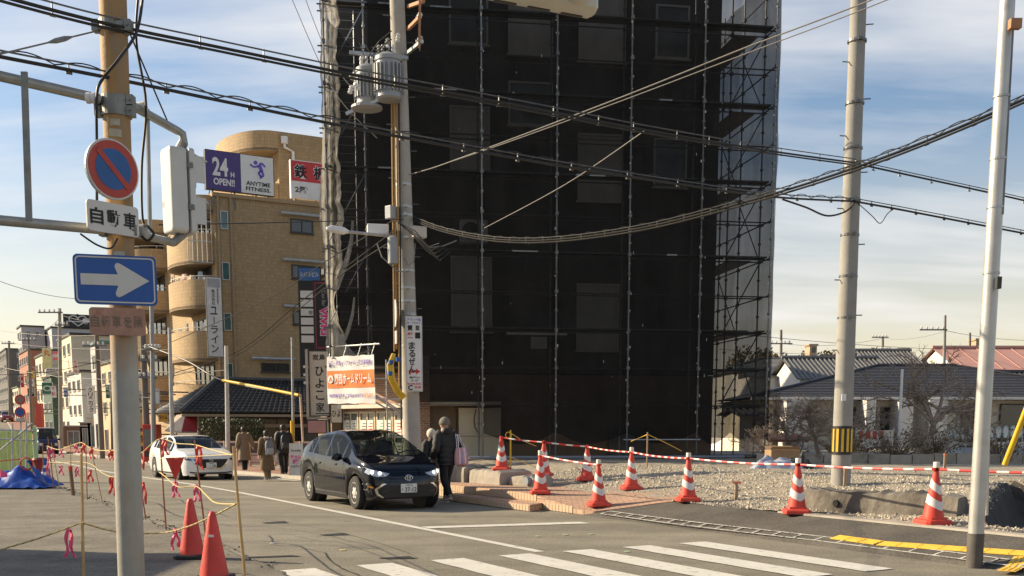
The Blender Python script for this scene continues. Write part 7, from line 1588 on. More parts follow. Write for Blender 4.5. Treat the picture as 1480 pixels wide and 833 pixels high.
h2_ = Vector((math.sin(R(33)), -math.cos(R(33)), 0)); fc = G(305, 693, -.06); wc = fc - h2_ * 2.15; wc.z = road_z(st_of(wc.x, wc.y)[0]) - .0
car2, dec, bvh, emit, _ = make_car('sedan_car', 'white car with black grille driving down the street behind the ropes', 'car', wc, math.atan2(h2_.y, h2_.x), SW_)
for sd in (1, -1):
    m_ = lambda pts: [(sd * a, b) for a, b in (pts if sd > 0 else pts[::-1])]
    hl = dec('headlight', m_([(.50, .68), (.62, .705), (.80, .76), (.82, .70), (.74, .655), (.58, .64)]), mat('lens_dark', (.10, .10, .11), .08, .3, coat=1), off=.006)
    dec('lamp', m_([(.58, .665), (.66, .68), (.66, .668), (.58, .653)]), LENS, off=.01, par=hl)
    dec('grille_wing', m_([(.0, .365), (.0, .395), (.32, .42), (.50, .60), (.56, .685), (.60, .69), (.55, .59), (.36, .385)]), CHROME, off=.012)
dec('grille', [(-.52, .69), (.52, .69), (.53, .62), (.42, .48), (.32, .42), (0, .395), (-.32, .42), (-.42, .48), (-.53, .62)], TRIM, off=.008)
dec('lower_slit', [(-.68, .30), (-.4, .275), (.4, .275), (.68, .30), (.66, .255), (.4, .235), (-.4, .235), (-.66, .255)], TRIM, off=.006)
h_, *_ = bvh.ray_cast(Vector((4, 0, .64)), Vector((-1, 0, 0))); mb = MB(); mb.tube([h_ + Vector((.018, .06 * math.cos(a), .045 * math.sin(a))) for a in [2 * math.pi * k / 20 for k in range(21)]], .007, 5)
mb.tube([h_ + Vector((.018, -.05, .015)), h_ + Vector((.018, 0, -.02)), h_ + Vector((.018, .05, .015))], .008, 5); mb.build('emblem', CHROME, car2, local=True)
front_plate(car2, bvh, 4.46, .50, (('·· 18', .03, -.02, .2, .08), ('大阪330', 0, .055, .15, .03)))

# small blue van and far cars
NAVY = car_paint('navy_paint', (.03, .035, .10))
SV_ = dict(L=3.4, W=1.475, axles=(-1.2, 1.2), tyre=.28, spokes=6, paint=NAVY, mirror=1.05, cabin=False, tumble=.12,
    top=[(-1.7, 1.5), (-1.6, 1.82), (.7, 1.88), (.95, 1.80), (1.35, 1.1), (1.6, .98), (1.7, .8)], belt=[(-1.7, 1.0), (1.2, 1.0), (1.5, .95), (1.7, .7)], bottom=[(-1.7, .3), (1.7, .28)], width=[(-1.7, .93), (-1.5, 1), (1.3, 1), (1.6, .96), (1.7, .88)],
    windshield=(.85, 1.38), rear_glass=(-1.69, -1.6), side_glass=(-1.3, 1.1), pillars=((-.2, -.1), (.5, .58)))
p = P(67, 656, 80); s_, t_ = st_of(p.x, p.y); van, dec, bvh, *_ = make_car('kei_van', 'small dark blue van with pale roof edge far up the street', 'van', (p.x, p.y, road_z(s_)), CAR_RZ, SV_)
for sd in (1, -1): dec('headlight', [(sd * a, b) for a, b in ([(.42, .62), (.62, .62), (.62, .8), (.42, .8)])], LENS)
dec('grille', [(-.38, .66), (.38, .66), (.38, .76), (-.38, .76)], TRIM); dec('bumper', [(-.6, .34), (.6, .34), (.6, .5), (-.6, .5)], TRIM); front_plate(van, bvh, 3.4, .42, (('··12', 0, -.02, .2, .08),))
mb = MB(); mb.box((-.4, 0, 1.9), (2.2, 1.2, .06)); mb.build('roof_panel', WHITEP, van, local=True, bevel=.02)
REDC = car_paint('red_paint', (.20, .02, .018)); SR_ = dict(SB_); SR_['paint'] = REDC; SR_['mirror_mat'] = REDC; SR_['cabin'] = False
def far_car(name, label, u, v, Y, spec):
    p = P(u, v, Y); s_, t_ = st_of(p.x, p.y); z = road_z(s_); c, d, b, *_ = make_car(name, label, 'car', (p.x, p.y, z), CAR_RZ - .05, spec)
    for sd in (1, -1): d('headlight', [(sd * a, b_) for a, b_ in [(.36, .685), (.66, .755), (.79, .74), (.6, .625)]], LENS)
    d('grille', [(-.5, .47), (.5, .47), (.57, .315), (-.57, .315)], TRIM); front_plate(c, b, 4.05, .42, (('·· 5', 0, -.02, .2, .08),))
far_car('hatchback_car', 'distant dark red car coming down the far end of the street', 10, 606, 152, SR_)
SG_ = dict(SR_); SG_['paint'] = car_paint('silver_paint', (.4, .4, .4), .5); SG_['mirror_mat'] = SG_['paint']
far_car('hatchback_car', 'distant silver car behind the dark red one', 0, 598, 170, SG_)
# ================================================================== traffic cones and striped bars
CRED = mat('cone_red', (.60, .058, .034), .55, var=.14, scale=8, stain=((.36, .10, .07), 7, .60)); CWHITE = mat('cone_white', (.68, .66, .63), .45, var=.1, scale=10, stain=((.5, .45, .4), 12, .62)); CAPM = mat('cone_cap', (.66, .6, .5), .5)
def cone_proto(label, face):
    root = thing('traffic_cone', label, 'cone', (0, 0, 0)); H_ = .78
    def rad(z): return .145 - .115 * (z - .09) / (H_ - .09)
    th0 = face; nA = 32
    def zz(z, a):                                  # chevron: dips towards the front
        d = abs(((a - th0 + math.pi) % (2 * math.pi)) - math.pi) / math.pi; return z + .11 * min(d * 1.6, 1.0) - .05
    def shell(z0, z1, zig0, zig1, off, nm, m):
        mb = MB(); o = []; rows = 6
        for r_ in range(rows + 1):
            for j in range(nA):
                a = 2 * math.pi * j / nA; za = zz(z0, a) if zig0 else z0; zb = zz(z1, a) if zig1 else z1; z = za + (zb - za) * r_ / rows; o.append(Vector((math.cos(a) * (rad(z) + off), math.sin(a) * (rad(z) + off), z)))
        mb.add(o, [(r_ * nA + j, r_ * nA + (j + 1) % nA, (r_ + 1) * nA + (j + 1) % nA, (r_ + 1) * nA + j) for r_ in range(rows) for j in range(nA)]); return mb.build(nm, m, root, smooth=True, local=True)
    shell(.06, H_, False, False, 0, 'cone', CRED); shell(.25, .37, True, True, .004, 'white_band', CWHITE); shell(.47, .585, True, True, .004, 'white_band', CWHITE)
    mb = MB(); w = .205
    mb.loft([[Vector((x * k * w, y * k * w, z)) for x, y in ((-1, -.8), (-.8, -1), (.8, -1), (1, -.8), (1, .8), (.8, 1), (-.8, 1), (-1, .8))] for k, z in ((1, .012), (1, .055), (.93, .075), (.72, .085), (.7, .115))])
    for sx in (-1, 1):
        for sy in (-1, 1): mb.box((sx * w * .7, sy * w * .7, .006), (.08, .08, .012))
    mb.build('base', CRED, root, local=True, smooth=True, ang=30)
    mb = MB(); mb.lathe((0, 0, H_ - .005), [(.034, 0), (.034, .02), (.02, .03), (.008, .032)], 16); mb.build('tip', CRED, root, local=True, smooth=True)
    return root
CF = R(-72)
proto = cone_proto('x', CF)
def cone_at(root, p, rz, label, group, cap=True):
    root.location = p; root.rotation_euler = (random.uniform(-.015, .015), random.uniform(-.015, .015), rz); root['label'] = label; root['group'] = group; ROOTM[root.name] = Matrix.Translation(fix(p))
    if cap:
        mb = MB(); mb.lathe((0, 0, .77), [(.045, 0), (.045, .09), (.038, .1)], 14); mb.build('cap', CAPM, root, local=True, smooth=True)
    return root
def surf(u, v, zf, z=.3):
    for _ in range(12): p = G(u, v, z); s_, t_ = st_of(p.x, p.y); z = .5 * z + .5 * zf(s_, t_)
    p = G(u, v, z); p.z = zf(*st_of(p.x, p.y)); return p
GR_CONES = 'striped cones round the plaza and lot'
def lotz(s, t): return gravel_z(s, t) if t > 12.3 else lot_z(s, t) + .01
specs = [((725, 680), None, .60, 'striped cone on the pale concrete footing, leftmost of its row', False), ((786, 688), None, .50, 'striped cone half hidden behind another, second in the back row', False),
         ((848, 695), lotz, 0, 'striped cone at the gravel corner, third in the back row', False), ((912, 708), lotz, 0, 'striped cone with cream cap beside the gravel, fourth in the back row', True),
         ((781, 714), plaza_z, 0, 'striped cone with cream cap on the plaza wall edge', True), ((865, 732), plaza_z, 0, 'striped cone with cream cap at the plaza corner by the road', True),
         ((994, 725), lotz, 0, 'striped cone with cream cap at the right tip of the plaza', True), ((1151, 743), lambda s, t: min(lot_z(s, t), .285) - .004, 0, 'striped cone before the concrete remnant, left of the gravel pole', True), ((1348, 759), lambda s, t: min(lot_z(s, t), .285) - .002, 0, 'striped cone nearest the steel pole beside the pit', True)]
CONEP = []
for i, ((u, v), zf, z, lab, cap) in enumerate(specs):
    p = surf(u, v, zf) if zf else P(u, v, (EYE - z) * FPX / (v - HORV)); 
    if not zf: p.z = z
    r_ = proto if i == 0 else copy_tree(proto); CONEP.append((p, cap, r_, lab))
for i, (p, cap, r_, lab) in enumerate(CONEP): cone_at(r_, p, R(random.uniform(-12, 12)), lab, GR_CONES, cap)
BARR = mat('bar_red', (.55, .04, .035), .5); BARR2 = mat('bar_red_print', (.6, .035, .03), .5)
def striped_bar(a, b, label, ext=0):
    a, b = fix(a), fix(b); d = b - a; L_ = d.length; th_ = thing('striped_bar', label, 'barrier bar', a, group='red and white bars between the cones')
    sag = .02 * L_ / 2; f = lambda k: a.lerp(b, k) - UP * sag * 4 * k * (1 - k)
    mb = MB(); mb.tube([f(k / 10) for k in range(11)], .0165, 8); mb.build('bar', CWHITE, th_, smooth=True)
    n = max(2, int(L_ / .30))
    for k in range(n): mb = MB(); mb.tube([f((k + .02) / n), f((k + .52) / n)], .0178, 8); mb.build('stripe', BARR2, th_, smooth=True)
    for q in (a, b): mb = MB(); mb.lathe(q, [(.05, -.02), (.05, .02)], 14); mb.build('end_ring', BARR2, th_)
ctop = lambda i, dz=.77: CONEP[i][0] + UP * dz
chain = [0, 1, 2, 3, 6, 7, 8]
labs = ['striped bar between the footing cone and the half hidden cone', 'striped bar from the half hidden cone to the gravel corner cone', 'striped bar from the gravel corner cone to the fourth cone', 'striped bar from the fourth cone to the plaza tip cone', 'long striped bar from the plaza tip cone to the cone left of the gravel pole', 'long striped bar crossing before the gravel pole to the last cone']
for (i, j), lab in zip(zip(chain, chain[1:]), labs): striped_bar(ctop(i), ctop(j), lab)
striped_bar(ctop(4), ctop(5), 'striped bar between the two cones on the plaza front'); pz = Vector((7.15, 13.2, .30)); striped_bar(ctop(8), pz + UP * .77, 'striped bar leaving the frame behind the steel pole')
cone_at(copy_tree(proto), pz, .1, 'striped cone beyond the steel pole ending the bar', GR_CONES, False)
# small stakes in the gravel
for i, (u, v, h_, lab) in enumerate(((1064, 722, .28, 'short orange-topped survey stake at the gravel edge'), (1221, 703, .3, 'short brown stake at the foot of the gravel pole'), (1365, 680, .35, 'short red-topped stake by the pit'))):
    p = surf(u, v, lotz); st_ = thing('survey_stake', lab, 'stake', p); mb = MB(); mb.box(p + UP * h_ / 2, (.05, .04, h_)); mb.build('shaft', mat('stake_wood', (.36, .24, .15), .8, var=.15), st_)
    mb = MB(); mb.box(p + UP * (h_ + .02), (.14 if i == 0 else .06, .05, .04)); mb.build('head', mat('stake_head', (.6, .2, .1), .7), st_)
ys = thing('rope_stake', 'yellow wrapped stake with loop behind the footing cone', 'stake', P(738, 680, 25.5))
mb = MB(); mb.cyl(P(738, 684, 25.5), P(738, 622, 25.5), .02, n=7); mb.build('shaft', YELLOW, ys)
mb = MB(); c = P(735, 629, 25.5); mb.tube([c + Vector((.07 * math.cos(a), 0, .07 * math.sin(a))) for a in [2 * math.pi * k / 16 for k in range(17)]], .012, 5); mb.tube([P(738, 626, 25.5), P(755, 637, 26.5), P(775, 645, 28)], .009, 5); mb.tube([P(738, 661, 25.5), P(760, 670, 26.5), P(790, 682, 27.5)], .009, 5); mb.build('rope', YELLOW, ys)
sp2 = thing('rope_stake', 'brown stake standing behind the tape between two back-row cones', 'stake', P(935, 674, 25)); mb = MB(); mb.cyl(P(935, 676, 25), P(936, 625, 25), .018, n=7); mb.build('shaft', mat('stake_wood', (.36, .24, .15), .8), sp2)
mb = MB(); mb.tube([P(912, 638, 26), P(936, 628, 25), P(962, 640, 26.5), P(985, 652, 28)], .009, 5); mb.build('rope', YELLOW, sp2)

# plain orange cones at left
def plain_cone(label, u, v, Y, H_, m, base_m, bands=(), group=None):
    p = P(u, v, Y); p.z = .03; th_ = thing('traffic_cone', label, 'cone', p, group=group)
    r_ = lambda z: .16 - .125 * z / H_
    mb = MB(); mb.lathe(p, [(r_(.03), .03), (r_(H_ * .5), H_ * .5), (r_(H_ * .93), H_ * .93), (r_(H_) * .8, H_ * .985), (.012, H_)], 28); mb.build('cone', m, th_, smooth=True)
    for z0, z1, bm_ in bands: mb = MB(); mb.lathe(p, [(r_(z0) + .003, z0), (r_(z1) + .003, z1)], 28); mb.build('band', bm_, th_, smooth=True)
    mb = MB(); mb.loft([[p + Vector((x * k, y * k, z)) for x, y in ((-.19, -.15), (-.15, -.19), (.15, -.19), (.19, -.15), (.19, .15), (.15, .19), (-.15, .19), (-.19, .15))] for k, z in ((1, -.0), (1, .03), (.9, .045))]); mb.build('base', base_m, th_, smooth=True, ang=30)
    return th_, p
CORANGE = mat('cone_orange_red', (.62, .05, .035), .5, var=.14, scale=4, bump=.1, stain=((.38, .09, .07), 5, .60))
plain_cone('plain bright red cone on a black base, farther of the two at left', 278, 806, 13.1, .73, CORANGE, BLACKP, group='plain red cones at left')
th_, p = plain_cone('plain bright red cone cut by the bottom edge, nearer of the two at left', 310, 842, 11.2, .72, CORANGE, BLACKP, group='plain red cones at left')
mb = MB(); mb.box(p + Vector((.0, -.088, .47)), (.07, .006, .024)); mb.build('sticker', WHITEP, th_)
mb = MB(); q = p + Vector((0, 0, 0)); mb.loft([[P(278, 806, 13.1) + Vector((x * k, y * k, z - .03)) for x, y in ((-.22, -.2), (.22, -.2), (.22, .2), (-.22, .2))] for k, z in ((1, .03), (1, .05))]); 
plain_cone('blue and white banded cone by the green fence', 67, 697, 32.5, .62, BLUE, BLUE, ((.12, .22, WHITEP), (.34, .42, WHITEP)))

# ================================================================== stakes, tiger rope, ribbons, flag
BAMB = mat('bamboo', (.50, .33, .14), .6, var=.2, scale=7); RUST = mat('rusty_rod', (.33, .13, .07), .75, var=.25, scale=9); ROPEY = mat('rope_yellow', (.52, .40, .15), .7, var=.15); ROPEK = mat('rope_dark', (.10, .08, .04), .8)
PINK = mat('ribbon_pink', (.85, .12, .26), .5, var=.1); REDRIB = mat('ribbon_red', (.72, .07, .06), .5, var=.1)
stakes = [((118, 656), (121, 850), 11.2, .018, BAMB, 'tan bamboo stake nearest the left edge'), ((231, 632), (240, 768), 16.7, .014, RUST, 'thin rusty stake right of the sign pole'), ((281, 636), (298, 784), 15.2, .014, RUST, 'rusty stake behind the farther red cone'), ((337, 645), (355, 850), 11.0, .017, BAMB, 'tan stake right of the two red cones'),
          ((205, 712), (211, 752), 18.6, .014, RUST, 'short rusty stake against the sign pole'), ((124, 640), (126, 724), 23.5, .012, RUST, 'thin stake between the sign pole and the yard'), ((133, 655), (148, 728), 22.8, .012, BAMB, 'leaning thin stake left of the sign pole'), ((102, 640), (103, 714), 25.5, .013, BAMB, 'far upright bamboo stake by the wooden peg'), ((69, 632), (78, 706), 28.0, .016, RUST, 'ribboned far stake beside the green fence'), ((74, 640), (86, 706), 28.2, .012, BAMB, 'leaning far stake behind the ribboned one'), ((62, 640), (62, 700), 30, .014, RUST, 'far rusty stake against the green fence')]
SP = []
for i, ((u0, v0), (u1, v1), Y, r_, m, lab) in enumerate(stakes):
    a, b = P(u1, v1, Y), P(u0, v0, Y); a.z = max(a.z, .0); mb = MB(); k = 5
    mb.tube([a.lerp(b, j / k) + Vector((random.uniform(-.003, .003), 0, 0)) for j in range(k + 1)], [r_ * (1.05 - .25 * j / k) for j in range(k + 1)], 8); o = mb.build('rope_stake', m, smooth=True); tag(o, lab, 'stake'); SP.append((a, b))
wp = thing('wooden_peg', 'short thick wooden peg with red top at the yard edge', 'stake', P(104, 716, 25)); mb = MB(); a, b = P(106, 717, 25), P(102, 680, 25); mb.cyl(a, b, .045, n=8); mb.build('shaft', mat('peg_wood', (.2, .13, .08), .85), wp); mb = MB(); mb.cyl(b - UP * .02, b + UP * .1, .048, n=8); mb.build('painted_top', RED, wp)
def tiger_rope(label, px, r_=.011, ribbons=(), twist=True, m1=ROPEY, m2=ROPEK):
    pts = spline([P(u, v, Y) for u, v, Y in px], 10); th_ = thing('marker_rope', label, 'rope', pts[0])
    mb = MB(); mb.tube(pts, r_, 6); mb.build('rope', m1, th_, smooth=True)
    if twist:
        w = []; L0 = 0
        for a, b in zip(pts, pts[1:]):
            n = max(2, int((b - a).length / .012))
            for k in range(n):
                L0 += (b - a).length / n; an = L0 / .05 * math.pi; d = (b - a).normalized(); x = d.cross(UP).normalized(); y = x.cross(d); w.append(a.lerp(b, k / n) + (x * math.cos(an) + y * math.sin(an)) * r_ * .62)
        mb = MB(); mb.tube(w, r_ * .55, 4); mb.build('dark_strand', m2, th_)
    for (u, v, Y, l, m) in ribbons:
        random.seed(int(u * 7 + v)); c = P(u, v, Y); mb = MB()
        for sd in (-1, 1):
            ph = random.uniform(0, 6); ww = .034 + .014 * random.random(); ll = l * random.uniform(.8, 1.05)
            mb.grid(3, 8, lambda a, b, sd=sd, ph=ph, ww=ww, ll=ll: c + Vector((sd * .012 + (a - .5) * ww + .03 * sd * b * b + .012 * math.sin(b * 7 + ph), .012 * math.sin(b * 9 + a * 4 + ph) + sd * .01, -ll * b)))
        mb.lathe(c, [(.012, -.02), (.02, 0), (.012, .02)], 8, (1, 0, 0)); mb.build('ribbon', m, th_, smooth=True)
    return th_
tiger_rope('yellow and black rope sagging across the foreground to the tan stake', [(-60, 812, 11.3), (0, 795, 11.25), (60, 777, 11.2), (115, 757, 11.2), (125, 758, 11.2), (170, 769, 11.6), (230, 771, 12.0), (270, 762, 11.6), (310, 745, 11.2), (344, 727, 11.0)], .009, ((99, 766, 11.2, .32, PINK), (253, 766, 11.9, .24, PINK), (306, 741, 11.2, .17, PINK)))
tiger_rope('pale yellow rope hanging behind the red cones to the tan stake', [(231, 683, 16.5), (240, 690, 16), (258, 704, 15.4), (283, 703, 15), (297, 715, 13.5), (312, 727, 12.2), (345, 729, 11.0)], .008, ((253, 697, 15.6, .26, PINK), (284, 702, 15, .25, PINK)), False)
tiger_rope('yellow rope from the rusty stake up past the white car', [(205, 655, 18), (230, 635, 16.8), (255, 641, 16), (281, 643, 15.3), (305, 650, 13.5), (335, 658, 11.2)], .007, ((237, 636, 16.5, .28, REDRIB), (287, 645, 15, .32, REDRIB), (204, 656, 18, .3, REDRIB)), False)
tiger_rope('thin line carrying the red triangle flag', [(231, 663, 16.6), (253, 662, 15.8), (281, 660, 15.3), (337, 657, 11.1)], .005, (), False)
tiger_rope('far yellow rope along the yard edge near the green fence', [(68, 645, 28), (85, 650, 27), (103, 644, 25.6), (118, 640, 24.5), (126, 645, 23.6), (142, 651, 22.8), (165, 651, 20)], .009, ((70, 647, 28, .42, PINK), (76, 648, 27.6, .3, PINK), (88, 650, 26.8, .2, PINK), (110, 643, 25, .22, PINK), (120, 641, 24.2, .3, REDRIB), (132, 647, 23.3, .25, REDRIB), (160, 651, 20.5, .22, REDRIB)), False)
tiger_rope('far lower rope behind the wooden peg', [(68, 668, 28), (85, 669, 27), (103, 668, 25.6), (118, 668, 11.6 + 12), (133, 672, 22.9), (150, 685, 21), (168, 690, 19.5), (206, 686, 18)], .009, ((69, 668, 28, .4, PINK), (88, 674, 26.8, .24, PINK), (111, 676, 25, .25, PINK), (130, 680, 23, .26, REDRIB), (161, 690, 20, .34, REDRIB), (207, 698, 18, .4, REDRIB)))
fl = thing('triangle_flag', 'red triangular pennant hanging before the white car', 'flag', P(253, 697, 15.8)); a, b, c = P(239, 662, 15.8), P(267, 661, 15.8), P(253.5, 696, 15.8)
mb = MB(); mb.grid(8, 10, lambda i, j: (a.lerp(b, i)).lerp(c, j) + Vector((0, .02 * math.sin(i * 5 + j * 2) * (1 - j), 0))); mb.build('pennant', CORANGE, fl, smooth=True)

# ================================================================== site fence, tarpaulin and debris at left
gf = thing('site_fence', 'pale green panel fence with steel pipes at the left edge', 'fence', P(30, 692, 33))
PGREEN = mat('panel_green', (.50, .58, .24), .6, var=.12, scale=3)
for i in range(5):
    a = P(-12 + i * 12.4, 690, 33.5 - i * .12); mb = MB(); wx = (P(0, 690, 33) - P(-11.6, 690, 33)).x
    mb.span((a.x, a.y, .05), (wx, 0, 0), (0, .03, 0), (0, 0, 1.42)); pn = mb.build('panel', PGREEN, gf)
    mb = MB()
    for k in range(3): mb.span((a.x + wx * (.15 + .3 * k), a.y - .012, .05), (.03, 0, 0), (0, .014, 0), (0, 0, 1.42))
    mb.build('rib', PGREEN, pn)
mb = MB(); p = P(51, 690, 32.8); mb.span((p.x, p.y, .02), (.09, 0, 0), (0, .09, 0), (0, 0, 1.6)); mb.build('corner_post', mat('post_green', (.4, .6, .3), .5), gf)
for a, b in ((P(-20, 621, 32.8), P(50, 623, 32.8)), (P(-20, 634, 32.8), P(50, 637, 32.8)), (P(-20, 668, 32.6), P(47, 612, 32.6)), (P(38, 690, 32.6), P(38, 608, 32.6)), (P(18, 690, 32.6), P(18, 612, 32.6)), (P(30, 690, 32.7), P(30, 612, 32.7))):
    mb = MB(); mb.cyl(a, b, .027, n=8); mb.build('pipe', GALV_L, gf)
tp = heap('blue_tarpaulin', 'bright blue tarpaulin thrown over a pile by the site fence', (P(18, 700, 28.6).x, 28.6, .03), 1.1, .7, .52, mat('tarp_blue', (.006, .075, .40), .4, var=.2, scale=3, bump=.3, bscale=7), 8, 'tarp', 34)
mb = MB(); mb.grid(16, 4, lambda i, j: P(42 + 24 * i, 672 + 26 * i, 28.2) * 1 + Vector((0, .3 * (j - .5), .08 * (1 - i) + .05 * math.sin(i * 9 + j * 3)))); tag(mb.build('tarpaulin_tail', MATS['tarp_blue'], smooth=True), 'trailing strip of blue tarpaulin ending by the banded cone', 'tarp')
hc = thing('red_hose_coil', 'red hose coil hung on the pipes above the blue tarpaulin', 'hose', P(38, 680, 28.4))
for k in range(4):
    c = P(38, 670.5, 28.2 + .02 * k); mb = MB(); mb.tube([c + Vector(((.17 - .005 * k) * math.cos(a), 0, (.15 + .006 * k) * math.sin(a))) for a in [2 * math.pi * j / 26 for j in range(27)]], .016, 6); mb.build('loop', mat('hose_red', (.5, .06, .03), .5), hc, smooth=True)
mb = MB(); mb.tube([P(-10, 668, 28.4), P(15, 665, 28.4), P(30, 664, 28.4)], .016, 6); mb.build('hose_end', MATS['hose_red'], hc)
mb = MB(); c = P(2, 690, 28); mb.grid(8, 8, lambda i, j: c + Vector(((i - .5) * .3, .0 + .05 * math.sin(i * 9), j * .2 * (1 - abs(i - .5))))); tag(mb.build('pink_cloth', PINK, smooth=True), 'scrap of pink cloth tucked in the blue tarpaulin', 'cloth')
for i, (u, v, sx_, rz_) in enumerate(((38, 703, .9, .2), (44, 699, .5, -.5), (52, 702, .35, .9), (33, 700, .6, .1))):
    p = G(u, v, .03); mb = MB(); mb.box(p + UP * (.05 + .05 * (i % 2)), (sx_, .11, .045), rz_); tag(mb.build('scrap_board', mat('scrap_wood', (.3, .23, .15), .85, var=.2), bevel=.005), ('longest scrap board before the blue tarpaulin', 'short crossed scrap board by the tarpaulin', 'small scrap board nearest the banded cone', 'scrap board under the tarpaulin edge')[i], 'board')
mb = MB(); random.seed(9)
for i in range(14):
    c = G(46 + random.uniform(-6, 14), 699 + random.uniform(-3, 3), .05); r_ = random.uniform(.04, .1); mb.add([c + Vector((x * r_, y * r_, z * r_)) for x, y, z in OCT], OCF)
tag(mb.build('debris', BARK2), 'heap of brown debris lumps before the tarpaulin', 'debris', kind='stuff')
rbx = thing('red_bin', 'dark red bin behind the banded cone', 'bin', P(59, 690, 33)); p = P(59, 692, 33); mb = MB(); mb.lathe((p.x, p.y, .0), [(.19, .02), (.22, .55), (.24, .56), (.24, .6), (.2, .62)], 16); mb.build('bin_body', mat('bin_red', (.25, .02, .02), .6), rbx, smooth=True); mb = MB(); mb.lathe((p.x, p.y, .6), [(.23, .0), (.2, .05), (.03, .07)], 16); mb.build('bin_lid', MATS['bin_red'], rbx, smooth=True)

# ================================================================== people
SKIN = mat('skin', (.50, .31, .22), .55, var=.06); HAIRK = mat('hair_dark', (.018, .014, .012), .5, var=.3, scale=20)
def ell(c, rx, ry, n=16, ang=0.0, sq=2.0):
    o = []
    for k in range(n):
        a = 2 * math.pi * k / n; x = abs(math.cos(a)) ** (2 / sq) * math.copysign(1, math.cos(a)) * rx; y = abs(math.sin(a)) ** (2 / sq) * math.copysign(1, math.sin(a)) * ry
        o.append(fix(c) + Vector((x * math.cos(ang) - y * math.sin(ang), x * math.sin(ang) + y * math.cos(ang), 0)))
    return o
def person(label, base, rz, h, S):
    """figure facing local -y is seen from behind when rz turns it away; joints scaled by height h; one skinned body mesh, clothes as children"""
    root = thing('person', label, 'person', base, rz); k = h / 1.70
    J = lambda x, y, z: Vector((x * k, y * k, z * k))
    st_ = S.get('stride', .16); hipz = .90; bend_ = S.get('lean', 0.0)
    ank = {1: J(.09, st_, .08), -1: J(-.09, -st_, .08 + S.get('heel', 0.0))}; knee = {1: J(.095, st_ * .75 + .03, .49), -1: J(-.095, -st_ * .35 + .05, .49)}
    hip = {1: J(.09, 0, hipz), -1: J(-.09, 0, hipz)}; ns = 1.40
    spine = [J(0, 0, .93), J(0, bend_ * .3, 1.12), J(0, bend_ * .7, 1.30), J(0, bend_, 1.42)]; neck = J(0, bend_ * 1.1 + .01, 1.49); head = J(0, bend_ * 1.2 + .03, 1.60)
    sh = {s: spine[3] + J(.18 * s, 0, -.03) for s in (1, -1)}; el = S.get('elbow', {}); wr = S.get('wrist', {})
    el = {s: (J(*el[s]) if s in el else J(.25 * s, -.04, 1.12)) for s in (1, -1)}; wr = {s: (J(*wr[s]) if s in wr else J(.27 * s, .05, .88)) for s in (1, -1)}
    vs = []; es = []; rd = []
    def av(p, r_): vs.append(p); rd.append(r_ * k); return len(vs) - 1
    pel = av(spine[0], .12); last = pel
    for p, r_ in zip(spine[1:], (.125, .135, .11)): i = av(p, r_); es.append((last, i)); last = i
    i = av(neck, .055); es.append((last, i)); hd0 = av(head + J(0, .01, -.05), .075); es.append((i, hd0)); hd = av(head + J(0, 0, .045), .092); es.append((hd0, hd)); chest = last
    nose = av(head + J(0, .105, -.02), .014); es.append((hd0, nose))
    for s in (1, -1):
        ear = av(head + J(.09 * s, 0, -.01), .016); es.append((hd0, ear))
        a = av(sh[s], .062); es.append((chest, a)); b = av(el[s], .045); es.append((a, b)); c = av(wr[s], .03); es.append((b, c)); d = (wr[s] - el[s]).normalized(); pm = av(wr[s] + d * .06 * k, .034); es.append((c, pm))
        sidev = d.cross(Vector((0, 1, 0))).normalized() if abs(d.y) < .9 else Vector((1, 0, 0)); fwd = d.cross(sidev)
        for q in range(4):
            f1 = av(wr[s] + (d * (.105 - .006 * abs(q - 1)) + fwd * (.027 * (1.5 - q) * .8)) * k, .0085); es.append((pm, f1)); f2 = av(wr[s] + (d * (.15 - .01 * abs(q - 1)) + fwd * (.026 * (1.5 - q) * .8) + sidev * .02 * s) * k, .0075); es.append((f1, f2))
        t1 = av(wr[s] + (d * .06 + fwd * .05) * k, .0095); es.append((pm, t1)); t2 = av(wr[s] + (d * .095 + fwd * .055) * k, .008); es.append((t1, t2))
        h0 = av(hip[s], .088); es.append((pel, h0)); kn = av(knee[s], .058); es.append((h0, kn)); cf = av(knee[s].lerp(ank[s], .35) + J(0, -.02, 0), .055); es.append((kn, cf)); an_i = av(ank[s], .038); es.append((cf, an_i)); toe = av(ank[s] + J(.01 * s, .13, -.05), .032); es.append((an_i, toe))
    me = bpy.data.meshes.new('body'); me.from_pydata([tuple(v) for v in vs], es, []); me.materials.append(SKIN); o = bpy.data.objects.new('body', me); COL.objects.link(o); o.parent = root; ROOTM[o.name] = ROOTM[root.name]
    sk = o.modifiers.new('skin', 'SKIN'); 
    if not me.skin_vertices: me.attributes.new('skin', 'FLOAT', 'POINT') if False else None
    lay = me.skin_vertices[0].data if me.skin_vertices else None
    if lay is None:
        bm = bmesh.new(); bm.from_mesh(me); bm.verts.layers.skin.verify(); bm.to_mesh(me); bm.free(); lay = me.skin_vertices[0].data
    for i, r_ in enumerate(rd): lay[i].radius = (r_, r_); lay[i].use_root = (i == pel)
    sub = o.modifiers.new('sub', 'SUBSURF'); sub.levels = 2; sub.render_levels = 2
    # trousers
    for s in (1, -1):
        mb = MB(); tw = S.get('trouser_w', 1.0)
        pts = [hip[s] + J(0, 0, .06), hip[s].lerp(knee[s], .5), knee[s], knee[s].lerp(ank[s], .5) + J(0, -.015, 0), ank[s] + J(0, -.01, .0)]; mb.tube(spline(pts, 3), [x * k for x in [.105 * tw, .102 * tw, .098 * tw, .094 * tw, .088 * tw, .084 * tw, .082 * tw, .080 * tw, .078 * tw, .076 * tw, .075 * tw, .074 * tw, .074 * tw]], 14); mb.build('trouser_leg', S['trousers'], root, smooth=True, local=True)
        mb = MB(); a = ank[s]; pt = S.get('heel', 0) if s < 0 else 0
        rings = []
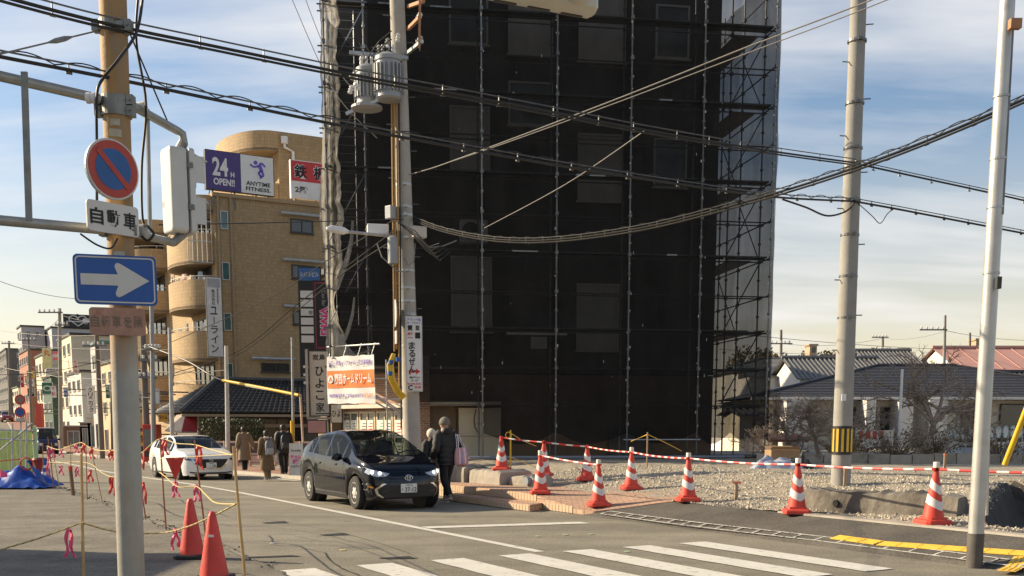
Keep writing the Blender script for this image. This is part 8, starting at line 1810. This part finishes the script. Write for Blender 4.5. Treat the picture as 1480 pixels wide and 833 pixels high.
        for t, w_, hh in ((-.075, .03, .07), (-.05, .042, .1), (.02, .045, .10), (.09, .05, .075), (.15, .046, .055), (.185, .025, .035)):
            c = a + J(0, t, -.08) ; dz = -pt * .55 * (t + .075) / .26 * 1.0; rings.append([c + J(w_ * math.cos(b), 0, dz + hh * (.5 + .5 * math.sin(b)) + .005) for b in [2 * math.pi * q / 12 for q in range(12)]])
        mb.loft(rings); so_ = mb.build('shoe', S.get('shoes', BLACKP), root, smooth=True, local=True)
        if S.get('sole'):
            mb = MB(); rr = []
            for t, w_ in ((-.08, .03), (-.05, .045), (.02, .046), (.09, .052), (.15, .048), (.19, .026)):
                c = a + J(0, t, -.08); dz = -pt * .55 * (t + .075) / .26; rr.append([c + J(w_ * x, 0, dz + z) for x, z in ((-1, .0), (1, .0), (1, .022), (-1, .022))])
            mb.loft(rr); mb.build('sole', S['sole'], so_, local=True)
    # coat: torso loft plus sleeves
    hem = S.get('hem', .72); mb = MB(); rings = []
    prof = S.get('coat_prof') or [(hem, .20, .15), (.80, .195, .15), (.92, .185, .145), (1.05, .18, .14), (1.2, .19, .14), (1.32, .195, .135), (1.40, .175, .115), (1.45, .11, .085), (1.49, .07, .07)]
    for z, rx, ry in prof:
        t = max(0, min(1, (z - .93) / .49)); y = bend_ * t; q = S.get('puff', 0) * (1 if int(z * 100) % 2 else -1); rings.append(ell(J(0, y, z), (rx + q) * k, (ry + q) * k, 22, 0, 2.4))
    if S.get('puff'):
        rr = []
        for (a, b) in zip(prof, prof[1:]):
            for f in range(4):
                t = f / 4; z, rx, ry = (a[i] + (b[i] - a[i]) * t for i in range(3)); pf = S['puff'] * math.sin(z * 2 * math.pi / .105); yy = bend_ * max(0, min(1, (z - .93) / .49)); rr.append(ell(J(0, yy, z), (rx + pf) * k, (ry + pf) * k, 22, 0, 2.4))
        rings = rr + [rings[-1]]
    mb.loft(rings); ct = mb.build('coat', S['coat'], root, smooth=True, local=True, ang=60)
    for s in (1, -1):
        mb = MB(); pts = spline([sh[s] + J(-.05 * s, 0, .02), sh[s] + J(.015 * s, 0, -.03), sh[s].lerp(el[s], .5) + J(.012 * s, 0, 0), el[s], el[s].lerp(wr[s], .5), wr[s] - (wr[s] - el[s]).normalized() * .01], 3); n_ = len(pts); sw = S.get('sleeve', 1.0)
        mb.tube(pts, [(.085 - .03 * (i / (n_ - 1)) + (S.get('puff', 0) * .7 * math.sin(i * 2.1))) * k * sw for i in range(n_)], 14); mb.build('sleeve', S['coat'], ct, smooth=True, local=True)
    if S.get('hood'):
        mb = MB(); c = spine[3] + J(0, -.07, .05); mb.loft([[c + J(rx * math.cos(a), ry * math.sin(a) - .01, z) for a in [2 * math.pi * q / 16 for q in range(16)]] for z, rx, ry in ((-.10, .05, .03), (-.06, .12, .075), (0, .135, .09), (.05, .12, .08), (.07, .09, .05))]); mb.build('hood', S['coat'], ct, smooth=True, local=True)
    if S.get('collar'):
        mb = MB(); mb.loft([ell(neck + J(0, -.005, z), rx * k, rx * k, 16) for z, rx in ((-.07, .10), (-.03, .095), (.01, .088), (.03, .08))]); mb.build('scarf', S['collar'], root, smooth=True, local=True)
    if S.get('belt'):
        mb = MB(); mb.loft([ell(J(0, bend_ * .25, z), .188 * k, .148 * k, 22, 0, 2.4) for z in (1.015, 1.055)]); mb.build('belt', S['belt'], ct, smooth=True, local=True)
    # hair or hat shell
    def cap_(nm, m, z0, r_, top, back=0.0):
        mb = MB(); c = head + J(0, -.008, .03); rings = []
        for q in range(9):
            t = q / 8; z = z0 + (top - z0) * t; rr = r_ * math.sqrt(max(.0, 1 - max(0, (z - .0) / (top + .002)) ** 2)) if z > 0 else r_ * (1 - .12 * (z / z0) ** 2); rings.append([c + J(0, -back * (1 - t), z) + J(max(rr, .004) * math.cos(a) * .95, max(rr, .004) * math.sin(a) * 1.05 * (1 if math.sin(a) < 0 or z > .03 or nm == 'knit_hat' else .55), 0) for a in [2 * math.pi * j / 18 for j in range(18)]])
        mb.loft(rings); mb.build(nm, m, root, smooth=True, local=True)
    if S.get('hair'): cap_('hair', S['hair'], S.get('hair_len', -.11), .108, .105, .01)
    if S.get('hat'): cap_('knit_hat', S['hat'], S.get('hat_low', -.04), .118, .13)
    # eyes and mouth on the far side of the head
    mb = MB()
    for s in (1, -1): mb.lathe(head + J(.034 * s, .088, .012), [(.011 * k, 0), (.008 * k, .006 * k)], 8, (0, 1, 0))
    mb.box(head + J(0, .090, -.07), (.045 * k, .01, .008 * k)); mb.build('face_features', HAIRK, root, local=True)
    return root, J, spine, sh, wr, el
COATK = mat('coat_black', (.018, .018, .016), .7, var=.25, scale=6, bump=.3, bscale=14); COATT = mat('coat_tan', (.22, .17, .115), .8, var=.12, scale=5, bump=.15); COATB = mat('coat_brown', (.15, .095, .045), .85, var=.15, scale=5)
TROUK = mat('trousers_black', (.012, .012, .013), .8); HATG = mat('knit_grey', (.17, .155, .12), .9, var=.25, scale=30, bump=.4, bscale=60); HATW = mat('knit_cream', (.62, .56, .45), .9, var=.12, scale=30, bump=.4, bscale=60)
SOLEW = mat('sole_white', (.66, .62, .55), .6); SHOEG = mat('shoe_grey', (.25, .22, .19), .7)
def away(x, y, turn=0.0):           # local +y is forward; walk up the street
    return math.atan2(DS.y, DS.x) - math.pi / 2 + turn
pa = G(647, 727, .0); RA_ = away(0, 0, R(10))
pA, J, spn, shd, wri, elb = person('person in black padded coat and grey knit hat walking with a striped tote', pa, RA_, 1.77, dict(coat=COATK, trousers=TROUK, shoes=SHOEG, sole=SOLEW, hat=HATG, collar=mat('scarf_cream', (.55, .5, .42), .9), hood=True, hem=.80, puff=.010, heel=.10, stride=.17, lean=.05, sleeve=1.25,
    coat_prof=[(.78, .215, .165), (.88, .22, .17), (1.0, .215, .165), (1.12, .21, .16), (1.25, .215, .16), (1.36, .205, .145), (1.42, .16, .115), (1.47, .10, .085), (1.5, .07, .07)], elbow={1: (.33, -.04, 1.12), -1: (-.29, -.02, 1.12)}, wrist={1: (.20, .12, .98), -1: (-.28, .12, .92)}))
MR = ROOTM[pA.name]
tb_ = thing('tote_bag', 'pink and white striped tote bag slung on the shoulder of the black coat', 'bag', MR @ Vector((.20, -.20, .92)))
TOTE = mat('tote_pink', (.62, .32, .33), .7, var=.12, scale=5, bump=.2); TOTEW = mat('tote_white', (.66, .62, .62), .7, var=.1); TOTEB = mat('tote_violet', (.30, .24, .42), .7)
rings = []
for z, w_, d_ in ((.80, .13, .05), (.83, .175, .085), (.95, .18, .09), (1.08, .165, .075), (1.17, .14, .035)): rings.append([MR @ (Vector((.21, -.22, z)) + Vector((w_ * math.cos(a), d_ * math.sin(a), .015 * math.sin(a * 3)))) for a in [2 * math.pi * q / 20 for q in range(20)]])
mb = MB(); mb.loft(rings); mb.build('bag_body', TOTE, tb_, smooth=True)
for i, x in enumerate((-.10, -.035, .04, .11)):
    mb = MB(); mb.grid(2, 8, lambda a, b, x=x: MR @ Vector((.21 + x + (a - .5) * .035 - x * .12 * b, -.22 - (.088 - .04 * b ** 3) * math.sqrt(max(.05, 1 - (x / .18) ** 2)) - .006, .84 + .31 * b))); mb.build('stripe', TOTEW if i % 2 == 0 else TOTEB, tb_, smooth=True)
for dy in (-.25, -.19):
    mb = MB(); mb.tube(spline([MR @ Vector(q) for q in ((.11, dy, 1.15), (.13, dy + .03, 1.32), (.17, dy + .12, 1.46), (.22, dy + .05, 1.34), (.30, dy, 1.15))], 5), .011, 6); mb.build('strap', TOTEW, tb_, smooth=True)
pb = P(625, 715, 23.9); pb.z = .0
person('shorter person in cream knit hat behind the black padded coat', pb, RA_, 1.53, dict(coat=COATK, trousers=TROUK, shoes=BLACKP, hat=HATW, hood=True, hem=.78, hat_low=-.07, stride=.1, puff=.008, sleeve=1.2))
def ground_at(u, v, z): return G(u, v, z)
pc = ground_at(354, 682, -.12); pc.z = -.08
person('person in long belted tan trench coat walking away on the sidewalk', pc, away(0, 0, R(8)), 1.66, dict(coat=COATT, trousers=TROUK, shoes=BLACKP, hair=HAIRK, hem=.45, belt=COATT, stride=.12, sleeve=1.25, coat_prof=[(.42, .25, .19), (.6, .235, .18), (.8, .215, .165), (.95, .195, .15), (1.03, .18, .14), (1.2, .20, .145), (1.33, .215, .14), (1.41, .18, .115), (1.45, .11, .085), (1.49, .07, .07)], elbow={1: (.30, -.05, 1.14), -1: (-.28, -.05, 1.12)}, wrist={1: (.36, .0, .93), -1: (-.26, .1, .9)}))
pd = ground_at(387, 696, -.06); pd.z = -.02
pD, *_ = person('person in brown long coat with a grey backpack stepping onto the road', pd, away(0, 0, R(4)), 1.50, dict(coat=COATB, trousers=mat('trousers_brown', (.2, .14, .08), .8), shoes=SHOEG, hair=HAIRK, collar=HATW, hem=.36, stride=.12, sleeve=1.2, coat_prof=[(.34, .27, .2), (.55, .245, .185), (.8, .215, .165), (1.0, .2, .15), (1.2, .205, .15), (1.33, .205, .14), (1.41, .18, .115), (1.45, .11, .085), (1.49, .07, .07)]))
pe = ground_at(411, 688, -.05); pe.z = -.0
pE, *_ = person('person in black jacket with a black backpack right of the brown coat', pe, away(0, 0, R(-4)), 1.66, dict(coat=mat('jacket_black', (.014, .014, .016), .6), trousers=TROUK, shoes=BLACKP, hair=HAIRK, hem=.74, stride=.14, sleeve=1.3, coat_prof=[(.74, .21, .155), (.9, .205, .155), (1.05, .205, .155), (1.2, .215, .155), (1.33, .215, .14), (1.41, .18, .115), (1.45, .11, .085), (1.49, .07, .07)]))
def backpack(label, par, k, m, m2, zz=1.0):
    M_ = ROOTM[par.name]; c = Vector((0, -.25, 1.12)) * k; th_ = thing('backpack', label, 'bag', M_ @ (c - Vector((0, 0, .25))))
    rings = [[M_ @ (c + Vector((w_ * math.copysign(abs(math.cos(a)) ** .6, math.cos(a)), d_ * math.copysign(abs(math.sin(a)) ** .6, math.sin(a)), z)) * k) for a in [2 * math.pi * q / 20 for q in range(20)]] for z, w_, d_ in ((-.26, .10, .06), (-.24, .14, .09), (-.1, .155, .105), (.1, .15, .095), (.2, .13, .075), (.25, .08, .04))]
    mb = MB(); mb.loft(rings); mb.build('pack_body', m, th_, smooth=True)
    rings = [[M_ @ (c + Vector((w_ * math.cos(a), -.09 + d_ * math.sin(a), z)) * k) for a in [2 * math.pi * q / 16 for q in range(16)]] for z, w_, d_ in ((-.22, .08, .03), (-.19, .12, .055), (-.04, .12, .055), (.0, .09, .03))]
    mb = MB(); mb.loft(rings); mb.build('pocket', m2, th_, smooth=True)
    for s in (1, -1): mb = MB(); mb.tube(spline([M_ @ (Vector(q) * k) for q in ((.1 * s, -.18, 1.32), (.12 * s, -.08, 1.45), (.13 * s, .08, 1.42), (.14 * s, .15, 1.25), (.14 * s, .02, .98), (.12 * s, -.17, .92))], 4), .016, 5); mb.build('strap', m2, th_)
backpack('grey backpack with pale pocket worn over the brown coat', pD, 1.5 / 1.7, mat('pack_grey', (.16, .16, .17), .7), mat('pack_pale', (.3, .3, .31), .6)); backpack('black backpack worn over the black jacket', pE, 1.66 / 1.7, mat('pack_black', (.02, .02, .022), .6), mat('pack_black2', (.03, .03, .032), .5))
wbm = ROOTM[pE.name]; wb_ = thing('shopping_bag', 'white plastic shopping bag held left of the black jacket', 'bag', wbm @ Vector((-.29, .06, .4)))
mb = MB(); mb.loft([[wbm @ Vector((-.29 + w_ * math.cos(a), .06 + w_ * .6 * math.sin(a), z)) for a in [2 * math.pi * q / 14 for q in range(14)]] for z, w_ in ((.42, .06), (.45, .10), (.58, .12), (.70, .09), (.78, .04))]); mb.build('bag_body', mat('plastic_white', (.68, .66, .6), .4), wb_, smooth=True)
mb = MB(); mb.tube([wbm @ Vector((-.31, .06, .77)), wbm @ Vector((-.28, .06, .86)), wbm @ Vector((-.26, .06, .77))], .012, 5); mb.build('handles', MATS['plastic_white'], wb_)
